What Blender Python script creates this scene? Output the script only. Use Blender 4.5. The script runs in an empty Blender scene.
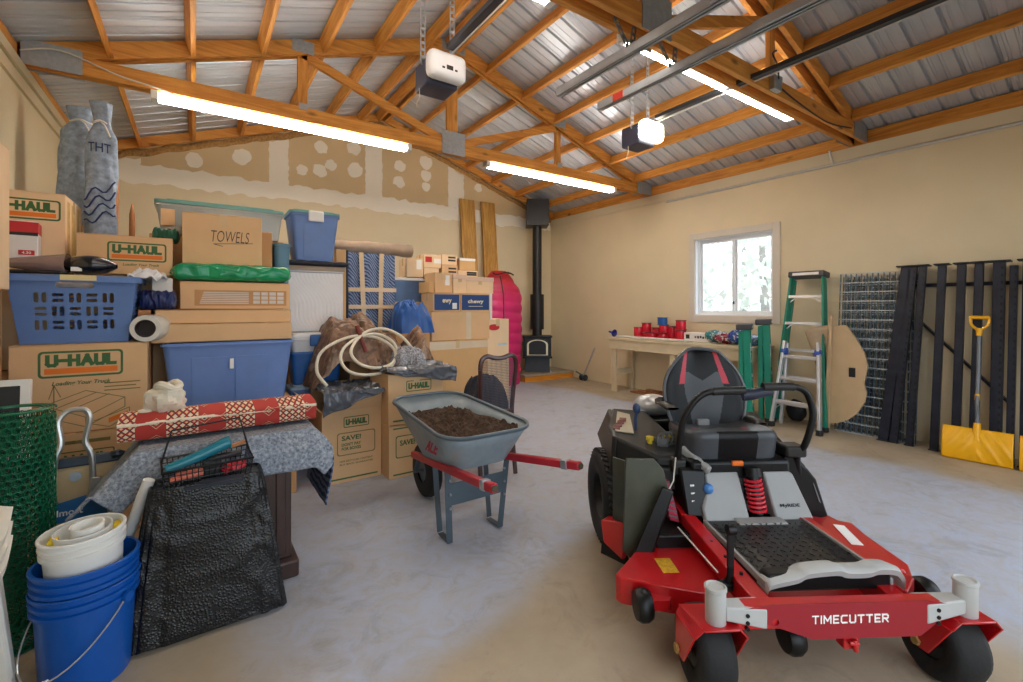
import bpy, bmesh, math, random
from math import sin, cos, pi, radians as R
from mathutils import Vector, Matrix, noise
random.seed(7)
SC = bpy.context.scene
COL = SC.collection

def lin(c):
    c = c / 255.0
    return c / 12.92 if c <= 0.04045 else ((c + 0.055) / 1.055) ** 2.4
def rgb(r, g, b): return (lin(r), lin(g), lin(b), 1.0)

# ---------------------------------------------------------------- materials
def newmat(name):
    m = bpy.data.materials.new(name); m.use_nodes = True
    nt = m.node_tree
    return m, nt, nt.nodes['Principled BSDF']
def coords(nt, scale=(1, 1, 1)):
    tc = nt.nodes.new('ShaderNodeTexCoord'); mp = nt.nodes.new('ShaderNodeMapping')
    mp.inputs['Scale'].default_value = scale
    nt.links.new(tc.outputs['Object'], mp.inputs['Vector'])
    return mp.outputs['Vector']
def tex_noise(nt, vec, scale, detail=4, rough=.55, dist=0):
    n = nt.nodes.new('ShaderNodeTexNoise')
    n.inputs['Scale'].default_value = scale; n.inputs['Detail'].default_value = detail
    n.inputs['Roughness'].default_value = rough; n.inputs['Distortion'].default_value = dist
    nt.links.new(vec, n.inputs['Vector']); return n.outputs['Fac']
def ramp(nt, fac, stops):
    r = nt.nodes.new('ShaderNodeValToRGB')
    e = r.color_ramp.elements
    while len(e) < len(stops): e.new(.5)
    for i, (p, c) in enumerate(stops): e[i].position = p; e[i].color = c
    nt.links.new(fac, r.inputs['Fac']); return r.outputs['Color']
def bump(nt, p, h, strength=.3, dist=.01):
    b = nt.nodes.new('ShaderNodeBump'); b.inputs['Strength'].default_value = strength
    b.inputs['Distance'].default_value = dist
    nt.links.new(h, b.inputs['Height']); nt.links.new(b.outputs['Normal'], p.inputs['Normal'])
def shade(c, k): return (min(c[0]*k, 1), min(c[1]*k, 1), min(c[2]*k, 1), 1)
MATS = {}
def mat(name, c, rough=.5, metal=0, var=.12, scale=6, stretch=(1, 1, 1), bmp=0, bscale=40, spec=None, coat=0, alpha=1, trans=0):
    if name in MATS: return MATS[name]
    m, nt, p = newmat(name)
    col = rgb(*c)
    vec = coords(nt, stretch)
    if var:
        f = tex_noise(nt, vec, scale)
        nt.links.new(ramp(nt, f, [(.3, shade(col, 1 - var)), (.7, shade(col, 1 + var))]), p.inputs['Base Color'])
    else: p.inputs['Base Color'].default_value = col
    p.inputs['Roughness'].default_value = rough; p.inputs['Metallic'].default_value = metal
    if spec is not None: p.inputs['Specular IOR Level'].default_value = spec
    if coat: p.inputs['Coat Weight'].default_value = coat; p.inputs['Coat Roughness'].default_value = .1
    if alpha < 1: p.inputs['Alpha'].default_value = alpha
    if trans: p.inputs['Transmission Weight'].default_value = trans
    if bmp: bump(nt, p, tex_noise(nt, vec, bscale), bmp)
    MATS[name] = m; return m
def emit(name, c, s):
    m, nt, p = newmat(name)
    p.inputs['Base Color'].default_value = rgb(*c)
    p.inputs['Emission Color'].default_value = rgb(*c); p.inputs['Emission Strength'].default_value = s
    return m
def wood(name, c0, c1, axis=0, rough=.6, knots=True):
    m, nt, p = newmat(name)
    st = [9, 9, 9]; st[axis] = .7
    vec = coords(nt, tuple(st))
    f = tex_noise(nt, vec, 2.2, 6, .65, 1.2)
    col = ramp(nt, f, [(.3, rgb(*c0)), (.65, rgb(*c1))])
    if knots:
        st2 = [5, 5, 5]; st2[axis] = 2.2
        v2 = coords(nt, tuple(st2)); vo = nt.nodes.new('ShaderNodeTexVoronoi'); vo.inputs['Scale'].default_value = 1.1
        nt.links.new(v2, vo.inputs['Vector'])
        k = ramp(nt, vo.outputs['Distance'], [(.06, (.18, .08, .03, 1)), (.17, (1, 1, 1, 1))])
        mx = nt.nodes.new('ShaderNodeMix'); mx.data_type = 'RGBA'; mx.blend_type = 'MULTIPLY'; mx.inputs['Factor'].default_value = .75
        nt.links.new(col, mx.inputs['A']); nt.links.new(k, mx.inputs['B']); col = mx.outputs['Result']
    nt.links.new(col, p.inputs['Base Color']); p.inputs['Roughness'].default_value = rough
    bump(nt, p, f, .12, .004)
    return m

# ---------------------------------------------------------------- mesh builder
class MB:
    def __init__(s): s.bm = bmesh.new(); s.mi = 0
    def face(s, vs):
        try:
            f = s.bm.faces.new(vs); f.material_index = s.mi; return f
        except ValueError: return None
    def v(s, p): return s.bm.verts.new(p)
    def hexa(s, b, t):
        B = [s.v(p) for p in b]; T = [s.v(p) for p in t]; n = len(B)
        s.face(B[::-1]); s.face(T)
        for i in range(n): s.face([B[i], B[(i+1) % n], T[(i+1) % n], T[i]])
    def box(s, x0, x1, y0, y1, z0, z1):
        s.hexa([(x0, y0, z0), (x1, y0, z0), (x1, y1, z0), (x0, y1, z0)], [(x0, y0, z1), (x1, y0, z1), (x1, y1, z1), (x0, y1, z1)]); return s
    def obox(s, c, size, M=None):
        c = Vector(c); M = M or Matrix.Identity(3); h = [k/2 for k in size]
        q = lambda x, y, z: c + M @ Vector((x*h[0], y*h[1], z*h[2]))
        s.hexa([q(-1, -1, -1), q(1, -1, -1), q(1, 1, -1), q(-1, 1, -1)], [q(-1, -1, 1), q(1, -1, 1), q(1, 1, 1), q(-1, 1, 1)]); return s
    def beam(s, p0, p1, w, h, up=(0, 0, 1)):   # h is measured along up, w across
        p0 = Vector(p0); p1 = Vector(p1); d = (p1-p0).normalized(); u = Vector(up)
        a = d.cross(u).normalized(); b = a.cross(d).normalized()
        r = [a*w/2*sx + b*h/2*sy for sx, sy in ((-1, -1), (1, -1), (1, 1), (-1, 1))]
        s.hexa([p0+k for k in r], [p1+k for k in r]); return s
    def cyl(s, p0, p1, r0, r1=None, n=16):
        r1 = r0 if r1 is None else r1
        p0 = Vector(p0); p1 = Vector(p1); d = (p1-p0).normalized()
        a = d.orthogonal().normalized(); b = d.cross(a)
        f = lambda p, r: [p + a*cos(2*pi*i/n)*r + b*sin(2*pi*i/n)*r for i in range(n)]
        s.hexa(f(p0, r0), f(p1, r1)); return s
    def tube(s, pts, r, n=8, closed=False, cap=True):
        pts = [Vector(p) for p in pts]; N = len(pts); rings = []
        pa = None
        for i, p in enumerate(pts):
            if closed: d = (pts[(i+1) % N]-pts[i-1])
            else: d = pts[min(i+1, N-1)]-pts[max(i-1, 0)]
            d = d.normalized() if d.length > 1e-9 else Vector((0, 0, 1))
            a = d.orthogonal().normalized() if pa is None else (pa - d*pa.dot(d))
            a = a.normalized() if a.length > 1e-6 else d.orthogonal().normalized()
            pa = a; b = d.cross(a)
            rr = r(i/(N-1)) if callable(r) else r
            rings.append([s.v(p + a*cos(2*pi*k/n)*rr + b*sin(2*pi*k/n)*rr) for k in range(n)])
        for i in range(N if closed else N-1):
            A = rings[i]; B = rings[(i+1) % N]
            for k in range(n): s.face([A[k], A[(k+1) % n], B[(k+1) % n], B[k]])
        if cap and not closed: s.face(rings[0][::-1]); s.face(rings[-1])
        return s
    def lathe(s, prof, n=28, M=None, arc=None):
        M = M or Matrix.Identity(4); rings = []
        for r, z in prof:
            if r < 1e-6: rings.append([s.v(M @ Vector((0, 0, z)))])
            else: rings.append([s.v(M @ Vector((r*cos(2*pi*i/n), r*sin(2*pi*i/n), z))) for i in range(n)])
        for A, B in zip(rings, rings[1:]):
            for i in range(n):
                j = (i+1) % n
                if len(A) == 1 and len(B) == 1: continue
                if len(A) == 1: s.face([A[0], B[j], B[i]])
                elif len(B) == 1: s.face([A[i], A[j], B[0]])
                else: s.face([A[i], A[j], B[j], B[i]])
        return s
    def grid(s, fn, nu, nv, cu=False, cv=False, mfn=None):
        G = [[s.v(fn(i/nu, j/nv)) for j in range(nv if cv else nv+1)] for i in range(nu if cu else nu+1)]
        for i in range(nu):
            for j in range(nv):
                i2 = (i+1) % len(G); j2 = (j+1) % len(G[0])
                if mfn: s.mi = mfn((i+.5)/nu, (j+.5)/nv)
                s.face([G[i][j], G[i2][j], G[i2][j2], G[i][j2]])
        return G
    def prism(s, poly, axis, a0, a1):
        def q(u, w, a):
            return (a, u, w) if axis == 'x' else ((u, a, w) if axis == 'y' else (u, w, a))
        s.hexa([q(u, w, a0) for u, w in poly], [q(u, w, a1) for u, w in poly]); return s
    def blob(s, c, r, n=14, m=9, amp=0, fr=3, seed=0):
        c = Vector(c)
        def f(u, w):
            th = 2*pi*u; ph = pi*w
            d = Vector((sin(ph)*cos(th), sin(ph)*sin(th), cos(ph)))
            k = 1 + amp*noise.noise(d*fr + Vector((seed, seed*.7, 0)))
            return c + Vector((d.x*r[0], d.y*r[1], d.z*r[2]))*k
        s.grid(f, n, m, cu=True)
        bmesh.ops.remove_doubles(s.bm, verts=s.bm.verts[:], dist=1e-5); return s
    def join(s, me, M=None):
        old = len(s.bm.verts); s.bm.from_mesh(me); s.bm.verts.ensure_lookup_table()
        if M is not None:
            for v in s.bm.verts[old:]: v.co = M @ v.co
        return s

def finish(bm, name, smooth, ang=35):
    bmesh.ops.recalc_face_normals(bm, faces=bm.faces[:])
    if smooth:
        for f in bm.faces: f.smooth = True
        for e in bm.edges:
            if len(e.link_faces) == 2 and e.calc_face_angle(0) > R(ang): e.smooth = False
    me = bpy.data.meshes.new(name); bm.to_mesh(me); bm.free(); return me
def put(name, mb, m, parent=None, loc=None, rot=None, bevel=0, seg=2, smooth=True, solid=0, sub=0, ang=35, off=0):
    me = finish(mb.bm, name, smooth, ang) if isinstance(mb, MB) else mb
    o = bpy.data.objects.new(name, me); COL.objects.link(o)
    for k in (m if isinstance(m, (list, tuple)) else [m]): me.materials.append(k)
    if parent: o.parent = parent
    if loc is not None: o.location = loc
    if rot is not None: o.rotation_euler = rot
    if solid:
        d = o.modifiers.new('solid', 'SOLIDIFY'); d.thickness = solid; d.offset = off
    if sub:
        d = o.modifiers.new('sub', 'SUBSURF'); d.levels = sub; d.render_levels = sub
    if bevel:
        d = o.modifiers.new('bev', 'BEVEL'); d.width = bevel; d.segments = seg; d.limit_method = 'ANGLE'; d.angle_limit = R(40)
    return o
USED = {}
def tag(o, label, cat, group=None, kind=None):
    o['label'] = label; o['category'] = cat
    if group: o['group'] = group
    if kind: o['kind'] = kind
    return o
def thing(name, label, cat, loc=(0, 0, 0), rz=0, group=None, rot=None):
    o = bpy.data.objects.new(name, None); COL.objects.link(o); o.empty_display_size = .1
    o.location = loc; o.rotation_euler = rot or (0, 0, rz)
    return tag(o, label, cat, group)
def single(name, mb, m, label, cat, group=None, kind=None, **kw):
    """a thing that is one mesh: the origin goes to the middle of its underside"""
    vs = mb.bm.verts
    lo = Vector((min(v.co.x for v in vs), min(v.co.y for v in vs), min(v.co.z for v in vs)))
    hi = Vector((max(v.co.x for v in vs), max(v.co.y for v in vs), max(v.co.z for v in vs)))
    c = Vector(((lo.x+hi.x)/2, (lo.y+hi.y)/2, lo.z))
    for v in vs: v.co -= c
    o = put(name, mb, m, None, c, **kw)
    return tag(o, label, cat, group, kind)
def struct(name, mb, m, parent=None, **kw):
    o = put(name, mb, m, parent, **kw)
    if parent is None: o['kind'] = 'structure'
    return o
def copy_tree(o, parent=None):
    c = o.copy(); COL.objects.link(c)
    if parent: c.parent = parent
    for ch in [k for k in o.children]: copy_tree(ch, c)
    return c
def eval_mesh(ob, name):
    COL.objects.link(ob); bpy.context.view_layer.update()
    dg = bpy.context.evaluated_depsgraph_get()
    me = bpy.data.meshes.new_from_object(ob.evaluated_get(dg)); me.name = name
    d = ob.data; bpy.data.objects.remove(ob); bpy.data.curves.remove(d); me.materials.clear(); return me
def plate(outlines, thick, name='plate'):
    """flat plate in its own XY plane, later outlines are holes"""
    cu = bpy.data.curves.new(name, 'CURVE'); cu.dimensions = '2D'; cu.fill_mode = 'BOTH'; cu.extrude = thick/2
    for pl in outlines:
        sp = cu.splines.new('POLY'); sp.points.add(len(pl)-1); sp.use_cyclic_u = True
        for i, p in enumerate(pl): sp.points[i].co = (p[0], p[1], 0, 1)
    return eval_mesh(bpy.data.objects.new(name, cu), name)
def text_mesh(body, w, h=None, bold=.0, shear=0, thick=.0006):
    cu = bpy.data.curves.new('lettering', 'FONT'); cu.body = body; cu.size = 1; cu.offset = bold
    cu.shear = shear; cu.extrude = .001; cu.align_x = 'CENTER'; cu.resolution_u = 3
    me = eval_mesh(bpy.data.objects.new('lettering', cu), 'lettering')
    xs = [v.co.x for v in me.vertices]; ys = [v.co.y for v in me.vertices]
    x0, x1, y0, y1 = min(xs), max(xs), min(ys), max(ys)
    k = w/(x1-x0); kh = k if h is None else h/(y1-y0)
    for v in me.vertices:
        v.co = ((v.co.x-(x0+x1)/2)*k, (v.co.y-(y0+y1)/2)*kh, (0 if v.co.z < 0 else thick))
    return me
GLYPH = {'T': (.8, [[(0, 1), (.8, 1)], [(.4, 1), (.4, 0)]]), 'I': (.0, [[(0, 0), (0, 1)]]), 'M': (.95, [[(0, 0), (0, 1), (.475, .3), (.95, 1), (.95, 0)]]),
 'E': (.68, [[(.68, 1), (0, 1), (0, 0), (.68, 0)], [(0, .5), (.6, .5)]]), 'C': (.8, [[(.8, 1), (.18, 1), (0, .82), (0, .18), (.18, 0), (.8, 0)]]), 'U': (.8, [[(0, 1), (0, .16), (.16, 0), (.64, 0), (.8, .16), (.8, 1)]]),
 'R': (.76, [[(0, 0), (0, 1), (.62, 1), (.76, .86), (.76, .6), (.62, .46), (0, .46)], [(.38, .46), (.76, 0)]]), 'H': (.8, [[(0, 0), (0, 1)], [(.8, 0), (.8, 1)], [(0, .5), (.8, .5)]]), 'A': (.9, [[(0, 0), (.45, 1), (.9, 0)], [(.18, .34), (.72, .34)]]), 'L': (.66, [[(0, 1), (0, 0), (.66, 0)]]), '-': (.45, [[(0, .5), (.45, .5)]])}
def stroke_mesh(body, w, h, t=.2, gap=.36, thick=.0006):
    x = 0; segs = []
    for ch in body:
        gw, pl = GLYPH[ch]
        for ln in pl:
            for a, b in zip(ln, ln[1:]): segs.append(((a[0]+x, a[1]), (b[0]+x, b[1])))
        x += gw+gap
    W = x-gap; mb = MB(); k = (w-t*h)/W; q = h-t*h
    for i, (a, b) in enumerate(segs):
        p0 = Vector(((a[0]-W/2)*k, (a[1]-.5)*q, 0)); p1 = Vector(((b[0]-W/2)*k, (b[1]-.5)*q, 0)); d = (p1-p0).normalized()*t*h*.5
        z = Vector((0, 0, thick/2+.00004*i)); mb.beam(p0-d*.98+z*0, p1+d*.98+z*0, t*h, thick+.00009*i)
    return finish(mb.bm, 'lettering', False)
FRONT = (pi/2, 0, 0)          # a plate facing -Y
def lettering(parent, body, w, h, loc, m, rot=FRONT, bold=.02, shear=0, name='lettering'):
    return put(name, text_mesh(body, w, h, bold, shear), m, parent, loc, rot, smooth=False)
def rrect(x0, x1, y0, y1, r, n=4):
    out = []
    for cx, cy, a in ((x1-r, y1-r, 0), (x0+r, y1-r, 90), (x0+r, y0+r, 180), (x1-r, y0+r, 270)):
        for i in range(n+1):
            t = R(a+90*i/n); out.append((cx+r*cos(t), cy+r*sin(t)))
    return out
def smoothpath(pts, k=6, closed=False):
    P = [Vector(p) for p in pts]; n = len(P); out = []
    for i in range(n if closed else n-1):
        p0 = P[(i-1) % n] if closed or i > 0 else P[0]; p1 = P[i]; p2 = P[(i+1) % n]; p3 = P[(i+2) % n] if closed or i+2 < n else P[-1]
        for j in range(k):
            t = j/k
            out.append(.5*((2*p1)+(p2-p0)*t+(2*p0-5*p1+4*p2-p3)*t*t+(3*p1-p0-3*p2+p3)*t**3))
    if not closed: out.append(P[-1])
    return out
def crumple(x, y, s=0, oct_=4):
    wx = .35*noise.noise(Vector((x*.9, y*.9, s+11))); wy = .35*noise.noise(Vector((x*.9, y*.9, s+23)))
    r = 0; a = 1; f = 1; t = 0
    for o in range(oct_):
        n = 1-abs(noise.noise(Vector(((x+wx)*f, (y+wy)*f, s+o*3.7)))*1.7); r += a*n*n; t += a; a *= .5; f *= 2.1
    return r/t
def nz(x, y, z=0, s=1.0): return noise.noise(Vector((x*s, y*s, z*s)))
SKY = 2.2; EXPO = 0.56
# ================================================================ camera
H_CAM = 1.38; TH = R(34.5)
cam_d = bpy.data.cameras.new('camera'); cam = bpy.data.objects.new('camera', cam_d); COL.objects.link(cam)
cam.location = (0, 0, H_CAM); cam.rotation_euler = (pi/2, 0, -TH)
cam_d.sensor_width = 36; cam_d.lens = 36*460/1023; cam_d.shift_y = -34/1023; cam_d.clip_start = .05
SC.camera = cam
XL, XR, YB, YF, HW = -1.1, 6.15, 7.485, -.55, 3.19
XM = (XL+XR)/2; PIT = .34
def zr(x): return 3.345 + PIT*(min(x-XL, XR-x))          # underside of the metal roof

# ================================================================ room materials
def m_floor():
    m, nt, p = newmat('concrete')
    v = coords(nt)
    base = ramp(nt, tex_noise(nt, v, 1.6, 8, .62), [(.3, rgb(158, 143, 120)), (.7, rgb(182, 168, 146))])
    # pale bluish light painted into the middle of the slab, broken by swirls
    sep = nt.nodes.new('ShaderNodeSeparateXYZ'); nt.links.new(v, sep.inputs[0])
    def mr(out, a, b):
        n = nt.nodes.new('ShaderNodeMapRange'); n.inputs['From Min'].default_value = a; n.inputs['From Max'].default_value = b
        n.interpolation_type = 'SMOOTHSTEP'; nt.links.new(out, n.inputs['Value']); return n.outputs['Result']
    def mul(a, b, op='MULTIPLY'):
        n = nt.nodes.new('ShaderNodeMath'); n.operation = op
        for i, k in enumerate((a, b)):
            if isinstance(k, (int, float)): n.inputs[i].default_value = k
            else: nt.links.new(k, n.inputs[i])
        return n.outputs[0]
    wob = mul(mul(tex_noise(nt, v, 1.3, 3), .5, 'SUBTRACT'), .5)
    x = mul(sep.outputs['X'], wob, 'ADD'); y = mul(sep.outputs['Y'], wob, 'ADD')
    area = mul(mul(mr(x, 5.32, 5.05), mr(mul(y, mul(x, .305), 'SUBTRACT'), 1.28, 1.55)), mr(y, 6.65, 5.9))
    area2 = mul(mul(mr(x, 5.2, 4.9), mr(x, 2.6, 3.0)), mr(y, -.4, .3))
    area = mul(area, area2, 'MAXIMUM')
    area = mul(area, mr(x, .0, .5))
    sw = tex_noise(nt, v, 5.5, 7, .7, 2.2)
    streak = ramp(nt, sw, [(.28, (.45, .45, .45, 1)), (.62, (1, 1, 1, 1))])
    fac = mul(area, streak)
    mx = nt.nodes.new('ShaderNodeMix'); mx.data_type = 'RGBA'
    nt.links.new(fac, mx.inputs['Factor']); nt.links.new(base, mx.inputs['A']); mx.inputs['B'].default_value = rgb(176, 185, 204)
    st = ramp(nt, tex_noise(nt, v, 3.1, 9, .75, 1.5), [(.36, (.72, .70, .68, 1)), (.48, (1, 1, 1, 1))])
    m2 = nt.nodes.new('ShaderNodeMix'); m2.data_type = 'RGBA'; m2.blend_type = 'MULTIPLY'; m2.inputs['Factor'].default_value = .55
    nt.links.new(mx.outputs['Result'], m2.inputs['A']); nt.links.new(st, m2.inputs['B'])
    nt.links.new(m2.outputs['Result'], p.inputs['Base Color'])
    p.inputs['Roughness'].default_value = .52
    bump(nt, p, tex_noise(nt, v, 30, 6), .06, .01)
    return m
def m_paint(name, c, var=.05):
    m, nt, p = newmat(name); v = coords(nt)
    nt.links.new(ramp(nt, tex_noise(nt, v, 1.1, 3), [(.3, shade(rgb(*c), 1-var)), (.7, shade(rgb(*c), 1+var))]), p.inputs['Base Color'])
    p.inputs['Roughness'].default_value = .6
    bump(nt, p, tex_noise(nt, v, 90, 3), .08, .004); return m
def m_steel_sheet():
    m, nt, p = newmat('roof_steel'); v = coords(nt, (.6, 5, 1))
    f = tex_noise(nt, v, 1.2, 3, .5)
    nt.links.new(ramp(nt, f, [(.3, rgb(184, 191, 202)), (.7, rgb(206, 212, 222))]), p.inputs['Base Color'])
    p.inputs['Metallic'].default_value = .3; p.inputs['Roughness'].default_value = .3
    return m
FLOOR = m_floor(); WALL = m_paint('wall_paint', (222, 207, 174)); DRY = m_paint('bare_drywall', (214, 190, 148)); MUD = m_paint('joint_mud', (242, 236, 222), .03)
TRIM = m_paint('trim_paint', (220, 208, 178)); STEEL = m_steel_sheet(); WTRIM = m_paint('window_trim_paint', (214, 206, 194))
LUM = wood('truss_lumber', (192, 118, 40), (236, 168, 80), 0); LUMY = wood('purlin_lumber', (190, 116, 38), (234, 166, 76), 1); LUMZ = wood('post_lumber', (192, 120, 42), (236, 170, 82), 2)
GALV = mat('galvanised', (176, 184, 192), .35, .8, .12, 20); GALVD = mat('galvanised_plate', (178, 184, 190), .4, .4, .12, 30)

# ================================================================ floor and walls
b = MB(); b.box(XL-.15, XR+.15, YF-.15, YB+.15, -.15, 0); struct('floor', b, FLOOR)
b = MB(); b.box(-40, 60, -30, YF-.15, -.2, -.02); b.box(XR+.15, 60, YF-.15, 40, -.5, -.3); struct('ground', b, mat('gravel_ground', (150, 146, 138), .9, 0, .2, 8, bmp=.4, bscale=60))
b = MB(); b.box(XL-.15, XL, YF-.15, YB+.15, 0, HW+.12); struct('wall_left', b, WALL)
WY0, WY1, WZ0, WZ1 = 2.98, 4.11, 1.26, 2.38
b = MB()
for y0, y1, z0, z1 in ((YF-.15, WY0, 0, HW), (WY1, YB+.15, 0, HW), (WY0, WY1, 0, WZ0), (WY0, WY1, WZ1, HW)): b.box(XR, XR+.15, y0, y1, z0, z1)
struct('wall_right', b, WALL)
b = MB(); b.box(XL, XR, YB, YB+.12, 0, 3.08); struct('wall_back', b, WALL)
b = MB(); b.prism([(XL, 3.08), (XR, 3.08), (XR, zr(XR)-.01), (XM, zr(XM)-.01), (XL, zr(XL)-.01)], 'y', YB+.004, YB+.12)
gab = struct('wall_back_gable', b, DRY)
# joint compound on the gable board: seam bands and screw patches with ragged edges
def mud_patch(mb, pts, y, j=.012, seed=0):
    out = []
    for (x0, z0), (x1, z1) in zip(pts, pts[1:]+pts[:1]):
        n = max(2, int(math.hypot(x1-x0, z1-z0)/.05))
        for i in range(n):
            t = i/n; x = x0+(x1-x0)*t; z = z0+(z1-z0)*t
            out.append((x+j*nz(x*17, z*17, seed), z+j*1.6*nz(x*9, z*9, seed+5)))
    return out
polys = []
polys.append(mud_patch(None, [(XL+.01, 2.95), (2.0, 2.97), (4.2, 2.95), (XR-.02, 2.98), (XR-.02, 3.16), (4.2, 3.2), (2.0, 3.19), (XL+.01, 3.2)], 0, .03))
def gx(px): return YB*math.tan(math.atan((px-511.5)/460)+TH)
for px, w, zt in ((279, .13, 4.05), (374, .14, 4.3), (456, .16, 4.0), (120, .2, 3.3)):
    x = gx(px); polys.append(mud_patch(None, [(x-w, 3.18), (x+w, 3.18), (x+w, min(zt, zr(x+w)-.24)), (x-w, min(zt, zr(x-w)-.24))], 0, .02, px))
def gz(px, py):
    x = gx(px); d = x*sin(TH)+YB*cos(TH); return H_CAM-(py-307)*d/460
for px, py, r in ((194, 160, .1), (242, 157, .12), (241, 146, .09), (302, 170, .08), (321, 147, .1), (320, 171, .1), (331, 165, .09), (354, 148, .11), (355, 170, .12), (400, 166, .1), (399, 182, .1), (426, 163, .12), (426, 176, .1), (426, 187, .08), (190, 150, .08), (476, 178, .07), (478, 188, .08)):
    x = gx(px); z = gz(px, py)
    if z+r > zr(x)-.24: continue
    polys.append([(x+r*(1+.35*nz(cos(a)*2, sin(a)*2, px))*cos(a), z+r*(1+.35*nz(cos(a)*2, sin(a)*2, px))*sin(a)) for a in [2*pi*i/16 for i in range(16)]])
b = MB()
for i, pl in enumerate(polys):
    me = plate([pl], .003); b.join(me, Matrix.Translation((0, YB+.0005-.0007*(i % 5), 0)) @ Matrix.Rotation(pi/2, 4, 'X')); bpy.data.meshes.remove(me)
put('joint_compound', b, MUD, gab, smooth=False)
# insulation showing along the top of the gable board
b = MB()
def ins(u, v):
    x = XL+.02+(XR-XL-.04)*u; z = zr(x)-.24+.12*v
    return (x, YB+.03-.06*sin(pi*v)*(.7+.5*nz(x*6, v*3)), z+.03*nz(x*5, 3))
b.grid(ins, 120, 6); struct('trim_insulation', b, mat('insulation', (170, 130, 78), .95, 0, .35, 30, bmp=.6, bscale=50), solid=.02)
# front wall with two open garage doorways
b = MB(); DH = 2.5
for x0, x1, z0, z1 in ((XL, -.3, 0, HW), (2.25, 2.75, 0, HW), (5.1, XR, 0, HW), (-.3, 2.25, DH, HW), (2.75, 5.1, DH, HW)): b.box(x0, x1, YF-.15, YF, z0, z1)
b.prism([(XL, HW), (XR, HW), (XR, zr(XR)-.01), (XM, zr(XM)-.01), (XL, zr(XL)-.01)], 'y', YF-.15, YF)
struct('wall_front', b, WALL)
# trims along the wall tops
b = MB(); b.box(XL, XL+.022, YF, YB, 3.03, 3.12); b.box(XL, XL+.045, YF, YB, 3.125, HW+.01); struct('trim_1', b, TRIM)
b = MB(); b.box(XR-.02, XR, YF, YB, 3.06, HW); struct('trim_2', b, TRIM)
b = MB(); b.box(XR-.02, XR+.13, YF, YB, HW, HW+.145); struct('trim_3', b, LUMY)
b = MB(); b.box(XL-.13, XL+.01, YF, YB, HW+.01, HW+.145); struct('trim_4', b, LUMY)
# ================================================================ metal roof
def roof(name, side):
    b = MB(); prof = []
    y = YF-.4
    while y < YB+.3:
        prof += [(y, 0), (y+.07, 0), (y+.076, .006), (y+.092, .006), (y+.098, 0), (y+.145, 0), (y+.151, .006), (y+.167, .006), (y+.173, 0), (y+.196, 0), (y+.205, .028), (y+.222, .028), (y+.23, 0)]
        y += .2301
    xs = [XL-.35, XM] if side < 0 else [XM, XR+.35]
    rows = [[b.v((x, yy, zr(x)+h+.001)) for yy, h in prof] for x in xs]
    for i in range(len(prof)-1): b.face([rows[0][i], rows[0][i+1], rows[1][i+1], rows[1][i]])
    return struct(name, b, STEEL, smooth=False)
roof('ceiling_left', -1); roof('ceiling_right', 1)
# ================================================================ window
WX = XR
win = bpy.data.objects.new('window_1', None); COL.objects.link(win); win.location = (WX, (WY0+WY1)/2, WZ0); win['kind'] = 'structure'
VIN = mat('white_vinyl', (238, 240, 242), .35, 0, .02)
hw = (WY1-WY0)/2; hh = WZ1-WZ0
b = MB()
for y0, y1, z0, z1 in ((-hw-.09, -hw, -.1, hh+.09), (hw, hw+.09, -.1, hh+.09), (-hw, hw, hh, hh+.09), (-hw, hw, -.1, -.005)): b.box(-.02, 0, y0, y1, z0, z1)
put('window_trim', b, WTRIM, win, bevel=.003)
b = MB()
for y0, y1, z0, z1 in ((-hw, -hw+.012, 0, hh), (hw-.012, hw, 0, hh), (-hw, hw, hh-.012, hh), (-hw, hw, 0, .012)): b.box(0, .09, y0, y1, z0, z1)
put('window_reveal', b, VIN, win)
def sash(name, x, y0, y1):
    f = MB(); w = .035
    for a, c, z0, z1 in ((y0, y0+w, .03, hh-.03), (y1-w, y1, .03, hh-.03), (y0+w, y1-w, .03, .03+w), (y0+w, y1-w, hh-.03-w, hh-.03)): f.box(x, x+.025, a, c, z0, z1)
    o = put(name, f, VIN, win, bevel=.003)
    g = MB(); g.box(x+.010, x+.014, y0+w, y1-w, .03+w, hh-.03-w)
    put('pane', g, GLASS, o)
    return o
m, nt, p = newmat('window_glass')
tr = nt.nodes.new('ShaderNodeBsdfTransparent'); gl = nt.nodes.new('ShaderNodeBsdfGlossy'); gl.inputs['Roughness'].default_value = .02
mx = nt.nodes.new('ShaderNodeMixShader'); mx.inputs[0].default_value = .06
nt.links.new(tr.outputs[0], mx.inputs[1]); nt.links.new(gl.outputs[0], mx.inputs[2]); nt.links.new(mx.outputs[0], nt.nodes['Material Output'].inputs['Surface'])
GLASS = m
b = MB()
for y0, y1, z0, z1 in ((-hw+.012, -hw+.03, .012, hh-.012), (hw-.03, hw-.012, .012, hh-.012), (-hw+.03, hw-.03, hh-.03, hh-.012), (-hw+.03, hw-.03, .012, .03)): b.box(.07, .13, y0, y1, z0, z1)
put('window_frame', b, VIN, win)
s1 = sash('sash', .075, -hw+.03, .03); s2 = sash('sash', .102, -.03, hw-.03)
b = MB(); b.box(.062, .075, -.005, .012, .16, .2); put('latch', b, mat('black_plastic', (26, 27, 30), .45, 0, .1), s1)
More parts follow.
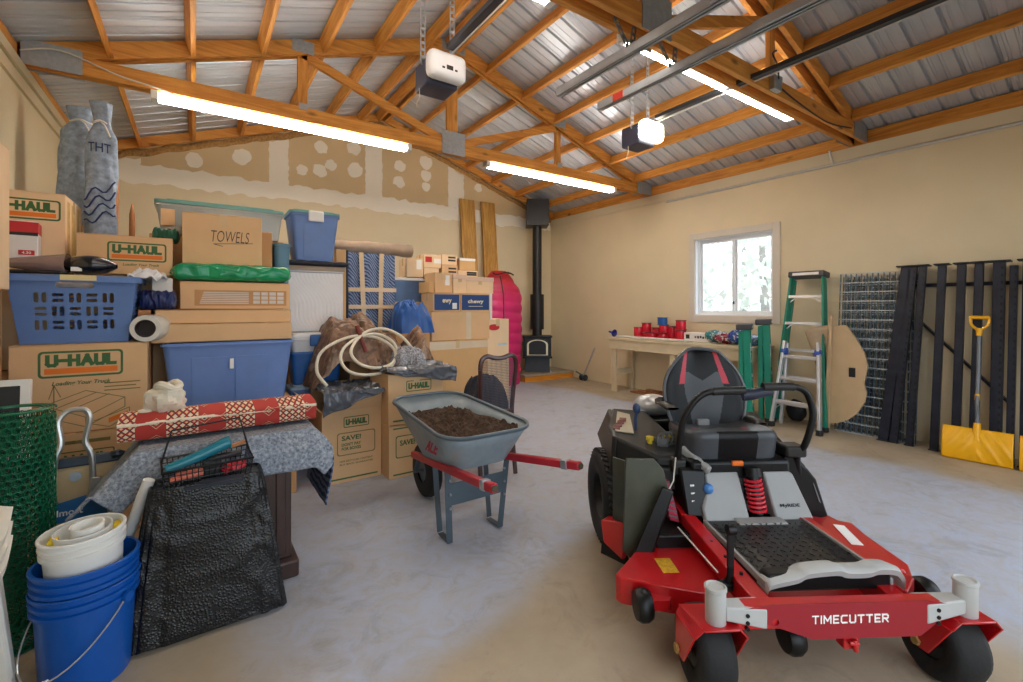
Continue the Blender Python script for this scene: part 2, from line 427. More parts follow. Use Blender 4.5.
# ================================================================ trusses
PLY = .042
def truss(name, label, yc, lights=None, gap=.07):
    t = thing(name, label, 'roof truss', (XM, yc, HW), 0, 'roof trusses')
    L = (XR-XL)/2
    bc = MB()
    for s in (-1, 1): bc.box(-L+.01, L-.01, s*(gap/2)-(PLY/2)*1+ (0), s*(gap/2)+PLY/2, .015, .155)
    put('bottom_chord', bc, LUM, t, bevel=.002, seg=1)
    def zc(x): return .005+PIT*(L-abs(x))
    for s in (-1, 1):
        c = MB()
        for q in (-1, 1):
            y0 = q*gap/2-PLY/2; y1 = q*gap/2+PLY/2
            P = [(s*(L-.0), zc(L)), (0, zc(0)), (0, zc(0)+.145), (s*L, zc(L)+.145)]
            if s > 0: P = P[::-1]
            c.prism(P, 'y', y0, y1)
        put('top_chord', c, LUM, t, bevel=.002, seg=1)
    c = MB(); c.box(-.07, .07, -.02, .02, .15, zc(0)+.02); put('king_post', c, LUMZ, t, bevel=.002, seg=1)
    for s in (-1, 1):
        xw = s*1.65
        c = MB(); c.box(xw-.045, xw+.045, -.02, .02, .15, zc(xw)+.05); put('web_post', c, LUMZ, t, bevel=.002, seg=1)
        c = MB(); c.beam((s*.06, 0, .14), (xw, 0, zc(xw)+.02), .04, .09, (0, 0, 1)); put('web_brace', c, LUM, t, bevel=.002, seg=1)
    def gus(x, z, w, h):
        for q in (-1, 1):
            g = MB(); y = q*(gap/2+PLY/2+.003)
            n = max(4, int(w/.012)); 
            for i in range(n):
                x0 = x-w/2+w*i/n; g.box(x0, x0+w/n*.62, y-.004, y+.003, z-h/2, z+h/2)
            g.box(x-w/2, x+w/2, y-.002, y+.002, z-h/2, z+h/2)
            put('gusset_plate', g, GALVD, t, smooth=False)
    gus(0, .13, .3, .27); gus(-L+.2, .10, .34, .19); gus(L-.2, .10, .34, .19)
    gus(-1.65, zc(1.65)+.07, .2, .12); gus(1.65, zc(1.65)+.07, .2, .12); gus(0, zc(0)+.06, .3, .18)
    for s in (-1, 1): gus(s*1.65, .16, .08, .06)
    return t
truss('roof_truss', 'long double timber truss over the boxes carrying the tube light nearest the back wall', 4.94)
truss('roof_truss', 'dark heavy double timber truss overhead at right above the mower', 2.05, gap=.12)
# rafters of the gable end
t = thing('gable_rafter', 'pair of sloping wooden rafters along the top of the back wall', 'rafter', (XM, YB-.06, HW))
for s in (-1, 1):
    c = MB(); L = (XR-XL)/2; P = [(s*L, .02), (0, .02+PIT*L), (0, .145+PIT*L), (s*L, .145)]
    c.prism(P if s < 0 else P[::-1], 'y', -.02, .02); put('rafter', c, LUM, t)
# purlins: each its own timber
PX = [5.75-.545*i for i in range(6)]+[2.62]
pl_lab = 'orange brown wooden roof purlin running lengthwise under the corrugated metal roof'
first = None
for i, x0 in enumerate(PX):
    for s in (1, -1):
        x = x0 if s > 0 else XL+XR-x0+(.10 if x0 > 2.7 else 0)
        for y0, y1 in ((YF, 1.965), (2.135, 4.88), (5.0, YB-.08)):
            c = MB(); a = math.atan(PIT)*s
            zt = zr(x)-.004
            M = Matrix.Rotation(a, 3, 'Y')
            c.obox((0, 0, 0), (.04, y1-y0, .13), M)
            o = put('ceiling_purlin', c, LUMY, None, (x-sin(a)*.066*1, (y0+y1)/2, zt-.068), bevel=.002, seg=1)
            tag(o, pl_lab, 'purlin', 'roof purlins')
# ================================================================ fluorescent fixtures
TUBE = emit('tube_glow', (255, 247, 234), 34.0); WHITE = mat('white_enamel', (236, 236, 234), .35, 0, .02)
def fixture(x0, x1, y, label, z=3.206):
    t = thing('tube_light', label, 'tube light', ((x0+x1)/2, y, z), 0, 'fluorescent tube lights')
    L = (x1-x0)/2
    c = MB(); c.prism([(-.03, 0), (-.03, -.045), (.03, -.045), (.03, 0)], 'x', -L, L); put('housing', c, WHITE, t)
    for k in (-1, 1):
        c = MB(); c.cyl((-L+.05, k*.036, -.052), (L-.05, k*.036, -.052), .017, n=10); put('tube', c, TUBE, t)
    for k in (-1, 1):
        c = MB(); c.box(k*(L-.025)-.025, k*(L-.025)+.025, -.06, .06, -.072, -.0); put('end_cap', c, WHITE, t, bevel=.006)
    return t
fixture(-.31, 2.0, 4.94, 'lit white tube light under the timber truss above the stacked boxes')
fixture(2.99, 5.3, 4.94, 'lit white tube light on the far truss nearest the stove pipe')
fixture(2.42, 4.86, 2.17, 'lit white tube light under the dark right hand truss behind the door tracks', 3.285)
fixture(-.62, 1.8, 2.15, 'lit white tube light cut off by the top of the photo', 3.285)
# ================================================================ garage door openers, rails, tracks
OPG = mat('opener_grey', (62, 66, 88), .5, 0, .06); LENSW = mat('opener_lens', (240, 240, 244), .3, 0, .01); STR = mat('perforated_strap', (196, 204, 214), .38, .6, .1, 30)
LENSL = emit('opener_lens_lit', (255, 244, 214), 9)
def strap(mb, p0, p1, w=.032):
    p0 = Vector(p0); p1 = Vector(p1); n = int((p1-p0).length/.05)
    d = (p1-p0)/n
    mb.beam(p0+Vector((w*.5, 0, 0)), p1+Vector((w*.5, 0, 0)), .006, w*.28, (0, 1, 0)); mb.beam(p0-Vector((w*.5, 0, 0)), p1-Vector((w*.5, 0, 0)), .006, w*.28, (0, 1, 0))
    for i in range(n+1): mb.beam(p0+d*i-Vector((w/2, 0, 0)), p0+d*i+Vector((w/2, 0, 0)), .02, .006, (0, 1, 0))
def opener(x, y, lit, label):
    t = thing('garage_door_opener', label, 'garage door opener', (x, y, 3.0), 0, 'garage door openers')
    c = MB(); c.box(-.125, .125, -.03, .2, 0, .2); put('motor_housing', c, OPG, t, bevel=.02, seg=3)
    c = MB(); c.box(-.15, .15, -.14, -.02, .02, .215); put('lens', c, LENSL if lit else LENSW, t, bevel=.05, seg=4)
    if not lit:
        for dx, w in ((0, .05), (-.05, .02), (.05, .02)):
            g = MB(); g.box(dx-w/2, dx+w/2, -.144, -.141, .075, .075+w*.6); put('emblem', g, mat('emblem_dark', (50, 44, 40), .5), t)
    for k in (-1, 1):
        c = MB(); strap(c, (k*.12, .06, .17), (k*.12, .06, zr(x)-3.0-.13)); put('hanger_strap', c, STR, t, smooth=False)
    c = MB(); c.beam((0, -.14, .235), (0, YF-y+.05, .255), .05, .035); put('rail', c, mat('rail_steel', (70, 72, 78), .35, .7, .1), t)
    c = MB(); c.tube(smoothpath([(.02, -.14, .2), (.03, -1, .215), (.02, -2.6, .23)]), .006, 6); put('drive_belt', c, mat('belt_grey', (200, 200, 198), .5), t)
    c = MB(); c.tube(smoothpath([(-.13, .1, 0), (-.13, .1, -.06), (-.15, .1, -.11), (-.15, .1, -.14)]), .003, 5); put('antenna_wire', c, mat('cream_wire', (214, 206, 180), .5), t)
opener(1.5, 3.1, False, 'grey garage door opener with unlit white lens hanging on two straps')
opener(3.72, 3.05, True, 'grey garage door opener with a glowing bulb lens hanging at right')
TRK = mat('track_steel', (186, 190, 196), .35, .35, .1, 12)
def track(x, label, flag=False):
    t = thing('garage_door_track', label, 'garage door track', (x, 1.2, 3.0), 0, 'garage door tracks')
    y0, y1 = YF-1.2+.05, 1.47
    c = MB(); w = .05
    c.box(-w/2, w/2, y0, y1, .028, .032); c.box(-w/2, -w/2+.004, y0, y1, -.03, .032); c.box(w/2-.004, w/2, y0, y1, -.03, .032); c.box(-w/2, -w/2+.018, y0, y1, -.03, -.026); c.box(w/2-.018, w/2, y0, y1, -.03, -.026)
    put('rail', c, TRK, t, smooth=False)
    c = MB(); c.beam((-.04, .2, .0), (-.04, y0, .0), .02, .05); put('angle_iron', c, TRK, t, smooth=False)
    for k in (-1, 1):
        c = MB(); strap(c, (k*.02, .78+.0*k, .03), (k*.09, .82, .2)); put('hanger_strap', c, mat('dark_strap', (120, 122, 124), .45, .6, .2, 30), t, smooth=False)
    if flag:
        c = MB(); c.box(-w/2-.004, -w/2-.001, 1.2, 1.3, -.028, .028); put('red_tape_mark', c, mat('red_tape', (206, 60, 40), .5), t)
    return t
track(2.27, 'steel garage door track hanging under the roof, the one nearer the grey opener')
track(2.70, 'steel garage door track with a red tape mark near its tip', True)
# cables and conduit
b = MB(); pts = smoothpath([(XL+.03, 4.86, 3.28), (-.85, 4.85, 3.34), (-.5, 4.84, 3.24), (-.2, 4.85, 3.20), (-.02, 4.85, 3.12), (.05, 4.85, 3.08), (.1, 4.85, 3.07)])
b.tube(pts, .006, 6); single('electric_cable', b, mat('white_cable', (226, 222, 210), .5), 'white cable looping along the left end of the far truss', 'cable')
b = MB(); b.tube([(XR-.018, 4.6, 3.04), (XR-.018, YF+.02, 3.04)], .017, 10); b.tube([(XR-.03, 2.3, 3.05), (XR-.06, 2.32, 3.2)], .012, 8)
single('electric_conduit', b, mat('conduit_grey', (206, 204, 200), .4, .2, .05), 'pale conduit pipe along the top of the right wall', 'conduit')
t = thing('junction_box', 'grey junction box with black leads on the right hand truss', 'junction box', (4.05, 1.969, 3.27))
b = MB(); b.box(-.06, .06, -.05, .0, -.06, .06); put('box', b, GALV, t, bevel=.006)
b = MB(); b.tube(smoothpath([(0, -.05, .03), (-.08, -.08, .1), (-.12, -.06, .2), (0, -.03, .28)]), .007, 6); b.tube(smoothpath([(.06, -.02, 0), (.4, -.03, -.06), (1.0, -.03, -.1), (1.6, -.02, -.02)]), .007, 6); put('lead', b, mat('black_cable', (24, 24, 26), .5), t)
# ================================================================ outside: trees past the window
LEAF = mat('pale_foliage', (238, 243, 236), .8, 0, .06, 3); BARK = mat('bark', (176, 172, 168), .9, 0, .15, 8)
def tree(x, y, h, r, seed, label):
    t = thing('tree', label, 'tree', (x, y, -.3), 0, 'trees outside the window')
    b = MB(); b.tube(smoothpath([(0, 0, 0), (.05, 0, h*.4), (0, .1, h*.9)]), lambda k: .18*(1-k*.8), 8); put('trunk', b, BARK, t)
    b = MB(); rr = random.Random(seed)
    for i in range(420):
        a = rr.uniform(0, 2*pi); q = rr.random()**.5; z = h*(.25+.75*rr.random()); k = r*q*(1-.55*(z/h-.25))
        c = Vector((k*cos(a), k*sin(a), z)); n = Vector((rr.gauss(0, 1), rr.gauss(0, 1), rr.gauss(0, 1))).normalized(); u = n.orthogonal().normalized(); w = n.cross(u); s = rr.uniform(.1, .24)
        b.face([b.v(c+u*s), b.v(c+w*s*.6), b.v(c-u*s), b.v(c-w*s*.6)])
    put('crown', b, LEAF, t, smooth=False)
tree(11.8, 8.2, 3.0, 1.0, 1, 'pale green tree outside, low behind the left window sash')
tree(15.6, 11.6, 4.4, 1.5, 2, 'pale green tree outside, by the left edge of the window')
tree(11.3, 5.7, 4.4, 1.2, 3, 'pale green tree outside, filling the right window sash')
tree(15.2, 8.3, 5.4, 1.6, 4, 'tall pale tree outside, behind the middle bar of the window')
# ================================================================ carton kit
def m_card(name, c):
    m, nt, p = newmat(name); v = coords(nt)
    f = tex_noise(nt, v, 2.5, 4); nt.links.new(ramp(nt, f, [(.3, shade(rgb(*c), .92)), (.7, shade(rgb(*c), 1.06))]), p.inputs['Base Color'])
    p.inputs['Roughness'].default_value = .7
    w = nt.nodes.new('ShaderNodeTexWave'); w.inputs['Scale'].default_value = 60; w.bands_direction = 'X'; nt.links.new(v, w.inputs['Vector'])
    bump(nt, p, w.outputs['Fac'], .05, .003); return m
CARD = [m_card('cardboard', (221, 182, 136)), m_card('cardboard_pale', (236, 206, 166)), m_card('cardboard_dark', (192, 146, 98)), m_card('cardboard_golden', (214, 172, 118))]
INSIDE = m_card('cardboard_inside', (186, 140, 92))
TAPE = mat('packing_tape', (216, 186, 142), .22, 0, .06); CTAPE = mat('clear_tape', (222, 204, 176), .12, 0, .04)
GRN = mat('print_green', (62, 104, 58), .6, 0, .08); ORG = mat('print_orange', (232, 122, 34), .6, 0, .06); BLK = mat('print_black', (40, 36, 32), .6, 0, .1)
REDP = mat('print_red', (196, 34, 40), .5, 0, .06); WHT = mat('print_white', (244, 242, 238), .5, 0, .02); DGRN = mat('print_faint_green', (120, 112, 60), .65, 0, .1)
def carton(label, x0, x1, y0, y1, z0, z1, tone=0, opened=False, seam='y', tape=True, group=None, rz=0, flap=.0):
    t = thing('cardboard_carton', label, 'cardboard box', ((x0+x1)/2, (y0+y1)/2, z0), rz, group)
    w, d, h = (x1-x0)/2, (y1-y0)/2, z1-z0
    m = CARD[tone]
    b = MB()
    if opened:
        q = .006
        b.box(-w, w, -d, d, 0, q)
        for a in ((-w, w, -d, -d+q), (-w, w, d-q, d), (-w, -w+q, -d+q, d-q), (w-q, w, -d+q, d-q)): b.box(*a, q, h)
        put('body', b, m, t, smooth=False)
        fl = min(w, d)*.75
        for k, (px, py, ax) in enumerate(((0, -d, 'f'), (0, d, 'b'), (-w, 0, 'l'), (w, 0, 'r'))):
            c = MB(); a = R((62, 70, 40, 35)[k]+flap)
            if ax in 'fb':
                s = -1 if ax == 'f' else 1; c.hexa([(-w, s*d, h), (w, s*d, h), (w, s*(d-.005), h+.003), (-w, s*(d-.005), h+.003)], [(-w+.02, s*(d+fl*cos(a)), h+fl*sin(a)), (w-.02, s*(d+fl*cos(a)), h+fl*sin(a)), (w-.02, s*(d+fl*cos(a)-.005), h+fl*sin(a)+.003), (-w+.02, s*(d+fl*cos(a)-.005), h+fl*sin(a)+.003)])
            else:
                s = -1 if ax == 'l' else 1; c.hexa([(s*w, -d, h), (s*w, d, h), (s*(w-.005), d, h+.003), (s*(w-.005), -d, h+.003)], [(s*(w+fl*cos(a)), -d+.02, h+fl*sin(a)), (s*(w+fl*cos(a)), d-.02, h+fl*sin(a)), (s*(w+fl*cos(a)-.005), d-.02, h+fl*sin(a)+.003), (s*(w+fl*cos(a)-.005), -d+.02, h+fl*sin(a)+.003)])
            put('flap', c, m, t, smooth=False)
    else:
        b.box(-w, w, -d, d, 0, h-.006); put('body', b, m, t, bevel=.004)
        for s in (-1, 1):
            c = MB()
            if seam == 'y': c.box(min(s*.003, s*w), max(s*.003, s*w), -d, d, h-.006, h)
            else: c.box(-w, w, min(s*.003, s*d), max(s*.003, s*d), h-.006, h)
            put('flap', c, m, t, bevel=.002, seg=1)
        if tape:
            c = MB(); tw = .026
            if seam == 'y':
                c.box(-tw, tw, -d-.0012, d+.0012, h, h+.001); c.box(-tw, tw, -d-.0012, -d, h-.09, h); c.box(-tw, tw, d, d+.0012, h-.09, h)
            else:
                c.box(-w-.0012, w+.0012, -tw, tw, h, h+.001); c.box(-w-.0012, -w, -tw, tw, h-.09, h); c.box(w, w+.0012, -tw, tw, h-.09, h)
            put('tape', c, TAPE, t, smooth=False)
    t['d'] = d; return t
def frontmark(t, outlines, x, z, m, name='printed_mark', dy=.0008):
    me = plate(outlines, .0006); return put(name, me, m, t, (x, -t['d']-dy, z), FRONT, smooth=False)
def uhaul(t, x, z, w, h, orange=True, col=None, crop=0):
    """green frame, green letters, orange bar"""
    g = col or GRN; fw = h*.075
    frontmark(t, [rrect(-w/2, w/2, -h/2, h/2, h*.14), rrect(-w/2+fw, w/2-fw, -h/2+fw, h/2-fw, h*.09)], x, z, g, 'logo_frame')
    if orange:
        put('lettering', stroke_mesh('U-HAUL', w*.84, h*.46, .27, .42), g, t, (x, -t['d']-.0012, z+h*.14), FRONT, smooth=False)
        frontmark(t, [[(-w*.43, -h*.36), (w*.43, -h*.36), (w*.43, -h*.15), (-w*.43, -h*.15)]], x, z, ORG, 'logo_bar')
    else: put('lettering', stroke_mesh('U-HAUL', w*.84, h*.55, .27, .42), g, t, (x, -t['d']-.0012, z), FRONT, smooth=False)
def seg_mark(t, segs, x, z, m, w=.004, name='printed_drawing'):
    b = MB()
    for (a, c), (e, f) in segs: b.beam((a, 0, c), (e, 0, f), w, .0008, (0, 1, 0))
    return put(name, b, m, t, (x, -t['d']-.0008, z), smooth=False)
def seam_lines(t, zs=(), m=None): pass

# ================================================================ stack by the left wall
carton('tall plain carton at the left edge under the topmost left box', -1.085, -.875, 3.42, 3.66, 0, 1.47, 2, tape=False)
t = carton('plain carton standing highest at the left edge of the photo', -1.085, -.845, 3.5, 3.66, 1.475, 2.25, 1)
t = carton('big box with the truck drawing under the blue laundry basket', -.86, -.25, 3.7, 4.005, .64, 1.16, 0, seam='x')
uhaul(t, .0, .405, .375, .155); lettering(t, 'Loading Your Truck', .26, .03, (.0, -t['d']-.001, .29), GRN, bold=.02, shear=.25)
bx = [((-.2, .0), (.05, -.12)), ((.05, -.12), (.3, .02)), ((.05, -.12), (.05, -.2)), ((-.2, .0), (-.2, -.09)), ((-.2, -.09), (.05, -.2)), ((.05, -.2), (.3, -.06)), ((.3, .02), (.3, -.06)), ((-.2, 0), (.05, .1)), ((.05, .1), (.3, .02)),
      ((-.13, -.03), (.12, .08)), ((-.06, -.06), (.2, .06)), ((-.14, .16), (-.14, -.07)), ((-.14, .16), (-.17, .05)), ((-.14, .16), (-.1, .06)), ((.05, -.17), (.2, -.22)), ((.2, -.22), (.33, -.14)), ((.1, -.16), (.33, -.07)), ((.33, -.07), (.33, -.14))]
seg_mark(t, [((a*.72, c*.72), (e*.72, f*.72)) for (a, c), (e, f) in bx], -.02, .17, DGRN, .004)
frontmark(t, [[(.0, -.015), (.09, .02), (.09, .05), (0, .015)]], .12, .05, ORG, 'printed_mark')
seg_mark(t, [((0, k*.022), (.17-.02*(k % 2), k*.022)) for k in range(3)], .1, .235, DGRN, .006); seg_mark(t, [((0, k*.022), (.09, k*.022)) for k in range(4)], -.27, .1, DGRN, .005)
t = carton('bottom box below the truck drawing box, with an upside flap and tape', -.86, -.25, 3.68, 4.09, 0, .635, 0, seam='y')
uhaul(t, -.02, .49, .34, .085, False); frontmark(t, [[(-.03, -.05), (.03, -.05), (.03, .05), (-.03, .05)]], .19, .58, TAPE, 'tape')
seg_mark(t, [((-.2, 0), (.15, 0))], -.02, .585, DGRN, .02)
# laundry basket
BLUEB = mat('basket_blue', (92, 126, 186), .42, 0, .06)
t = thing('laundry_basket', 'blue plastic laundry basket with slots standing on the truck drawing box', 'laundry basket', (-.592, 3.94, 1.163))
def slots(nx, nz, w, h):
    out = []
    for i in range(nx):
        for j in range(nz):
            cx = (-w/2+w*(i+.5)/nx); cz = h*(.18+.62*(j+.5)/nz); s = w/nx
            for q in (-1, 1):
                if (i+j) % 2: out.append(rrect(cx-s*.34, cx+s*.34, cz+q*.0165-.0095, cz+q*.0165+.0095, .009, 3))
                else: out.append(rrect(cx+q*s*.22-.0105, cx+q*s*.22+.0105, cz-.030, cz+.030, .0102, 3))
    return out
def bwall(w0, w1, h, nx, grip=True):
    o = [[(-w0/2, 0), (w0/2, 0), (w1/2, h), (-w1/2, h)]]+slots(nx, 3, w0*.78, h)
    if grip: o.append(rrect(-.085, .085, h*.84, h*.93, .015, 3))
    return plate(o, .004)
bw0, bd0, bw1, bd1, bh = .48, .32, .57, .42, .395
me1 = bwall(bw0, bw1, bh, 5); me2 = bwall(bd0, bd1, bh, 3)
b = MB(); al = math.atan((bd1-bd0)/2/bh); al2 = math.atan((bw1-bw0)/2/bh)
b.join(me1, Matrix.Translation((0, -bd0/2, 0)) @ Matrix.Rotation(pi/2+al, 4, 'X')); b.join(me1, Matrix.Rotation(pi, 4, 'Z') @ Matrix.Translation((0, -bd0/2, 0)) @ Matrix.Rotation(pi/2+al, 4, 'X'))
for s in (-1, 1): b.join(me2, Matrix.Rotation(s*pi/2, 4, 'Z') @ Matrix.Translation((0, -bw0/2, 0)) @ Matrix.Rotation(pi/2+al2, 4, 'X'))
b.box(-bw0/2, bw0/2, -bd0/2, bd0/2, 0, .005); put('body', b, BLUEB, t, smooth=False)
b = MB(); ro = rrect(-.305, .305, -.225, .225, .06, 6); ri = rrect(-.275, .275, -.2, .2, .05, 6)
me = plate([ro, ri], .012); b.join(me, Matrix.Translation((0, 0, bh+.004)))
n = len(ro); b.hexa([(p[0], p[1], bh-.03) for p in ro], [(p[0]*1.0, p[1], bh-.029) for p in ro]) if False else None
A = [b.v((p[0], p[1], bh+.01)) for p in ro]; B2 = [b.v((p[0]*1.01, p[1]*1.015, bh-.028)) for p in ro]
for i in range(n): b.face([A[i], A[(i+1) % n], B2[(i+1) % n], B2[i]])
put('rim', b, BLUEB, t, bevel=.003, seg=1)
b = MB(); b.box(-.06, .1, -.234, -.229, bh-.02, bh+.012); put('label', b, mat('cream_label', (222, 206, 150), .6), t)
# washing in the basket
b = MB(); b.grid(lambda u, v: (-.84+.5*u, 3.78+.32*v, 1.5+.05*nz(u*4, v*3, 2)), 18, 12)
single('folded_laundry', b, mat('grey_cloth', (176, 170, 168), .9, 0, .2, 20), 'dull grey cloth lying inside the blue laundry basket', 'cloth', solid=.03)
t = thing('hand_vacuum', 'black hand vacuum with smoky clear nose lying on the laundry basket', 'vacuum cleaner', (-.63, 3.86, 1.577), R(-6))
b = MB(); b.grid(lambda u, v: ((-.02+.24*u), .085*cos(2*pi*v)*(sin(pi*min(max(u*.9+.1, .02), .98))**.5), .062+.062*sin(2*pi*v)*(sin(pi*min(max(u*.9+.1, .02), .98))**.5)), 14, 16, cv=True); put('body', b, mat('gloss_black', (18, 20, 30), .18, 0, .05, coat=.5), t)
b = MB(); b.grid(lambda u, v: (-.26+.25*u, (.055+.03*u)*cos(2*pi*v), .062+(.03+.036*u)*sin(2*pi*v)), 10, 14, cv=True); put('dust_cup', b, mat('smoky_plastic', (150, 130, 128), .15, 0, .1, alpha=.75), t)
b = MB(); b.box(-.27, .0, -.06, .06, 0, .022); put('base', b, mat('gloss_black', (0, 0, 0)), t, bevel=.008)
b = MB(); b.box(.02, .07, -.077, -.07, .02, .045); put('label', b, WHT, t)
b = MB(); b.grid(lambda u, v: (-.36+.2*u, 3.82+.3*v, 1.57+.06*sin(pi*u)*sin(pi*v)+.05*nz(u*6, v*6, 3)), 16, 16)
single('white_rag', b, mat('white_cloth', (226, 228, 234), .85, 0, .06, 12), 'white crumpled rag heaped at the right end of the laundry basket', 'cloth', solid=.006)
b = MB(); b.box(-.24, -.13, 3.9, 4.0, 1.37, 1.575); single('white_box', b, mat('white_card', (228, 224, 216), .6, 0, .03), 'plain white box beside the laundry basket, under the second printed box', 'box', bevel=.004)
b = MB(); b.grid(lambda u, v: (-.235+.2*u, 3.86+.3*v, 1.255+.11*sin(pi*min(u*1.1, 1))+.03*nz(u*5, v*4, 9)), 16, 14)
# wrap roll
t = thing('stretch_wrap_roll', 'roll of white stretch wrap lying beside the blue laundry basket', 'roll', (-.235, 3.78, 1.245))
M = Matrix.Translation((0, .05, 0)) @ Matrix.Rotation(pi/2, 4, 'X') ; M = Matrix.Rotation(R(-14), 4, 'Z') @ Matrix.Rotation(pi/2, 4, 'X')
b = MB(); b.lathe([(.056, -.1), (.082, -.1), (.085, -.09), (.085, .09), (.082, .1), (.056, .1), (.056, -.1)], 32, M); put('wrap', b, mat('stretch_film', (222, 222, 216), .18, 0, .04, 30), t)
b = MB(); b.lathe([(.055, -.102), (.05, -.102), (.05, .102), (.055, .102), (.055, -.102)], 24, M); b.lathe([(0, .06), (.05, .06)], 24, M); put('core', b, mat('core_dark', (58, 50, 48), .7), t)
# back row against the left wall
carton('tall plain carton supporting the printed box by the left wall', -1.08, -.725, 4.25, 4.75, 0, 1.65, 1, tape=False)
t = carton('printed box high by the left wall behind the red and white box', -1.06, -.715, 4.22, 4.74, 1.655, 2.13, 1, seam='x')
uhaul(t, -.01, .36, .32, .135)
t2 = t; b = MB(); d = t['d']
for k, (ya, yb) in enumerate(((-.2, -.13), (-.07, .03), (.1, .17))): b.box(.1725, .1735, ya, yb, .03, .44)
put('printed_mark', b, mat('print_yellow_tape', (206, 168, 96), .6, 0, .2, 18), t, smooth=False)
carton('plain carton behind the printed box by the left wall, flaps raised', -1.0, -.72, 4.8, 5.35, 1.3, 2.0, 3, True, flap=20)
carton('tall carton in the corner under the open flapped carton', -1.08, -.715, 4.8, 5.35, 0, 1.295, 0, tape=False)
carton('tall plain carton under the long printed box', -.64, -.15, 4.12, 4.42, 0, 1.6, 0, tape=False)
t = carton('long printed box right of the denim sacks, behind the laundry basket', -.645, -.135, 4.1, 4.4, 1.605, 1.87, 0, seam='x')
uhaul(t, .06, .155, .32, .13); lettering(t, 'Loading Your Truck', .2, .022, (.08, -t['d']-.001, .065), GRN, bold=.02, shear=.25)
# red and white box
t = thing('product_box', 'white product box with a red top band stuck out at upper left', 'box', (-.915, 4.1, 1.67), R(6))
b = MB(); b.box(-.1, .1, -.08, .08, 0, .24); put('body', b, mat('box_white', (232, 228, 226), .45, 0, .03), t, bevel=.003)
b = MB(); b.box(-.101, .101, -.0815, -.079, .165, .235); b.box(.0995, .1015, -.08, .08, .165, .235); put('printed_mark', b, REDP, t, smooth=False)
b = MB(); b.hexa([(-.1, -.082, .15), (.1, -.082, .15), (.1, -.0805, .15), (-.1, -.0805, .15)], [(-.1, -.082, .165), (.1, -.082, .172), (.1, -.0805, .172), (-.1, -.0805, .165)]); put('printed_mark', b, BLK, t, smooth=False)
b = MB(); b.box(.015, .085, -.0815, -.08, .03, .06); put('printed_mark', b, REDP, t); lettering(t, '4.30', .04, .016, (.05, -.0825, .045), WHT); lettering(t, 'QTY', .035, .015, (-.045, -.0815, .045), BLK)
carton('narrow carton under the red and white box', -1.06, -.76, 4.02, 4.2, 1.0, 1.665, 1)
carton('dim carton behind the left end of the laundry basket', -1.07, -.87, 3.75, 4.18, .0, .99, 2, tape=False)
# denim-like sacks
DEN = mat('denim_blue_grey', (150, 167, 190), .85, 0, .3, 26, bmp=.25, bscale=120); INK = mat('ink_navy', (44, 62, 112), .7, 0, .2)
def sack(label, x, y, z0, h, r0, r1, seed, ink=None):
    t = thing('tied_sack', label, 'sack', (x, y, z0), 0, 'tied denim sacks')
    def f(u, v):
        a = 2*pi*v
        k = (r0+(r1-r0)*u)
        if u > .8: k *= 1-.5*((u-.8)/.08) if u < .88 else .5+(.25*(u-.88)/.12)
        k *= 1+.24*nz(cos(a)*1.5, sin(a)*1.5+u*5, seed)+.06*nz(cos(a)*5, sin(a)*5, seed+u*12)
        return (k*cos(a)+.03*nz(u*3, seed), k*.8*sin(a), h*u)
    b = MB(); b.grid(f, 44, 28, cv=True); put('body', b, DEN, t, sub=1)
    M = Matrix.Translation((0, 0, h*.88))
    b = MB(); b.tube([(r1*.56*cos(a), r1*.46*sin(a), h*.885+.008*sin(3*a)) for a in [2*pi*i/16 for i in range(16)]], .008, 6, closed=True); b.tube(smoothpath([(0, -r1*.3, h*.885), (.03, -r1*.7, h*.86), (.06, -r1*.8, h*.80)]), .006, 6); put('tie', b, mat('white_tie', (228, 226, 220), .6), t)
    if ink:
        for k, (txt, z, w) in enumerate(ink):
            b = MB(); r = r0+(r1-r0)*z/h; me = text_mesh(txt, w, .07, .01)
            for vv in me.vertices: 
                a = vv.co.x/r; vv.co = ((r*1.08)*sin(a), -(r*1.08)*.8*cos(a)-.004, z+vv.co.y)
            put('lettering', me, INK, t, smooth=False)
        b = MB(); 
        for i in range(4): b.tube([((r0*1.04)*sin(a), -(r0*1.05)*.8*cos(a), h*(.34+.05*i)+.05*a+.03*sin(a*5+i)) for a in [-1+.2*j for j in range(11)]], .006, 5)
        put('printed_band', b, INK, t)
sack('blue grey denim-like sack, the fatter one, upright in a carton at upper left', -.755, 5.0, 2.02, .95, .15, .115, 3)
sack('slim tall denim-like sack with dark blue writing, tied at the top', -.595, 4.68, 1.6, 1.34, .10, .085, 8, [('THT', .98, .13)])
DOW = mat('dowel_wood', (186, 122, 72), .6, 0, .15, 12, (6, 6, .6)); NAVY = mat('navy_cloth', (36, 54, 110), .8, 0, .2, 14)
b = MB(); b.cyl((-.575, 5.1, 1.2), (-.555, 5.12, 2.45), .026, .022, 12); b.cyl((-.555, 5.12, 2.45), (-.555, 5.12, 2.47), .022, .012, 12); single('wooden_stake', b, DOW, 'taller wooden stake standing right of the denim sacks', 'wooden stake')
b = MB(); b.cyl((-.445, 5.0, 1.2), (-.44, 5.02, 2.16), .024, .02, 12); b.cyl((-.44, 5.02, 2.16), (-.44, 5.02, 2.25), .02, .004, 12); single('wooden_stake', b, DOW, 'shorter pointed wooden stake behind the long printed box', 'wooden stake')
b = MB(); b.box(-.64, -.3, 4.9, 5.25, 0, 1.2); single('plastic_crate', b, mat('hidden_grey', (120, 118, 116), .7), 'grey crate behind the pile under the wooden stakes', 'crate', bevel=.01)
b = MB(); b.grid(lambda u, v: (-.66+.05*cos(2*pi*v), 5.3+.05*sin(2*pi*v), 1.3+1.2*u), 10, 12, cv=True, mfn=lambda u, v: 1 if int(u*10) % 4 == 2 else 0)
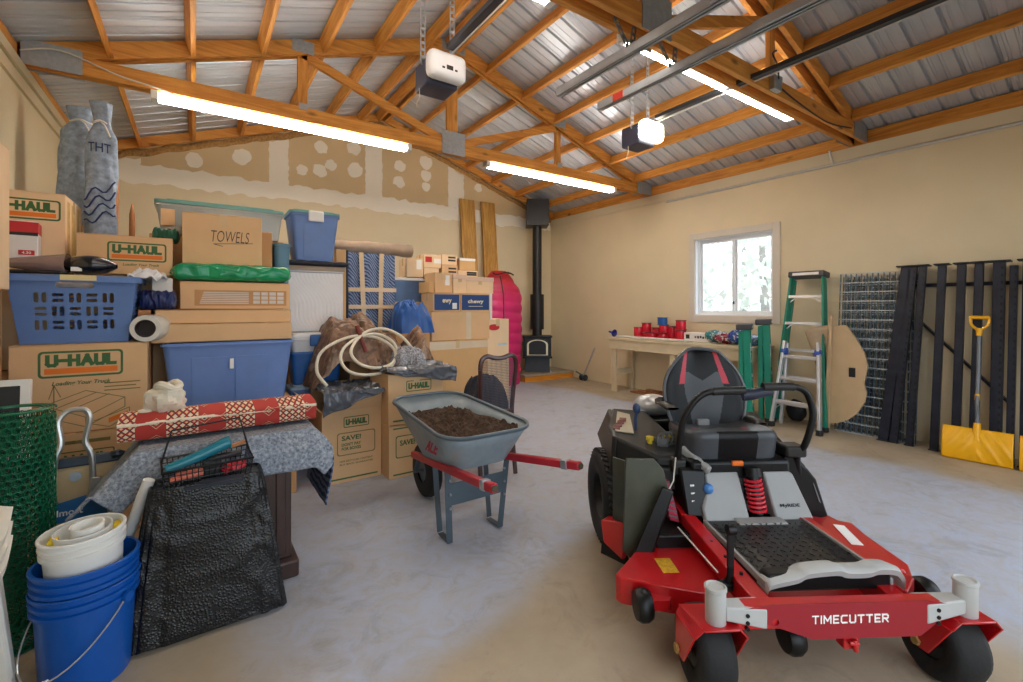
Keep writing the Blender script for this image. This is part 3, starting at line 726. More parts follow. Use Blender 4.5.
o = single('rolled_umbrella', b, [NAVY, WHT], 'navy and white striped rolled cloth beside the slim denim sack', 'rolled cloth')

# ================================================================ middle-left stack
BT = mat('tote_blue', (108, 138, 196), .42, 0, .06); BTD = mat('tote_blue_dark', (62, 92, 152), .45, 0, .06); TEAL = mat('tote_teal_lid', (108, 164, 160), .45, 0, .06)
CLEAR = mat('clear_plastic', (214, 224, 226), .12, 0, .05, alpha=.42); PALEB = mat('pale_blue_plastic', (168, 196, 214), .4, 0, .05)
def tote(label, x0, x1, y0, y1, z0, z1, m, lidm, taper=.05, handle=None, lid=True, ribs=3, group=None, name='storage_tote', lt=.035):
    t = thing(name, label, 'storage bin', ((x0+x1)/2, (y0+y1)/2, z0), 0, group)
    w, d, h = (x1-x0)/2, (y1-y0)/2, z1-z0
    hb = h-(lt if lid else 0)
    b = MB(); tw, td = w-taper-.012, d-taper-.012; uw, ud = w-.012, d-.012
    lo = rrect(-tw, tw, -td, td, .03); up = rrect(-uw, uw, -ud, ud, .04); n = len(lo); q = .004
    A = [b.v((p[0], p[1], 0)) for p in lo]; B2 = [b.v((p[0], p[1], hb)) for p in up]
    A2 = [b.v((p[0]*(1-q/tw), p[1]*(1-q/td), q)) for p in lo]; B3 = [b.v((p[0]*(1-q/uw), p[1]*(1-q/ud), hb)) for p in up]
    b.face(A[::-1]); b.face(A2)
    for i in range(n):
        j = (i+1) % n; b.face([A[i], A[j], B2[j], B2[i]]); b.face([A2[j], A2[i], B3[i], B3[j]]); b.face([B2[i], B2[j], B3[j], B3[i]])
    for k in range(ribs):                     # raised panels on the front
        x = -tw*.75+2*tw*.75*(k+.5)/ribs; pw = tw*.6/ribs
        fy = lambda z: -(td+(ud-td)*z/hb)
        z0_, z1_ = hb*.08, hb*.78
        b.hexa([(x-pw, fy(z0_)-.006, z0_), (x+pw, fy(z0_)-.006, z0_), (x+pw, fy(z0_), z0_), (x-pw, fy(z0_), z0_)], [(x-pw, fy(z1_)-.006, z1_), (x+pw, fy(z1_)-.006, z1_), (x+pw, fy(z1_), z1_), (x-pw, fy(z1_), z1_)])
    put('body', b, m, t, ang=30)
    b = MB()
    rim = rrect(-w, w, -d, d, .045); rin = rrect(-uw+.006, uw-.006, -ud+.006, ud-.006, .04)
    me = plate([rim, rin], .012); b.join(me, Matrix.Translation((0, 0, hb-.014))); put('rim', b, m, t, bevel=.003, seg=1)
    if lid:
        b = MB(); me = plate([rim], lt*.6); b.join(me, Matrix.Translation((0, 0, hb+lt*.3)))
        me = plate([rrect(-w*.84, w*.84, -d*.8, d*.8, .04)], lt*.4); b.join(me, Matrix.Translation((0, 0, hb+lt*.8))); put('lid', b, lidm, t, bevel=.005)
    if handle:
        b = MB(); hw2 = min(.07, w*.3); b.box(-hw2, hw2, -d-.016, -d+.004, hb-.075, hb+lt*.7); put('handle', b, handle, t, bevel=.01, seg=3)
    t['d'] = d; return t
carton('carton underneath the big open blue tote', -.2, .62, 3.72, 4.2, 0, .68, 2, tape=False)
t = tote('big blue storage tote under the two flat cartons', -.19, .605, 3.7, 4.25, .685, 1.14, BT, BT, .05, None, False, 2)
b = MB(); b.box(-.012, .012, -.265, -.258, .27, .34); put('latch', b, WHT, t, bevel=.003)
b = MB(); b.box(-.33, .33, -.19, .19, .006, .38); put('contents', b, mat('tote_contents', (52, 60, 84), .8), t, bevel=.02)
carton('lower of the two flat cartons on the blue tote', -.24, .6, 3.8, 4.3, 1.142, 1.265, 0, seam='x')
carton('upper flat carton on the blue tote, flap lifted', -.22, .6, 3.84, 4.3, 1.268, 1.36, 0, seam='x')
t = carton('carton showing a printed stack of plates, under the green bag', -.09, .62, 4.02, 4.42, 1.365, 1.565, 0, seam='x')
frontmark(t, [[(-.3, -.06), (.3, -.06), (.3, .055), (-.3, .055)]], .03, .085, CARD[2], 'printed_panel')
b = MB()
for k in range(7): b.box(-.27+.004*k, .04, -.0005, .0005, -.05+.013*k, -.043+.013*k)
for k in range(4):
    for j in range(3): b.box(.07+.055*k, .115+.055*k, -.0005, .0005, -.05+.032*j, -.025+.032*j)
put('printed_plates', b, mat('print_grey', (206, 204, 198), .5, 0, .1), t, (.03, -t['d']-.0022, .09), smooth=False)
# green bag
def slab_bag(x0, x1, y0, y1, z0, h, seed, amp=.25, nu=60, nv=24):
    def f(u, v):
        a = 2*pi*v; cx = cos(a); sx = sin(a)
        e = min(1, (sin(pi*u)*4)**.5) if 0 < u < 1 else 0.02
        e = max(e, .02)
        y = (y0+y1)/2+(y1-y0)/2*(abs(cx)**.5*(1 if cx > 0 else -1))*min(1, e+.25)
        z = z0+h/2+h/2*(abs(sx)**.6*(1 if sx > 0 else -1))*e
        k = amp*h
        z2 = z+k*.5*nz(u*9, v*7, seed)*(1 if sx > 0 else 0); y += k*.5*nz(u*12, v*9, seed+3)
        x = x0+(x1-x0)*u+.01*nz(v*8, u*3, seed)
        return (x, y, max(z2, z0))
    b = MB(); b.grid(f, nu, nv, cv=True); return b
GRNP = mat('green_plastic', (18, 148, 98), .18, 0, .12, 10, bmp=.5, bscale=14)
single('green_plastic_bag', slab_bag(-.15, .64, 3.98, 4.3, 1.567, .135, 4), GRNP, 'shiny green plastic bag laid flat between two cartons', 'plastic bag', sub=1)
t = carton('carton with TOWELS handwritten on its front', -.08, .435, 4.12, 4.5, 1.70, 2.08, 0)
lettering(t, 'TOWELS', .25, .085, (.045, -t['d']-.001, .215), BLK, bold=-.01, shear=.18); seg_mark(t, [((-.11, -.03), (.15, -.01)), ((-.11, -.03), (-.05, -.045))], .045, .185, BLK, .004)
carton('brown carton edge showing right of the TOWELS carton', .44, .53, 4.3, 4.6, 1.70, 2.0, 2, tape=False)
tote('teal bin half hidden right of the TOWELS carton', .535, .685, 4.31, 4.6, 1.568, 1.92, mat('tote_teal', (88, 132, 158), .4, 0, .06), TEAL, .01, lid=False, ribs=0)
carton('big carton on the floor behind the plates carton and green bag', -.3, .66, 4.62, 5.1, 0, 1.3, 0, tape=False)
t = carton('wide dull carton behind the TOWELS carton, under the long clear bin', -.3, .66, 4.62, 5.05, 1.305, 1.965, 2)
t = tote('long clear bin with teal lid on top of the middle-left pile', -.27, .66, 4.55, 5.0, 1.97, 2.25, CLEAR, TEAL, .03, None, True, 0, lt=.04)
b = MB(); b.box(-.4, .4, -.17, .17, .006, .17); put('contents', b, mat('bin_cloth', (232, 228, 220), .85, 0, .15, 12), t, bevel=.03)
b = MB(); b.box(-.42, -.33, -.222, -.216, .06, .19); put('label', b, mat('peach_label', (236, 196, 150), .6), t)
for s in (-.18, .2):
    b = MB(); b.tube(smoothpath([(s, .18, .24), (s, .2, .3), (s+.04, .19, .32), (s+.05, .17, .29)]), .011, 6); put('latch', b, BLK, t)
b = MB(); b.grid(lambda u, v: (-.55+.36*u, 4.68+.22*v, 1.62+.2*sin(pi*v)*(1-.3*u)+.04*nz(u*4, v*4, 1)), 14, 12); b.box(-.55, -.32, 4.7, 4.88, 0, 1.62)
single('grey_tarp', b, mat('dull_tarp', (150, 140, 128), .8, 0, .2, 9), 'dull grey brown tarp slumped left of the long clear bin', 'tarp')
single('dark_green_cloth', slab_bag(-.26, -.1, 4.2, 4.4, 1.86, .1, 7), mat('dark_green', (28, 84, 62), .7, 0, .2), 'dark green cloth peeking out left of the TOWELS carton', 'cloth')
carton('carton behind the white box that holds up the dark green cloth', -.12, -.1+.01, 4.3, 4.4, 1.57, 1.69, 2, tape=False) if False else None
b = MB(); b.box(-.125, -.095, 4.16, 4.44, 1.57, 1.85); b.box(-.26, -.095, 4.42, 4.5, 1.57, 1.86)
# navy folded cloths above the flat cartons
single('navy_bag', slab_bag(-.31, -.105, 3.86, 4.08, 1.362, .13, 2, .4), mat('navy_gloss', (24, 40, 92), .4, 0, .2, bmp=.4, bscale=18), 'navy blue fabric bag between the laundry basket and the plates carton', 'bag', sub=1)
b = MB(); b.box(-.31, -.245, 3.88, 4.08, 0, 1.36); single('wood_offcut', b, DOW, 'upright board edge behind the stretch wrap roll', 'board')
# mattress, bins and the second blue tote
b = MB(); b.box(.0, .37, -.08, .08, 0, .5)
t = thing('bed_mattress', 'white quilted mattress piece standing under the blue tote with teal lid', 'mattress', (.935, 4.72, 1.155))
def quilt(u, v):
    return (-.245+.49*u, -.115-.005*abs(sin(14*pi*(u+v*.5+.06*sin(9*v))))**.5, .565*v)
b = MB(); b.grid(quilt, 60, 60); put('quilted_cover', b, mat('white_ticking', (240, 240, 243), .8, 0, .03), t)
b = MB(); b.box(-.245, .245, -.113, .14, 0, .565); put('core', b, mat('white_ticking', (0, 0, 0)), t, bevel=.01)
b = MB(); b.box(-.247, .247, -.13, .14, .545, .565); put('piping', b, mat('pale_piping', (196, 196, 204), .7), t, bevel=.006)
b = MB(); b.box(.69, 1.2, 4.6, 5.0, 1.722, 1.765); single('particle_board', b, mat('grey_board', (176, 156, 136), .7, 0, .1, 8, (1, 9, 9)), 'grey brown board lying on the white mattress', 'board', bevel=.003)
single('folded_cover', slab_bag(.62, 1.25, 4.55, 5.0, 1.767, .05, 5, .3), mat('charcoal_cloth', (50, 54, 66), .8, 0, .15), 'charcoal folded cover under the blue tote with teal lid', 'cloth')
tote('tall blue tote with teal lid and white handle on the folded cover', .71, 1.16, 4.6, 5.0, 1.82, 2.29, BT, TEAL, .045, WHITE, True, 1)
carton('carton underneath the white quilted mattress piece', .7, 1.2, 4.62, 5.0, 0, 1.15, 0, tape=False)
tote('pale lidded bin at the bottom left of the brown tarp', .66, 1.12, 4.3, 4.58, 0, .7, BT, PALEB, .03, None, True, 2)
tote('bright blue bin stacked on the pale lidded bin', .66, 1.12, 4.3, 4.58, .705, .99, mat('bright_blue', (44, 104, 176), .35, 0, .1), BT, .03, None, False, 1)
t = tote('white bin with blue handle on the bright blue bin', .66, 1.12, 4.3, 4.58, .985, 1.15, mat('bin_white', (226, 230, 232), .4, 0, .04), WHITE, .02, mat('bright_blue', (0, 0, 0)), True, 0)
carton('golden carton edge left of the strapped blue bundle', 1.2, 1.3, 4.95, 5.15, 0, 1.98, 3, tape=False)
b = MB(); b.grid(lambda u, v: (1.325+.03*cos(2*pi*v)+.01*nz(u*6, v*2), 5.1+.1*sin(2*pi*v), 1.98*u), 20, 14, cv=True); single('dark_mat', b, mat('dark_blue_mat', (26, 40, 56), .7, 0, .3, 7), 'dark rolled mat upright left of the strapped blue bundle', 'mat')
# wrapped bundle
t = thing('wrapped_bundle', 'tall bundle in blue striped moving blankets strapped with tan tape', 'wrapped bundle', (1.64, 5.3, 0))
m, nt, p = newmat('blanket_stripe'); v = coords(nt); w = nt.nodes.new('ShaderNodeTexWave'); w.inputs['Scale'].default_value = 16; w.inputs['Distortion'].default_value = 4; w.bands_direction = 'DIAGONAL'; nt.links.new(v, w.inputs['Vector'])
nt.links.new(ramp(nt, w.outputs['Fac'], [(.3, rgb(58, 80, 124)), (.65, rgb(140, 158, 188))]), p.inputs['Base Color']); p.inputs['Roughness'].default_value = .8; BLK_STRIPE = m
b = MB(); b.grid(lambda u, v: (-.27+.54*u, -.13-.02*nz(u*5, v*7, 2)-.01*sin(u*pi*6), 1.98*v), 40, 60); b.box(-.27, .27, -.115, .13, 0, 1.98); put('blanket', b, BLK_STRIPE, t)
for x0, x1, a in ((-.11, -.06, .04), (.06, .11, -.02)):
    b = MB(); b.hexa([(x0+a, -.158, 0), (x1+a, -.158, 0), (x1+a, -.15, 0), (x0+a, -.15, 0)], [(x0-a, -.158, 1.985), (x1-a, -.158, 1.985), (x1-a, -.15, 1.985), (x0-a, -.15, 1.985)]); put('strap_tape', b, TAPE, t, smooth=False)
for z in (1.55, 1.36):
    b = MB(); b.box(-.275, .275, -.162, -.15, z, z+.045); put('strap_tape', b, TAPE, t, smooth=False)
b = MB(); b.grid(lambda u, v: (1.22+.95*u, 5.32+.075*cos(2*pi*v), 2.06+.075*sin(2*pi*v)+.015*nz(u*6, v*3)), 30, 16, cv=True)
b.cyl((1.221, 5.32, 2.06), (1.22, 5.32, 2.06), .074); b.cyl((2.169, 5.32, 2.06), (2.17, 5.32, 2.06), .074)
single('rolled_pad', b, mat('brown_pad', (158, 136, 116), .85, 0, .15, 9), 'brown rolled pad lying across the top of the strapped blue bundle', 'roll')

# ================================================================ right part of the pile
t = carton('large golden carton at floor behind the wooden chair', 2.14, 2.98, 4.85, 5.3, 0, .985, 3)
frontmark(t, [[(-.42, -.05), (.42, -.04), (.42, .04), (-.42, .05)]], 0, .93, CTAPE, 'tape')
t = carton('plain carton with white tape seam below the blue print boxes', 2.24, 3.02, 4.88, 5.3, .988, 1.325, 0)
frontmark(t, [[(-.04, -.168), (.03, -.168), (.03, .167), (-.04, .167)]], .1, .168, CTAPE, 'tape')
NB = mat('box_navy_print', (18, 62, 122), .45, 0, .05); CREAM = mat('print_cream', (240, 224, 190), .5, 0, .03)
for x0, x1, nm, lab in ((2.27, 2.62, 'ewy', 'blue printed delivery box with white label, left one of the pair'), (2.63, 3.04, 'chewy', 'blue printed delivery box with full word, right one of the pair')):
    t = carton(lab, x0, x1, 4.9, 5.25, 1.328, 1.545, 0, seam='x', group='blue delivery boxes')
    w = (x1-x0)/2
    frontmark(t, [[(-w+.012, .015), (w-.012, .015), (w-.012, .2), (-w+.012, .2)]], 0, 0, NB, 'printed_panel')
    lettering(t, nm, .22 if nm == 'chewy' else .12, .06, (.0, -t['d']-.0022, .115), CREAM, bold=.03)
    if nm == 'ewy': frontmark(t, [[(.07, .03), (.13, .03), (.13, .1), (.07, .1)]], 0, 0, WHT, 'label', .002)
    else: seg_mark(t, [((-.1, 0), (.1, 0))], 0, .06, CREAM, .006)
b = MB(); b.box(3.06, 3.1, 4.94, 5.24, 1.228, 1.55); single('white_packet', b, mat('white_card', (0, 0, 0)), 'thin white packet upright at the right of the blue print boxes', 'packet', bevel=.004)
b = MB(); b.box(3.03, 3.42, 5.0, 5.3, .985, 1.0)
t = carton('carton with an oval red logo right of the taped carton', 3.04, 3.38, 4.98, 5.35, .0, 1.225, 1)
frontmark(t, [[(.085*cos(2*pi*i/24), .04*sin(2*pi*i/24)) for i in range(24)]], -.06, 1.12, REDP, 'printed_mark'); lettering(t, 'FRESH', .1, .022, (-.06, -t['d']-.002, 1.12), WHT) if False else None
frontmark(t, [[(-.07, -.01), (.07, -.01), (.07, .01), (-.07, .01)]], .07, .9, PALEB, 'printed_mark')
PINK = mat('pinkish_card', (222, 190, 168), .6, 0, .05)
for lab, x0, x1, y, z0, z1, tone in (('brown shoebox with white label under the small cartons', 2.33, 2.55, 4.98, 1.55, 1.79, 0), ('pink pale carton middle of the row above the blue boxes', 2.56, 2.74, 4.96, 1.55, 1.77, 1), ('long pale lidded carton right of the row above the blue boxes', 2.75, 3.14, 4.98, 1.55, 1.75, 1)):
    t = carton(lab, x0, x1, y, y+.3, z0, z1, tone)
    if tone == 0: frontmark(t, [[(-.03, -.06), (.03, -.06), (.03, .06), (-.03, .06)]], .05, .15, WHT, 'label')
    else:
        w = (x1-x0)/2; b = MB(); b.box(-w-.004, w+.004, -t['d']-.006, t['d'], z1-z0-.05, z1-z0+.004); put('lid', b, PINK, t, bevel=.003)
carton('big carton behind holding the clear bin with white lid', 1.95, 3.2, 5.42, 5.85, 0, 1.44, 0, tape=False)
t = tote('clear blue bin with a white lid behind the blue tarp', 1.97, 2.44, 5.42, 5.8, 1.445, 1.745, mat('clear_blue', (120, 156, 204), .15, 0, .1, alpha=.6), WHITE, .02, None, True, 0)
b = MB(); b.box(-.18, .18, -.14, .14, .005, .2); put('contents', b, BTD, t, bevel=.02)
carton('carton behind the shoeboxes under the small cartons', 2.46, 3.2, 5.42, 5.8, 1.445, 1.77, 2, tape=False)
carton('small golden carton beside the clear bin with white lid', 2.26, 2.32, 5.0, 5.3, 1.55, 1.68, 3, tape=False)
sm = [(2.16, 2.38, 1.755, 1.99, 1, 'small pale carton with a white label at the left of the top row'), (2.39, 2.6, 1.775, 1.88, 1, 'small flat carton low in the top row beside the pale one'), (2.39, 2.63, 1.883, 2.05, 1, 'small carton with a red mark high in the top row'), (2.64, 2.87, 1.775, 1.93, 0, 'small carton with dark bands in the middle of the top row'), (2.64, 2.86, 1.933, 2.07, 1, 'topmost small carton with dark stripes by the plank'), (2.88, 3.18, 1.775, 1.87, 1, 'small flat carton under the white topped one at the right'), (2.9, 3.14, 1.873, 2.03, 3, 'small golden carton with white top nearest the left plank')]
for i, (x0, x1, z0, z1, tone, lab) in enumerate(sm):
    t = carton(lab, x0, x1, 5.44, 5.7, z0, z1, tone, seam='x', group='small cartons in the top row')
    w = (x1-x0)/2; h = z1-z0
    if i == 0: frontmark(t, [[(0, -.05), (.07, -.05), (.07, .07), (0, .07)]], .02, .15, WHT, 'label')
    if i == 2: frontmark(t, [[(-.05, -.02), (.04, -.02), (.04, .05), (-.05, .05)]], -.05, .09, REDP, 'printed_mark'); frontmark(t, [[(0, -.03), (.1, -.03), (.1, .03), (0, .03)]], .02, .09, WHT, 'label')
    if i in (3, 4, 5): 
        for z in (.06, .1): frontmark(t, [[(-.02, -.012), (w-.02, -.012), (w-.02, .012), (-.02, .012)]], 0, z*h/.14, BLK, 'printed_mark')
    if i == 6: b = MB(); b.box(-w, w, -t['d']-.003, t['d'], h-.03, h+.004); put('lid', b, WHT, t)
# blue tarp bundle on a carton
carton('carton under the bunched blue tarp', 1.72, 2.1, 4.62, 5.1, 0, 1.1, 2, tape=False)
def heap(x0, x1, y0, y1, z0, h, seed, nu=44, nv=32, fold=.35, fq=5, prof=None, base=True):
    def f(u, v):
        e = max(0, (1-(2*u-1)**4))*max(0, (1-(2*v-1)**4))
        r = 1-abs(noise.noise(Vector((u*fq, v*fq*.8, seed))))*2*fold
        r2 = 1-abs(noise.noise(Vector((u*fq*2.3+4, v*fq*2.1, seed))))*fold
        k = prof(u, v) if prof else 1
        return (x0+(x1-x0)*u+.03*nz(u*5, v*5, seed+2), y0+(y1-y0)*v+.03*nz(u*5, v*5, seed+7), z0+h*(e**.6)*k*(.35+.45*r+.2*r2)*1.0)
    b = MB(); b.grid(f, nu, nv); return b
single('blue_tarp', heap(1.78, 2.16, 4.62, 5.1, 1.1, .37, 12, 70, 60, .5, 4), mat('tarp_blue', (28, 84, 158), .3, 0, .15, 9), 'bunched bright blue tarp on a carton by the blue print boxes', 'tarp', sub=1)
# planks
for i, (px, w, lab) in enumerate(((471, .3, 'left of two long wooden planks leaning on the back wall'), (491.5, .3, 'right of two long wooden planks leaning on the back wall'))):
    x = 7.4*math.tan(math.atan((px-511.5)/460)+TH)
    b = MB(); b.hexa([(x-w/2, 7.18, 0), (x+w/2, 7.18, 0), (x+w/2, 7.22, 0), (x-w/2, 7.22, 0)], [(x-w/2-.06, 7.43, 3.36), (x+w/2-.06, 7.43, 3.36), (x+w/2-.06, 7.47, 3.36), (x-w/2-.06, 7.47, 3.36)])
    single('wooden_plank', b, wood('plank_wood', (150, 102, 40), (206, 160, 82), 2), lab, 'wooden plank', 'planks on the back wall', bevel=.004)
# sleeping bag
t = thing('sleeping_bag', 'red and magenta mummy sleeping bag standing by the black stove', 'sleeping bag', (4.52, 6.85, 0))
m, nt, p = newmat('sleeping_bag_nylon'); v = coords(nt); sp = nt.nodes.new('ShaderNodeSeparateXYZ'); nt.links.new(v, sp.inputs[0])
mr = nt.nodes.new('ShaderNodeMapRange'); mr.inputs['From Min'].default_value = 1.45; mr.inputs['From Max'].default_value = 1.9; nt.links.new(sp.outputs['Z'], mr.inputs['Value'])
nt.links.new(ramp(nt, mr.outputs['Result'], [(0, rgb(196, 30, 104)), (1, rgb(172, 36, 46))]), p.inputs['Base Color']); p.inputs['Roughness'].default_value = .4; BAGM = m
def sb(u, v):
    a = 2*pi*v; k = .42*min(1, (1-u)*4.2+.12)**.55*(.8+.2*min(1, u*2)); puff = 1+.07*abs(sin(u*pi*11+.6*cos(a)))+.07*nz(cos(a)*2, sin(a)*2, u*9)
    return (k*cos(a)*puff, k*.55*sin(a)*puff+.12*u, 2.03*u)
b = MB(); b.grid(sb, 120, 32, cv=True); put('shell', b, BAGM, t)
b = MB(); b.tube([(-.12+.05*u, -.40*.55*min(1, (1-u)*4.2+.12)**.55*1.04+.12*u-.012, 2.03*u) for u in [.3+.65*i/20 for i in range(21)]], .012, 6); put('zipper', b, mat('dark_maroon', (84, 20, 30), .5), t)
b = MB(); b.tube([(.2*cos(a), -.02+.12*sin(a), 1.97+.02*sin(3*a)) for a in [2*pi*i/20 for i in range(20)]], .012, 6, closed=True); put('drawcord', b, BLK, t)
# ================================================================ front boxes, brown tarp, hose
t = carton('open printed box with SAVE! on its front nearest the wheelbarrow', .8, 1.262, 3.73, 4.18, 0, .565, 0, True, flap=0)
uhaul(t, .03, .47, .2, .085, False)
frontmark(t, [rrect(-.15, .15, -.09, .09, .02), rrect(-.143, .143, -.083, .083, .018)], .03, .30, DGRN, 'logo_frame')
for s, z, w in (('SAVE!', .345, .15), ('DON\'T PAY', .295, .15), ('FOR BOXES', .262, .15)): lettering(t, s, w, .038 if s == 'SAVE!' else .024, (-.01, -t['d']-.001, z), GRN, bold=.03)
for k, z in enumerate((.165, .14)): lettering(t, ('100% RECYCLED CONTENT', 'BUY BACK GUARANTEE')[k], .26, .014, (.03, -t['d']-.001, z), DGRN)
seg_mark(t, [((-.2, 0), (.2, 0))], .0, .03, GRN, .012)
t = carton('lower printed box behind the wheelbarrow, under another box', 1.27, 1.74, 3.57, 4.02, 0, .43, 0)
frontmark(t, [rrect(-.1, .1, -.09, .09, .02), rrect(-.093, .093, -.083, .083, .018)], -.08, .25, GRN, 'logo_frame'); lettering(t, 'SAVE!', .13, .045, (-.08, -t['d']-.001, .28), GRN, bold=.03); seg_mark(t, [((-.2, 0), (.2, 0))], .0, .03, GRN, .012); seg_mark(t, [((-.2, 0), (.2, 0))], .0, .4, GRN, .01)
t = carton('upper printed box behind the wheelbarrow, plastic sheet on top', 1.26, 1.74, 3.56, 4.02, .435, .84, 0)
uhaul(t, .02, .3, .22, .09, False); seg_mark(t, [((-.2, 0), (.2, 0))], .0, .03, GRN, .012)
carton('carton buried under the brown camouflage tarp', 1.14, 1.68, 4.22, 4.6, 0, .90, 2, tape=False)
m, nt, p = newmat('camo_tarp'); v = coords(nt); f = tex_noise(nt, v, 4, 5, .6, .8)
nt.links.new(ramp(nt, f, [(.36, rgb(76, 54, 42)), (.46, rgb(146, 112, 88)), (.56, rgb(108, 80, 60)), (.66, rgb(186, 156, 130))]), p.inputs['Base Color']); p.inputs['Roughness'].default_value = .45; CAMO = m
def camo(u, v):
    x = .78+1.16*u; y = 3.96+.66*v
    e = min(1, 6*u)*min(1, 6*(1-u))*min(1, 4*v+.25)*min(1, 6*(1-v))
    g = lambda c, r, d, q: max(0, 1-((u-c)/r)**2-((v-d)/q)**2)**.5
    h = .27+.33*g(.26, .25, .5, .62)**1.4+.17*g(.55, .2, .6, .5)+.36*max(0, 1-abs(u-.87)/.12)*max(0, 1-abs(v-.35)/.6)
    c = crumple(u*3.2, v*2.0, 5.3, 3)
    return (x+.05*(crumple(u*4+9, v*3, 2)-.5), y+.07*(crumple(u*4, v*3+5, 8, 3)-.5)-.05*e*g(.27, .27, .3, .5), .70+e**.45*h*(.90+.15*c)+.02*e*nz(u*22, v*14, 4))
def cprof(u, v): return .70+.30*max(0, 1-abs(u-.3)/.26)+.62*max(0, 1-abs(u-.86)/.11)-.2*max(0, 1-abs(u-.62)/.12)+.10*(1-2*abs(noise.noise(Vector((u*11, v*8, 3)))))
b = MB(); b.grid(camo, 150, 90)
single('camouflage_tarp', b, CAMO, 'crumpled brown camouflage tarp heaped over the boxes behind the hose', 'tarp', sub=1)
m = mat('grey_sheet', (96, 100, 108), .18, .1, .3, 5, bmp=.6, bscale=9)
def sheet(x0, x1, y0, y1, zt, hang, seed, nu=90, nv=70, ends=(1, 1)):
    def f(u, v):
        L = (y1-y0)+hang; s = v*L
        x = x0+(x1-x0)*u
        cr = .075*(crumple(u*3, v*2.4, seed)-.25)
        if s < y1-y0: return (x+.02*nz(v*5, u*3, seed), y1-s, zt+max(cr, 0)+.008)
        k = s-(y1-y0); return (x+.02*nz(v*5, u*3, seed), y0-.012-max(cr, 0)*.6, zt+.03-k*max(.05, ends[0]+(ends[1]-ends[0])*u+.5*nz(u*2.3, 0, seed)))
    b = MB(); b.grid(f, nu, nv); return b
b = sheet(.79, 1.29, 3.66, 4.15, .70, .15, 31, ends=(1.25, .1)); single('plastic_sheet', b, m, 'grey plastic sheet spilling over the open SAVE! box', 'plastic sheet', solid=.003)
b = sheet(1.24, 1.84, 3.54, 4.05, .845, .12, 35, ends=(.05, 1.1)); single('plastic_sheet', b, m, 'shiny grey plastic sheet draped on the upper box behind the wheelbarrow', 'plastic sheet', solid=.003)
single('speckled_cloth', heap(1.42, 1.68, 3.74, 4.05, .86, .18, 41, fold=.6), mat('speckled_cloth', (150, 150, 156), .8, 0, .75, 60), 'grey and white speckled cloth bundled inside the hose loops', 'cloth')
# hose: loops lie tilted against the heap
def hp(px, py, Y):
    x = Y*math.tan(math.atan((px-511.5)/460)+TH); d = x*sin(TH)+Y*cos(TH); return (x, Y, H_CAM-(py-307)*d/460)
hpts = [(327, 386, 3.72), (317, 372, 3.74), (320, 354, 3.82), (336, 342, 3.9), (356, 336, 3.95), (378, 338, 3.97), (393, 348, 3.93), (395, 360, 3.84), (386, 371, 3.74), (368, 375, 3.68), (350, 372, 3.68), (341, 361, 3.76), (344, 348, 3.86), (358, 338, 3.93), (376, 334, 3.97), (392, 341, 3.95), (397, 353, 3.9), (391, 364, 3.79), (376, 368, 3.72), (360, 364, 3.72), (351, 353, 3.8), (356, 341, 3.9), (368, 331, 3.98), (385, 329, 4.0), (402, 337, 3.98), (414, 351, 3.9), (421, 362, 3.82), (426, 366, 3.8)]
b = MB(); b.tube(smoothpath([hp(*q) for q in hpts], 6), .0125, 8)
o = single('garden_hose', b, mat('hose_cream', (222, 214, 194), .4, 0, .05), 'cream coloured hose coiled in loops over the brown tarp', 'hose')
b = MB(); b.cyl(hp(357, 326, 3.98), hp(366, 352, 3.9), .02, .018, 10); single('garden_tool', b, mat('red_brown_handle', (122, 52, 44), .5, 0, .15), 'red brown tool shaft sticking up from the brown tarp', 'tool')
# ================================================================ front-left: cabinet, blanket, rug, basket
DW = mat('dark_walnut', (58, 36, 30), .32, 0, .25, 5, (6, 6, .8), coat=.2)
t = thing('wooden_cabinet', 'dark brown wooden cabinet under the grey moving blanket', 'cabinet', (.13, 2.86, 0))
b = MB(); b.box(-.27, .28, -.25, .25, .09, .705); put('body', b, DW, t, bevel=.004)
b = MB(); b.box(-.30, .31, -.3, .29, 0, .09); put('plinth', b, DW, t, bevel=.012)
b = MB(); b.box(-.31, .32, -.265, .25, .70, .722); put('top', b, DW, t, bevel=.008)
for x0, x1 in ((-.25, -.01), (.0, .25)):
    d = MB(); d.box(x0, x1, -.268, -.252, .12, .68); o = put('door', d, DW, t, bevel=.004)
    d = MB(); w = .045
    for a in ((x0, x0+w, .12, .68), (x1-w, x1, .12, .68), (x0+w, x1-w, .12, .165), (x0+w, x1-w, .635, .68)): d.box(a[0], a[1], -.275, -.268, a[2], a[3])
    put('door_moulding', d, DW, o, bevel=.004)
m, nt, p = newmat('moving_blanket'); v = coords(nt); f = tex_noise(nt, v, 70, 4, .7)
nt.links.new(ramp(nt, f, [(.32, rgb(86, 92, 104)), (.5, rgb(138, 146, 158)), (.68, rgb(178, 184, 192))]), p.inputs['Base Color']); p.inputs['Roughness'].default_value = .95; bump(nt, p, f, .3, .004); BLANK = m
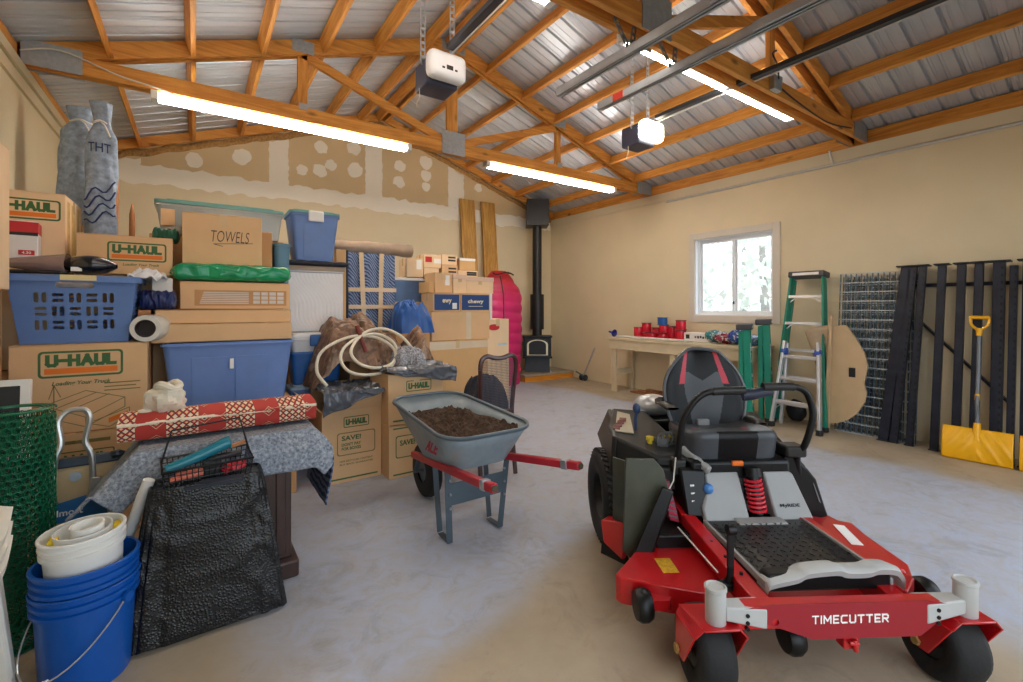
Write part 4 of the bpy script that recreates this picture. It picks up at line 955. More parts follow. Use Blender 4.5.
def blanket(u, v):
    # along x (u) the cloth is flat over the top and hangs at both ends; along v it hangs at the front
    L0, L1, L2 = .24, .70, .44; s = u*(L0+L1+L2)
    if s < L0: k = L0-s; x = -.215-.17*(k/L0)-.05*(k/L0)*v; dz = -k*.93; ex = 0
    elif s < L0+L1: x = -.215+(s-L0); dz = 0
    else:
        k = s-L0-L1; x = .485+.10*min(1, k/.14)+.02*sin(k*9); dz = -max(0, k-.035)*1.0
    F0, F1 = .50, .20
    q = v*(F0+F1)
    y = 3.08-q if q < F0 else 2.58-.03*min(1, (q-F0)/.1)
    dzf = 0 if q < F0 else -(q-F0-.01)
    hang = min(dz, 0); r = .006*nz(x*8, q*8, 2)
    z = .738+r+dz+(dzf if dz > -.05 else dzf*max(0, 1-(-dz-.05)/.1))
    if dz < -.05: y += .02*sin(x*20+q*14)*min(1, -dz*4)
    return (x, y, max(z, .02))
b = MB(); b.grid(blanket, 90, 50, mfn=lambda u, v: 1 if u > .80 and v > .15 else 0)
m, nt, p = newmat('blanket_blue_side'); v = coords(nt); w = nt.nodes.new('ShaderNodeTexWave'); w.bands_direction = 'Z'; w.inputs['Scale'].default_value = 9; w.inputs['Distortion'].default_value = 5; nt.links.new(v, w.inputs['Vector'])
nt.links.new(ramp(nt, w.outputs['Fac'], [(.35, rgb(44, 66, 108)), (.6, rgb(112, 126, 150))]), p.inputs['Base Color']); p.inputs['Roughness'].default_value = .95
single('moving_blanket', b, [BLANK, m], 'grey felt moving blanket draped over the dark cabinet', 'blanket', solid=.008)
# rolled rug
m, nt, p = newmat('oriental_rug')
tc = nt.nodes.new('ShaderNodeTexCoord')
def vmath(op, a, b=None):
    n = nt.nodes.new('ShaderNodeMath'); n.operation = op
    for i, k in enumerate((a, b)):
        if k is None: continue
        if isinstance(k, (int, float)): n.inputs[i].default_value = k
        else: nt.links.new(k, n.inputs[i])
    return n.outputs[0]
sp = nt.nodes.new('ShaderNodeSeparateXYZ'); nt.links.new(tc.outputs['UV'], sp.inputs[0])
U, Vv = sp.outputs['X'], sp.outputs['Y']
def saw(a, k): return vmath('ABSOLUTE', vmath('SUBTRACT', vmath('FRACT', vmath('MULTIPLY', a, k)), .5))
dia = vmath('ADD', vmath('MULTIPLY', saw(U, 9), 2), vmath('MULTIPLY', saw(Vv, 4), 2))
dia2 = vmath('ADD', vmath('MULTIPLY', saw(U, 28), 1.2), vmath('MULTIPLY', saw(Vv, 13), 1.2))
st = saw(U, 19)
c1 = ramp(nt, dia, [(.0, rgb(40, 44, 74)), (.16, rgb(226, 200, 160)), (.30, rgb(70, 36, 40)), (.38, rgb(186, 60, 50)), (.62, rgb(228, 204, 168)), (.68, rgb(96, 40, 42)), (.73, rgb(178, 58, 50))])
for r in [n for n in nt.nodes if n.type == 'VALTORGB']: r.color_ramp.interpolation = 'CONSTANT'
c2 = ramp(nt, dia2, [(.0, rgb(226, 196, 150)), (.3, rgb(190, 52, 44)), (.55, rgb(52, 40, 52)), (.75, rgb(232, 210, 180))]); 
for r in [n for n in nt.nodes if n.type == 'VALTORGB']: r.color_ramp.interpolation = 'CONSTANT'
sel = vmath('GREATER_THAN', saw(U, 3.5), .24)
mx = nt.nodes.new('ShaderNodeMix'); mx.data_type = 'RGBA'; nt.links.new(sel, mx.inputs['Factor']); nt.links.new(c1, mx.inputs['A']); nt.links.new(c2, mx.inputs['B'])
nt.links.new(mx.outputs['Result'], p.inputs['Base Color']); p.inputs['Roughness'].default_value = .95; RUG = m
t = thing('rolled_rug', 'folded red oriental rug with cream pattern lying on the grey blanket', 'rug', (.13, 2.83, .752), R(0))
prof = [(.0, 0), (-.1, .005), (-.125, .03), (-.13, .07), (-.12, .098), (.02, .115), (.11, .105), (.13, .06), (.12, .01)]
pr = smoothpath([(0, a, c) for a, c in prof], 5, True)
b = MB(); n = len(pr); NU = 60
uvl = b.bm.loops.layers.uv.new('UVMap')
def rp(i, j):
    u = i/NU; q = pr[j % n]; return (-.42+.84*u+(-.012 if j % 2 else 0)*0, q.y+.006*nz(u*7, j*.3), q.z*(1+.05*nz(u*5, 1))+.004)
G = [[b.v(rp(i, j)) for j in range(n)] for i in range(NU+1)]
for i in range(NU):
    for j in range(n):
        j2 = (j+1) % n; f = b.face([G[i][j], G[i+1][j], G[i+1][j2], G[i][j2]])
        for l, (a, c) in zip(f.loops, ((i, j), (i+1, j), (i+1, j+1), (i, j+1))): l[uvl].uv = (a/NU, c/n*1.0)
b.face(G[0][::-1]); b.face(G[-1])
put('pile', b, RUG, t)
b = MB()
b.tube([(-.42+.84*k/40, -.126+.004*nz(k*.4, 2), .09+.005*nz(k*.5, 4)) for k in range(41)], .009, 6); put('fringe', b, mat('cream_fringe', (232, 218, 196), .9, 0, .1, 30), t)
b = MB(); b.blob((-.03, 0, .06), (.085, .075, .072), 26, 16, amp=.35, fr=2.4, seed=3); b.tube([(.042*cos(a)-.02, -.01+.035*sin(a), .122+.014*sin(2*a)) for a in [2*pi*i/18 for i in range(18)]], .02, 8, closed=True); b.blob((-.11, -.02, .012), (.03, .025, .014))
for v_ in b.bm.verts: v_.co += Vector((-.09, 2.86, .862))
single('white_bag', b, mat('cream_bag', (222, 216, 198), .6, 0, .08, 10, bmp=.4, bscale=20), 'cream plastic bag knotted up at the back of the rug', 'bag')
# bubble-wrap covered stool
m, nt, p = newmat('black_bubble_wrap'); v = coords(nt); vo = nt.nodes.new('ShaderNodeTexVoronoi'); vo.inputs['Scale'].default_value = 100; nt.links.new(v, vo.inputs['Vector'])
p.inputs['Base Color'].default_value = rgb(15, 16, 19); p.inputs['Roughness'].default_value = .3
bump(nt, p, ramp(nt, vo.outputs['Distance'], [(.1, (1, 1, 1, 1)), (.6, (0, 0, 0, 1))]), .35, .005); BUB = m
def cover(u, v):
    a = 2*pi*v; ca, sa = cos(a), sin(a)
    e = .32
    sx = (abs(ca)**e)*(1 if ca > 0 else -1); sy = (abs(sa)**e)*(1 if sa > 0 else -1)
    if u < .3: k = u/.3; w, d, z = .205*k, .08*k, .622+.012*nz(sx*k*3, sy*k*3, 3)
    else:
        k = (u-.3)/.7
        fold = 1+.12*k*nz(ca*2.6, sa*2.6, 5)+.14*min(1, k*3)*(abs(nz(ca*4+sa*2, sa*4, 8))-.2)
        w = (.205+.07*k**.7)*fold; d = (.08+.04*k)*fold; z = .622*(1-k)**1.0+.012*(1-k)+.004+.012*k*(1+nz(ca*4, sa*4, 1))
        z = max(z, .004)
    x = .05+w*sx
    fr = max(0, -sy); y_f = fr*(.035*math.exp(-((x-.07)/.035)**2)*max(0, 1-(u-.3)/.5)-.02*crumple(x*6, z*4, 3, 3)) if u > .28 else 0+.025*(u-.5)*nz(sx*2, sy*2+u*3, 6); y = 2.445+d*sy+y_f
    return (x+.03*max(0, sx)*max(0, (u-.5)), min(y, 2.545), z)
b = MB(); b.grid(cover, 60, 90, cv=True); 
single('bubble_wrapped_stool', b, BUB, 'square stool draped in black bubble wrap in front of the cabinet', 'wrapped furniture', sub=1)
# wire basket with tools
WIREB = mat('black_wire', (20, 20, 22), .4, .3, .05)
t = thing('wire_basket', 'black wire basket of hand tools on the bubble wrapped stool', 'wire basket', (.045, 2.455, .638), R(4), rot=(R(6), 0, R(4)))
b = MB(); w, d, h = .155, .078, .072
for k in range(17):
    x = -w+2*w*k/16; b.tube([(x*1.06, -d*1.08, h), (x, -d, 0), (x, d, 0), (x*1.06, d*1.08, h)], .0022, 5)
for k in range(9):
    y = -d+2*d*k/8; b.tube([(-w*1.06, y*1.08, h), (-w, y, 0), (w, y, 0), (w*1.06, y*1.08, h)], .0022, 5)
for z in (0, .025, .05): q = 1+.06*z/h; b.tube([(-w*q, -d*q, z), (w*q, -d*q, z), (w*q, d*q, z), (-w*q, d*q, z)], .0024, 5, closed=True)
put('wire_body', b, WIREB, t)
b = MB(); b.tube([(x*w*1.07, y*d*1.09, h) for x, y in ((-1, -1), (1, -1), (1, 1), (-1, 1))], .005, 6, closed=True); put('rim', b, WIREB, t)
b = MB(); b.tube([(-w*1.06, .03, h), (-w*.82, .05, h+.13), (w*.82, .05, h+.15), (w*1.06, .03, h)], .0045, 6); put('handle', b, WIREB, t)
def inb(name, label, cat, mb, m, **k):   # the tools lie in the basket: things of their own
    M = Matrix.Translation((.045, 2.455, .638)) @ Matrix.Rotation(R(4), 4, 'Z') @ Matrix.Rotation(R(6), 4, 'X')
    for q in mb.bm.verts: q.co = M @ q.co
    return single(name, mb, m, label, cat, **k)
b = MB(); b.tube(smoothpath([(-.15, -.01, .055), (-.04, .0, .085), (.06, .01, .12), (.085, .012, .125)]), lambda k: .02+.01*k, 12); inb('teal_tool_case', 'teal tool handle lying slanted in the wire basket', 'tool', b, mat('teal_plastic', (28, 120, 140), .25, 0, .06))
b = MB(); b.beam((.05, .05, .08), (.16, .05, .105), .018, .012); inb('paint_stick', 'tan wooden stick in the right end of the wire basket', 'stick', b, DOW)
b = MB(); b.beam((-.14, -.05, .02), (.02, -.05, .035), .03, .016); b.beam((-.12, -.02, .03), (.03, -.03, .04), .022, .014); inb('salmon_pliers', 'salmon pink handled pliers low in the wire basket', 'pliers', b, mat('salmon', (214, 118, 96), .4, 0, .1), bevel=.004)
b = MB(); b.blob((.1, -.04, .03), (.045, .035, .02), amp=.3, seed=4); b.beam((.05, -.06, .02), (.14, -.02, .04), .025, .018); inb('red_clamp', 'red clamp at the right side of the wire basket', 'clamp', b, mat('clamp_red', (190, 40, 52), .4, 0, .15))
b = MB(); b.box(-.02, .04, -.07, .03, .02, .075); b.beam((.0, -.02, .07), (.13, -.01, .08), .03, .02); inb('black_caulk_gun', 'black chunky tool in the middle of the wire basket', 'tool', b, mat('black_plastic', (0, 0, 0)), bevel=.006)
b = MB(); b.hexa([(-.09, -.13, 0), (.12, -.13, -.01), (.13, -.1, 0), (-.02, -.095, .008)], [(-.09, -.13, .01), (.12, -.13, .004), (.13, -.1, .012), (-.02, -.095, .02)]); inb('putty_knife', 'grey steel scraper on the black wrap before the wire basket', 'scraper', b, mat('scraper_steel', (58, 64, 76), .3, .6, .15))
# PVC pipe leaning between bucket and stool
b = MB(); p0 = Vector((-.24, 2.2, .30)); p1 = Vector((-.105, 2.34, .69))
b.cyl((-.335, 2.52, .10), (-.16, 2.45, .655), .022, n=20); single('white_pipe', b, mat('pvc_white', (214, 212, 208), .35, 0, .04), 'white plastic pipe leaning against the bubble wrapped stool', 'pipe')
# ================================================================ buckets
BKT = mat('bucket_blue', (10, 84, 172), .32, 0, .08); BKW = mat('bucket_white', (232, 232, 228), .38, 0, .04)
def bucket(name, label, loc, r, h, m, rot=(0, 0, 0), rz=0, bail=True):
    t = thing(name, label, 'bucket', loc, 0, None, rot)
    b = MB(); k = r/.15
    b.lathe([(0, 0), (r*.84, 0), (r*.86, .008), (r*.955, h*.80), (r*.96, h*.8), (r*1.03, h*.80), (r*1.035, h*.835), (r*.97, h*.845), (r*.975, h*.88), (r*1.04, h*.885), (r*1.045, h*.915), (r*.98, h*.925), (r*.985, h*.965), (r*1.05, h*.97), (r*1.06, h*.99), (r*1.04, h), (r*.975, h), (r*.95, h*.8), (r*.85, .012), (0, .012)], 44)
    put('body', b, m, t, ang=50)
    if bail:
        b = MB(); M = Matrix.Rotation(rz, 4, 'Z')
        pts = [M @ Vector((r*1.05*cos(a), -r*1.28*sin(a), h*.82-sin(a)*h*.52)) for a in [pi*i/20 for i in range(21)]]
        b.tube(pts, .0028, 6); o = put('bail_wire', b, mat('bail_steel', (200, 204, 208), .3, .7, .05), t)
        g = MB(); g.tube(pts[8:12], .009, 8); put('grip', g, BKW, o)
        for s in (-1, 1): e = MB(); q = M @ Vector((s*r*1.04, 0, h*.82)); e.cyl(q, q+(M @ Vector((s*.014, 0, 0))), .018, n=12); put('bail_ear', e, m, t)
    return t
bucket('plastic_bucket', 'lower blue bucket standing on the floor, wire bail hanging in front', (-.336, 2.33, 0), .150, .365, BKT, rz=R(-38))
bucket('plastic_bucket', 'upper blue bucket nested in the lower blue one', (-.336, 2.33, .078), .149, .365, BKT, rot=(0, 0, R(40)), bail=False)
t = bucket('plastic_bucket', 'white bucket with a round red label tipped inside the blue ones', (-.333, 2.325, .225), .118, .33, BKW, rot=(R(2), R(-2), 0), rz=R(-30), bail=False)
def wrapmark(r, z, me, ang, parent, m, name):
    for vv in me.vertices:
        a = vv.co.x/r+ang; rr = r+.0012+vv.co.z*.5; vv.co = (rr*sin(a), -rr*cos(a), z+vv.co.y)
    put(name, me, m, parent, smooth=False)
def disc(r, r2=0, n=32):
    o = [[(r*cos(2*pi*i/n), r*sin(2*pi*i/n)) for i in range(n)]]
    if r2: o.append([(r2*cos(2*pi*i/n), r2*sin(2*pi*i/n)) for i in range(n)])
    return o
def finedisc(r, r0=0, n=40):
    b = MB(); 
    G = [[b.v((q*cos(2*pi*i/n), q*sin(2*pi*i/n)*.85, 0)) for i in range(n)] for q in ([r0+(r-r0)*j/5 for j in range(6)] if r0 else [.004+(r-.004)*j/5 for j in range(6)])]
    for A, B_ in zip(G, G[1:]):
        for i in range(n): b.face([A[i], A[(i+1) % n], B_[(i+1) % n], B_[i]])
    return finish(b.bm, 'label', False)
rr_ = .1105
wrapmark(rr_, .175, finedisc(.045, .033), .25, t, mat('label_pink', (206, 60, 86), .5), 'label_ring'); wrapmark(rr_, .175, finedisc(.033), .25, t, BLK, 'label')
wrapmark(rr_+.0008, .182, plate([[(-.02, -.004), (.02, -.004), (.02, .005), (-.02, .005)]], .0006), .25, t, mat('label_mint', (130, 200, 170), .5), 'printed_mark'); wrapmark(rr_+.0008, .166, plate([[(-.016, -.002), (.016, -.002), (.016, .002), (-.016, .002)]], .0006), .25, t, WHT, 'printed_mark')
t = thing('paper_tub', 'white inner tub with paper standing in the white bucket', 'tub', (-.336, 2.32, .36), 0, None, (R(3), R(-2), 0))
b = MB(); b.lathe([(0, 0), (.065, 0), (.08, .2), (.084, .2), (.07, -.0), (.07, .0)], 30); put('tub', b, BKW, t)
b = MB(); b.lathe([(.03, .02), (.045, .215), (.05, .215), (.035, .02)], 24, Matrix.Translation((.012, -.008, 0))); put('paper_roll', b, mat('paper_white', (244, 242, 236), .8), t)
for i, (dx, dy, lab) in enumerate(((-.09, -.0, 'yellow sponge edge at the left inside the white bucket'), (.085, .03, 'yellow sponge edge at the right inside the white bucket'))):
    b = MB(); b.box(-.336+dx-.012, -.336+dx+.012, 2.315+dy-.035, 2.315+dy+.035, .38, .54); single('sponge', b, mat('sponge_yellow', (226, 196, 40), .9, 0, .15, 30), lab, 'sponge', bevel=.006)
# ================================================================ wire roll, board with loop handle, screen, chairs
GW = mat('green_wire_coating', (14, 104, 72), .3, .1, .1)
def hexnet(b, fn, nu, nv, w, h):
    # hexagon lattice mapped through fn(x, z); drawn as thin bars
    E = set(); P = {}
    s = w/nu; hh2 = h/nv
    def key(p): return (round(p[0], 4), round(p[1], 4))
    for i in range(nu):
        for j in range(nv):
            cx = (i+.5*(j % 2))*s; cz = j*hh2
            c = [(cx, cz+hh2*.66), (cx+s/2, cz+hh2*.33), (cx+s/2, cz-hh2*.33), (cx, cz-hh2*.66), (cx-s/2, cz-hh2*.33), (cx-s/2, cz+hh2*.33)]
            for a, d in zip(c, c[1:]+c[:1]): E.add(tuple(sorted((key(a), key(d)))))
    for a, d in E:
        p0 = Vector(fn(*a)); p1 = Vector(fn(*d)); 
        if (p1-p0).length > 1e-4: b.beam(p0, p1, .0028, .0028, (.3, .5, .8))
t = thing('wire_netting_roll', 'upright roll of green coated hexagon wire netting at the left', 'netting roll', (-.62, 2.72, 0))
for k, (r, nu, turn) in enumerate(((.128, 30, 0), (.119, 28, .15), (.108, 25, .3), (.095, 22, .6))):
    b = MB(); hexnet(b, lambda x, z: (r*cos(x/r+turn), r*sin(x/r+turn), z+.02), nu, 36, 2*pi*r, .92); put('netting_layer', b, GW, t, smooth=False)
b = MB()
sp3 = [((.13-.04*i/120)*cos(2*pi*i/36), (.13-.04*i/120)*sin(2*pi*i/36)) for i in range(121)]
for z in (.955, .004): b = MB(); b.tube([(x, y, z) for x, y in sp3], .004, 6); put('selvage_wire', b, GW, t)
# chairs
CHW = mat('resin_white', (226, 222, 212), .4, 0, .04)
def resin_chair(z, label):
    t = thing('resin_chair', label, 'plastic chair', (-.765, 2.08, z), R(0), 'stacked white chairs'); t.scale = (.9, .9, .88)
    b = MB(); b.grid(lambda u, v: (-.22+.44*u, -.2+.42*v, .42-.02*sin(pi*u)*sin(pi*v)), 10, 10); put('seat', b, CHW, t, solid=.012)
    b = MB(); b.grid(lambda u, v: (-.21+.42*u, .2+.12*v+.05*cos(pi*(u-.5)), .42+.42*v*(1-.12*(2*u-1)**4)), 12, 10); put('backrest', b, CHW, t, solid=.012)
    for s in (-1, 1):
        b = MB(); P = smoothpath([(s*.2, -.24, .36), (s*.27, -.255, .56), (s*.285, -.19, .655), (s*.28, -.02, .665), (s*.25, .18, .69)], 6)
        rows = []
        for q in P: rows.append([b.v(q+Vector((dx, 0, dz))) for dx, dz in ((-.035, 0), (0, .012), (.035, 0), (.03, -.03), (-.03, -.014))])
        for A, B_ in zip(rows, rows[1:]):
            for i in range(5): b.face([A[i], A[(i+1) % 5], B_[(i+1) % 5], B_[i]])
        b.face(rows[0]); b.face(rows[-1][::-1]); put('armrest', b, CHW, t, ang=50)
        for y in (-.23, .22):
            b = MB(); b.hexa([(s*.25-.025, y*1.12-.02, 0), (s*.25+.025, y*1.12-.02, 0), (s*.25+.025, y*1.12+.02, 0), (s*.25-.025, y*1.12+.02, 0)], [(s*.21-.03, y-.025, .43), (s*.21+.03, y-.025, .43), (s*.21+.03, y+.025, .43), (s*.21-.03, y+.025, .43)]); put('leg', b, CHW, t, bevel=.006)
    return t
for k, lab in enumerate(('lowest of the white resin chairs stacked at the left edge', 'middle white resin chair of the stack at the left edge', 'topmost white resin chair under the green netting scrap')): resin_chair(.0+.048*k, lab)
b = MB(); hexnet(b, lambda x, z: (-.92+x*1.2, 1.82+.35*z+.05*nz(x*5, z*4), .70+.07*nz(x*6, z*7, 4)+.05*sin(x*6)), 14, 10, .36, .36); single('netting_scrap', b, GW, 'crumpled green netting scrap on the stacked white chairs', 'netting', smooth=False)
b = MB(); b.cyl((-.73, 1.84, .024), (-.36, 2.04, .05), .024, n=16); single('grey_pipe', b, mat('pipe_grey', (168, 164, 156), .5, 0, .1), 'grey pipe on the floor at the foot of the white chairs', 'pipe')
# tan board with chrome loop handle
t = thing('tool_board', 'tan packaged tool with big chrome loop handle behind the buckets', 'packaged tool', (-.475, 2.98, -.0), 0, None, (R(-6), 0, R(2)))
b = MB(); b.box(-.16, .17, -.02, .02, 0, .615); put('board', b, mat('tan_board', (206, 180, 136), .6, 0, .06), t, bevel=.02, seg=3)
b = MB(); b.box(-.17, .175, -.028, .028, .61, .655); put('top_bar', b, mat('dark_steel_bar', (62, 72, 82), .35, .4, .2), t, bevel=.006)
b = MB(); b.blob((.155, -.03, .645), (.03, .02, .02), amp=.4, seed=2); put('clip', b, mat('dark_steel_bar', (0, 0, 0)), t)
b = MB(); b.tube(smoothpath([(-.075, -.04, .50), (-.07, -.04, .65), (-.05, -.04, .73), (-.06, -.04, .83), (-.035, -.04, .875), (.0, -.04, .885), (.035, -.04, .875), (.05, -.04, .83), (.035, -.04, .73), (.06, -.04, .65), (.065, -.04, .50)]), .013, 10); put('loop_handle', b, mat('chrome', (206, 206, 204), .32, .85, .03), t)
for x in (-.09, .075): b = MB(); b.hexa([(x-.035, -.045, .45), (x+.035, -.045, .45), (x+.035, -.02, .45), (x-.035, -.02, .45)], [(x-.018, -.055, .55), (x+.018, -.055, .55), (x+.018, -.02, .55), (x-.018, -.02, .55)]); put('handle_socket', b, mat('chrome', (0, 0, 0)), t, bevel=.004)
b = MB(); b.cyl((-.0, -.03, .565), (0, -.02, .565), .022); put('hang_hole', b, GALV, t)
b = MB(); b.hexa([(-.12, -.0265, .36), (.12, -.0265, .36), (.12, -.021, .36), (-.12, -.021, .36)], [(-.12, -.0265, .44), (.1, -.0265, .48), (.1, -.021, .48), (-.12, -.021, .44)]); put('label', b, mat('label_blue', (40, 110, 176), .4, 0, .1), t)
lettering(t, 'allmost', .12, .03, (-.03, -.0275, .405), WHT)
# white framed dark screen at the left edge
t = thing('framed_screen', 'white framed dark screen at the left edge by the netting roll', 'framed screen', (-.80, 3.25, 0.62), 0, None, (R(-4), 0, R(-4)))
b = MB(); me = plate([rrect(-.12, .12, 0, .4, .006), rrect(-.085, .085, .03, .37, .004)], .03); b.join(me, Matrix.Rotation(pi/2, 4, 'X')); put('frame', b, WHITE, t, bevel=.002, seg=1)
b = MB(); b.box(-.09, .09, -.004, .008, .025, .375); put('screen', b, mat('screen_dark', (40, 46, 54), .25, 0, .1), t)
b = MB(); b.box(-1.05, -.66, 3.1, 3.38, 0, .615); single('grey_crate', b, mat('crate_grey', (92, 88, 84), .7, 0, .15), 'dull grey crate under the white framed screen', 'crate', bevel=.012)
# tan carton poking in at the left edge
carton('small tan carton at the left edge in front of the basket', -.98, -.76, 3.42-.36, 3.42-.1, 1.06-.44, 1.34-.02, 1) if False else None
# ================================================================ wheelbarrow
t = thing('wheelbarrow', 'grey wheelbarrow with red handles holding brown soil', 'wheelbarrow', (1.395, 2.44, 0), 0)
GRAYB = mat('barrow_grey', (84, 98, 108), .38, .15, .08, 5); GRAYI = GRAYB; REDH = mat('barrow_red', (176, 34, 48), .4, 0, .12, 10)
m, nt, p = newmat('barrow_tray'); v = coords(nt); f = tex_noise(nt, v, 3.5, 5, .6)
nt.links.new(ramp(nt, f, [(.35, rgb(112, 128, 138)), (.62, rgb(140, 152, 158)), (.75, rgb(160, 150, 130))]), p.inputs['Base Color']); p.inputs['Roughness'].default_value = .4; TRAYM = m
def ring(k, inset=0):   # k 0 floor .. 1 rim ; y from handle end to wheel end
    w = .192+.111*k-inset; y0 = -.13-.125*k+inset; y1 = .42+.33*k-inset; r = .10+.06*k
    wf = w*(1-.18*k*0)
    pts = rrect(-w, w, y0, y1, r, 6)
    z0 = .40; zr_ = .665+.03*0
    out = []
    for x, y in pts:
        q = (y-y0)/(y1-y0); xx = x*(1-.12*q); zz = z0+.055-.05*q+k*(.21+.115*q)
        out.append((xx, y, zz))
    return out
b = MB()
R0 = [ring(0)]+[ring(k) for k in (.33, .66, 1)]
rows = [[b.v(p_) for p_ in r] for r in R0]; n = len(rows[0])
b.face(rows[0][::-1])
for A, B_ in zip(rows, rows[1:]):
    for i in range(n): b.face([A[i], A[(i+1) % n], B_[(i+1) % n], B_[i]])
put('tray', b, TRAYM, t, solid=.004, ang=50)
b = MB(); b.tube(ring(1), .012, 8, closed=True); put('tray_rim', b, GRAYB, t)
# soil
def soil(u, v):
    a = 2*pi*v; k = u
    base = ring(.72, .012); j0 = v*len(base); j = int(j0) % len(base); P0 = Vector(base[j]).lerp(Vector(base[(j+1) % len(base)]), j0-int(j0))
    c = Vector((0, .2, .63)); q = c+(P0-c)*k
    z = .622+.05*(1-k*k)+.035*nz(q.x*11, q.y*11, 3)+.03*abs(nz(q.x*23, q.y*23, 9))+.022*nz(q.x*34, q.y*34, 1)+.01*nz(q.x*70, q.y*70, 2)
    return (q.x, q.y, z-.03*(.3-(q.y))*(-1)*.6)
b = MB(); b.grid(soil, 56, n*4, cv=True)
s_ = put('soil', b, mat('soil', (70, 50, 34), .95, 0, .5, 40, bmp=.9, bscale=70), t); s_['kind'] = 'stuff'
tag_soil = s_
for s in (-1, 1):
    b = MB(); b.beam((s*.13, .62, .345), (s*.265, -.66, .548), .038, .042); put('handle', b, REDH, t, bevel=.006)
    b = MB(); b.beam((s*.252, -.535, .528), (s*.257, -.58, .535), .044, .05); put('grip_collar', b, GALV, t, bevel=.004)
    g = MB(); g.cyl((s*.265, -.66, .548), (s*.266, -.668, .549), .016); put('handle_end', g, mat('handle_end_dark', (70, 60, 40), .6), t)
    # legs: front strut, rear strut and foot
    b = MB(); b.beam((s*.18, .16, .41), (s*.175, .10, .02), .035, .006, (0, 1, 0)); b.beam((s*.205, -.06, .445), (s*.175, -.03, .015), .04, .006, (0, 1, 0)); b.beam((s*.17, .10, .012), (s*.175, -.04, .012), .035, .008); put('leg', b, GRAYB, t, bevel=.002, seg=1)
    b = MB()
    for z in (.38, .3, .22): b.cyl((s*.186, -.055+.0*z, z), (s*.186, -.066, z), .008, n=8)
    put('bolt', b, GALV, t)
b = MB(); b.hexa([(-.175, -.05, .23), (.175, -.05, .23), (.175, -.044, .23), (-.175, -.044, .23)], [(-.185, -.056, .36), (.185, -.056, .36), (.185, -.05, .36), (-.185, -.05, .36)]); put('leg_brace', b, GRAYB, t)
b = MB(); b.lathe([(.08, -.045), (.15, -.05), (.185, -.035), (.195, 0), (.185, .035), (.15, .05), (.08, .045)], 32, Matrix.Translation((0, .68, .196)) @ Matrix.Rotation(pi/2, 4, 'Y')); w_ = put('wheel', b, mat('tyre_rubber', (26, 26, 28), .75, 0, .15, 20), t)
b = MB(); b.lathe([(0, -.03), (.09, -.03), (.09, .03), (0, .03)], 24, Matrix.Translation((0, .68, .196)) @ Matrix.Rotation(pi/2, 4, 'Y')); b.cyl((-.09, .68, .196), (.09, .68, .196), .01); put('hub', b, GRAYB, w_)
for s in (-1, 1): b = MB(); b.beam((s*.085, .60, .35), (s*.085, .70, .18), .03, .006, (0, 1, 0)); put('wheel_bracket', b, GRAYB, t)
me = stroke_mesh('ACE', .13, .065, .22, .4)
put('lettering', me, mat('ace_red', (150, 40, 52), .5), t, (-.258, .03, .565), (R(69), 0, R(-86)), smooth=False)
# ================================================================ wooden chair
MAH = mat('mahogany', (70, 36, 34), .3, 0, .2, 6, (5, 5, .8), coat=.3)
t = thing('dining_chair', 'dark mahogany chair with open mesh back behind the wheelbarrow', 'chair', (2.03, 3.14, 0), R(-4))
for s in (-1, 1):
    b = MB(); b.tube(smoothpath([(s*.16, .0, 0), (s*.158, .03, .2), (s*.155, .05, .42), (s*.15, .03, .62), (s*.165, .0, .88)]), .019, 8); put('leg', b, MAH, t)
    b = MB(); b.tube(smoothpath([(s*.19, .45, 0), (s*.19, .44, .22), (s*.19, .43, .42)]), lambda k: .015+.008*k, 8); put('leg', b, MAH, t)
    b = MB(); b.beam((s*.16, .05, .16), (s*.19, .44, .16), .018, .025); put('stretcher', b, MAH, t, bevel=.004)
b = MB(); b.tube(smoothpath([(-.165, 0, .88), (-.155, -.005, .955), (-.11, -.01, .985), (-.05, -.01, .97), (0, -.01, .965), (.05, -.01, .97), (.11, -.01, .985), (.155, -.005, .955), (.165, 0, .88)]), .02, 8); b.tube([(-.15, .03, .52), (.15, .03, .52)], .016, 8); put('back_frame', b, MAH, t)
b = MB()
for k in range(26): x = -.145+.29*k/25; b.beam((x, .028-.02, .53), (x, .0, .95), .003, .002, (0, 1, 0))
for k in range(34): z = .53+.43*k/33; b.beam((-.15, .02, z), (.15, .02, z), .002, .003)
put('mesh_back', b, mat('grey_mesh', (92, 90, 100), .7), t, smooth=False)
b = MB(); b.box(-.2, .2, .04, .46, .42, .46); put('seat', b, mat('seat_grey', (120, 114, 110), .8, 0, .1), t, bevel=.015)
single('dark_jacket', heap(1.88, 2.2, 3.25, 3.54, .465, .36, 55, fold=.6), mat('jacket_dark', (44, 48, 60), .8, 0, .25, 8), 'dark jacket bundled on the seat of the mahogany chair', 'jacket', sub=1)
# ================================================================ stove and hearth
IRON = mat('cast_iron', (36, 38, 42), .45, .3, .12, 12); PIPEB = mat('stovepipe_black', (34, 34, 37), .4, .3, .1)
b = MB(); b.box(4.55, 6.14, 6.76, 7.48, .10, .135); h_ = MB()
t = thing('hearth_pad', 'raised hearth platform with orange wood edge under the stove', 'hearth', (5.545, 7.12, 0))
c = MB(); c.box(-.595, .59, -.36, .36, .095, .135); put('slab', c, mat('hearth_grey', (150, 138, 120), .7, 0, .12, 8), t, bevel=.003)
c = MB(); c.box(-.585, .58, -.345, -.305, 0, .094); put('fascia', c, wood('fascia_wood', (190, 110, 16), (228, 150, 40), 0), t)
c = MB(); c.box(-.585, .58, -.30, .35, 0, .094); put('core', c, LUM, t)
t = thing('wood_stove', 'black wood stove with arched glass door on the hearth', 'wood stove', (5.50, 7.12, .135), R(-36))
W = .265
c = MB(); c.box(-W, W, -.2, .2, .30, .66); put('firebox', c, IRON, t, bevel=.012)
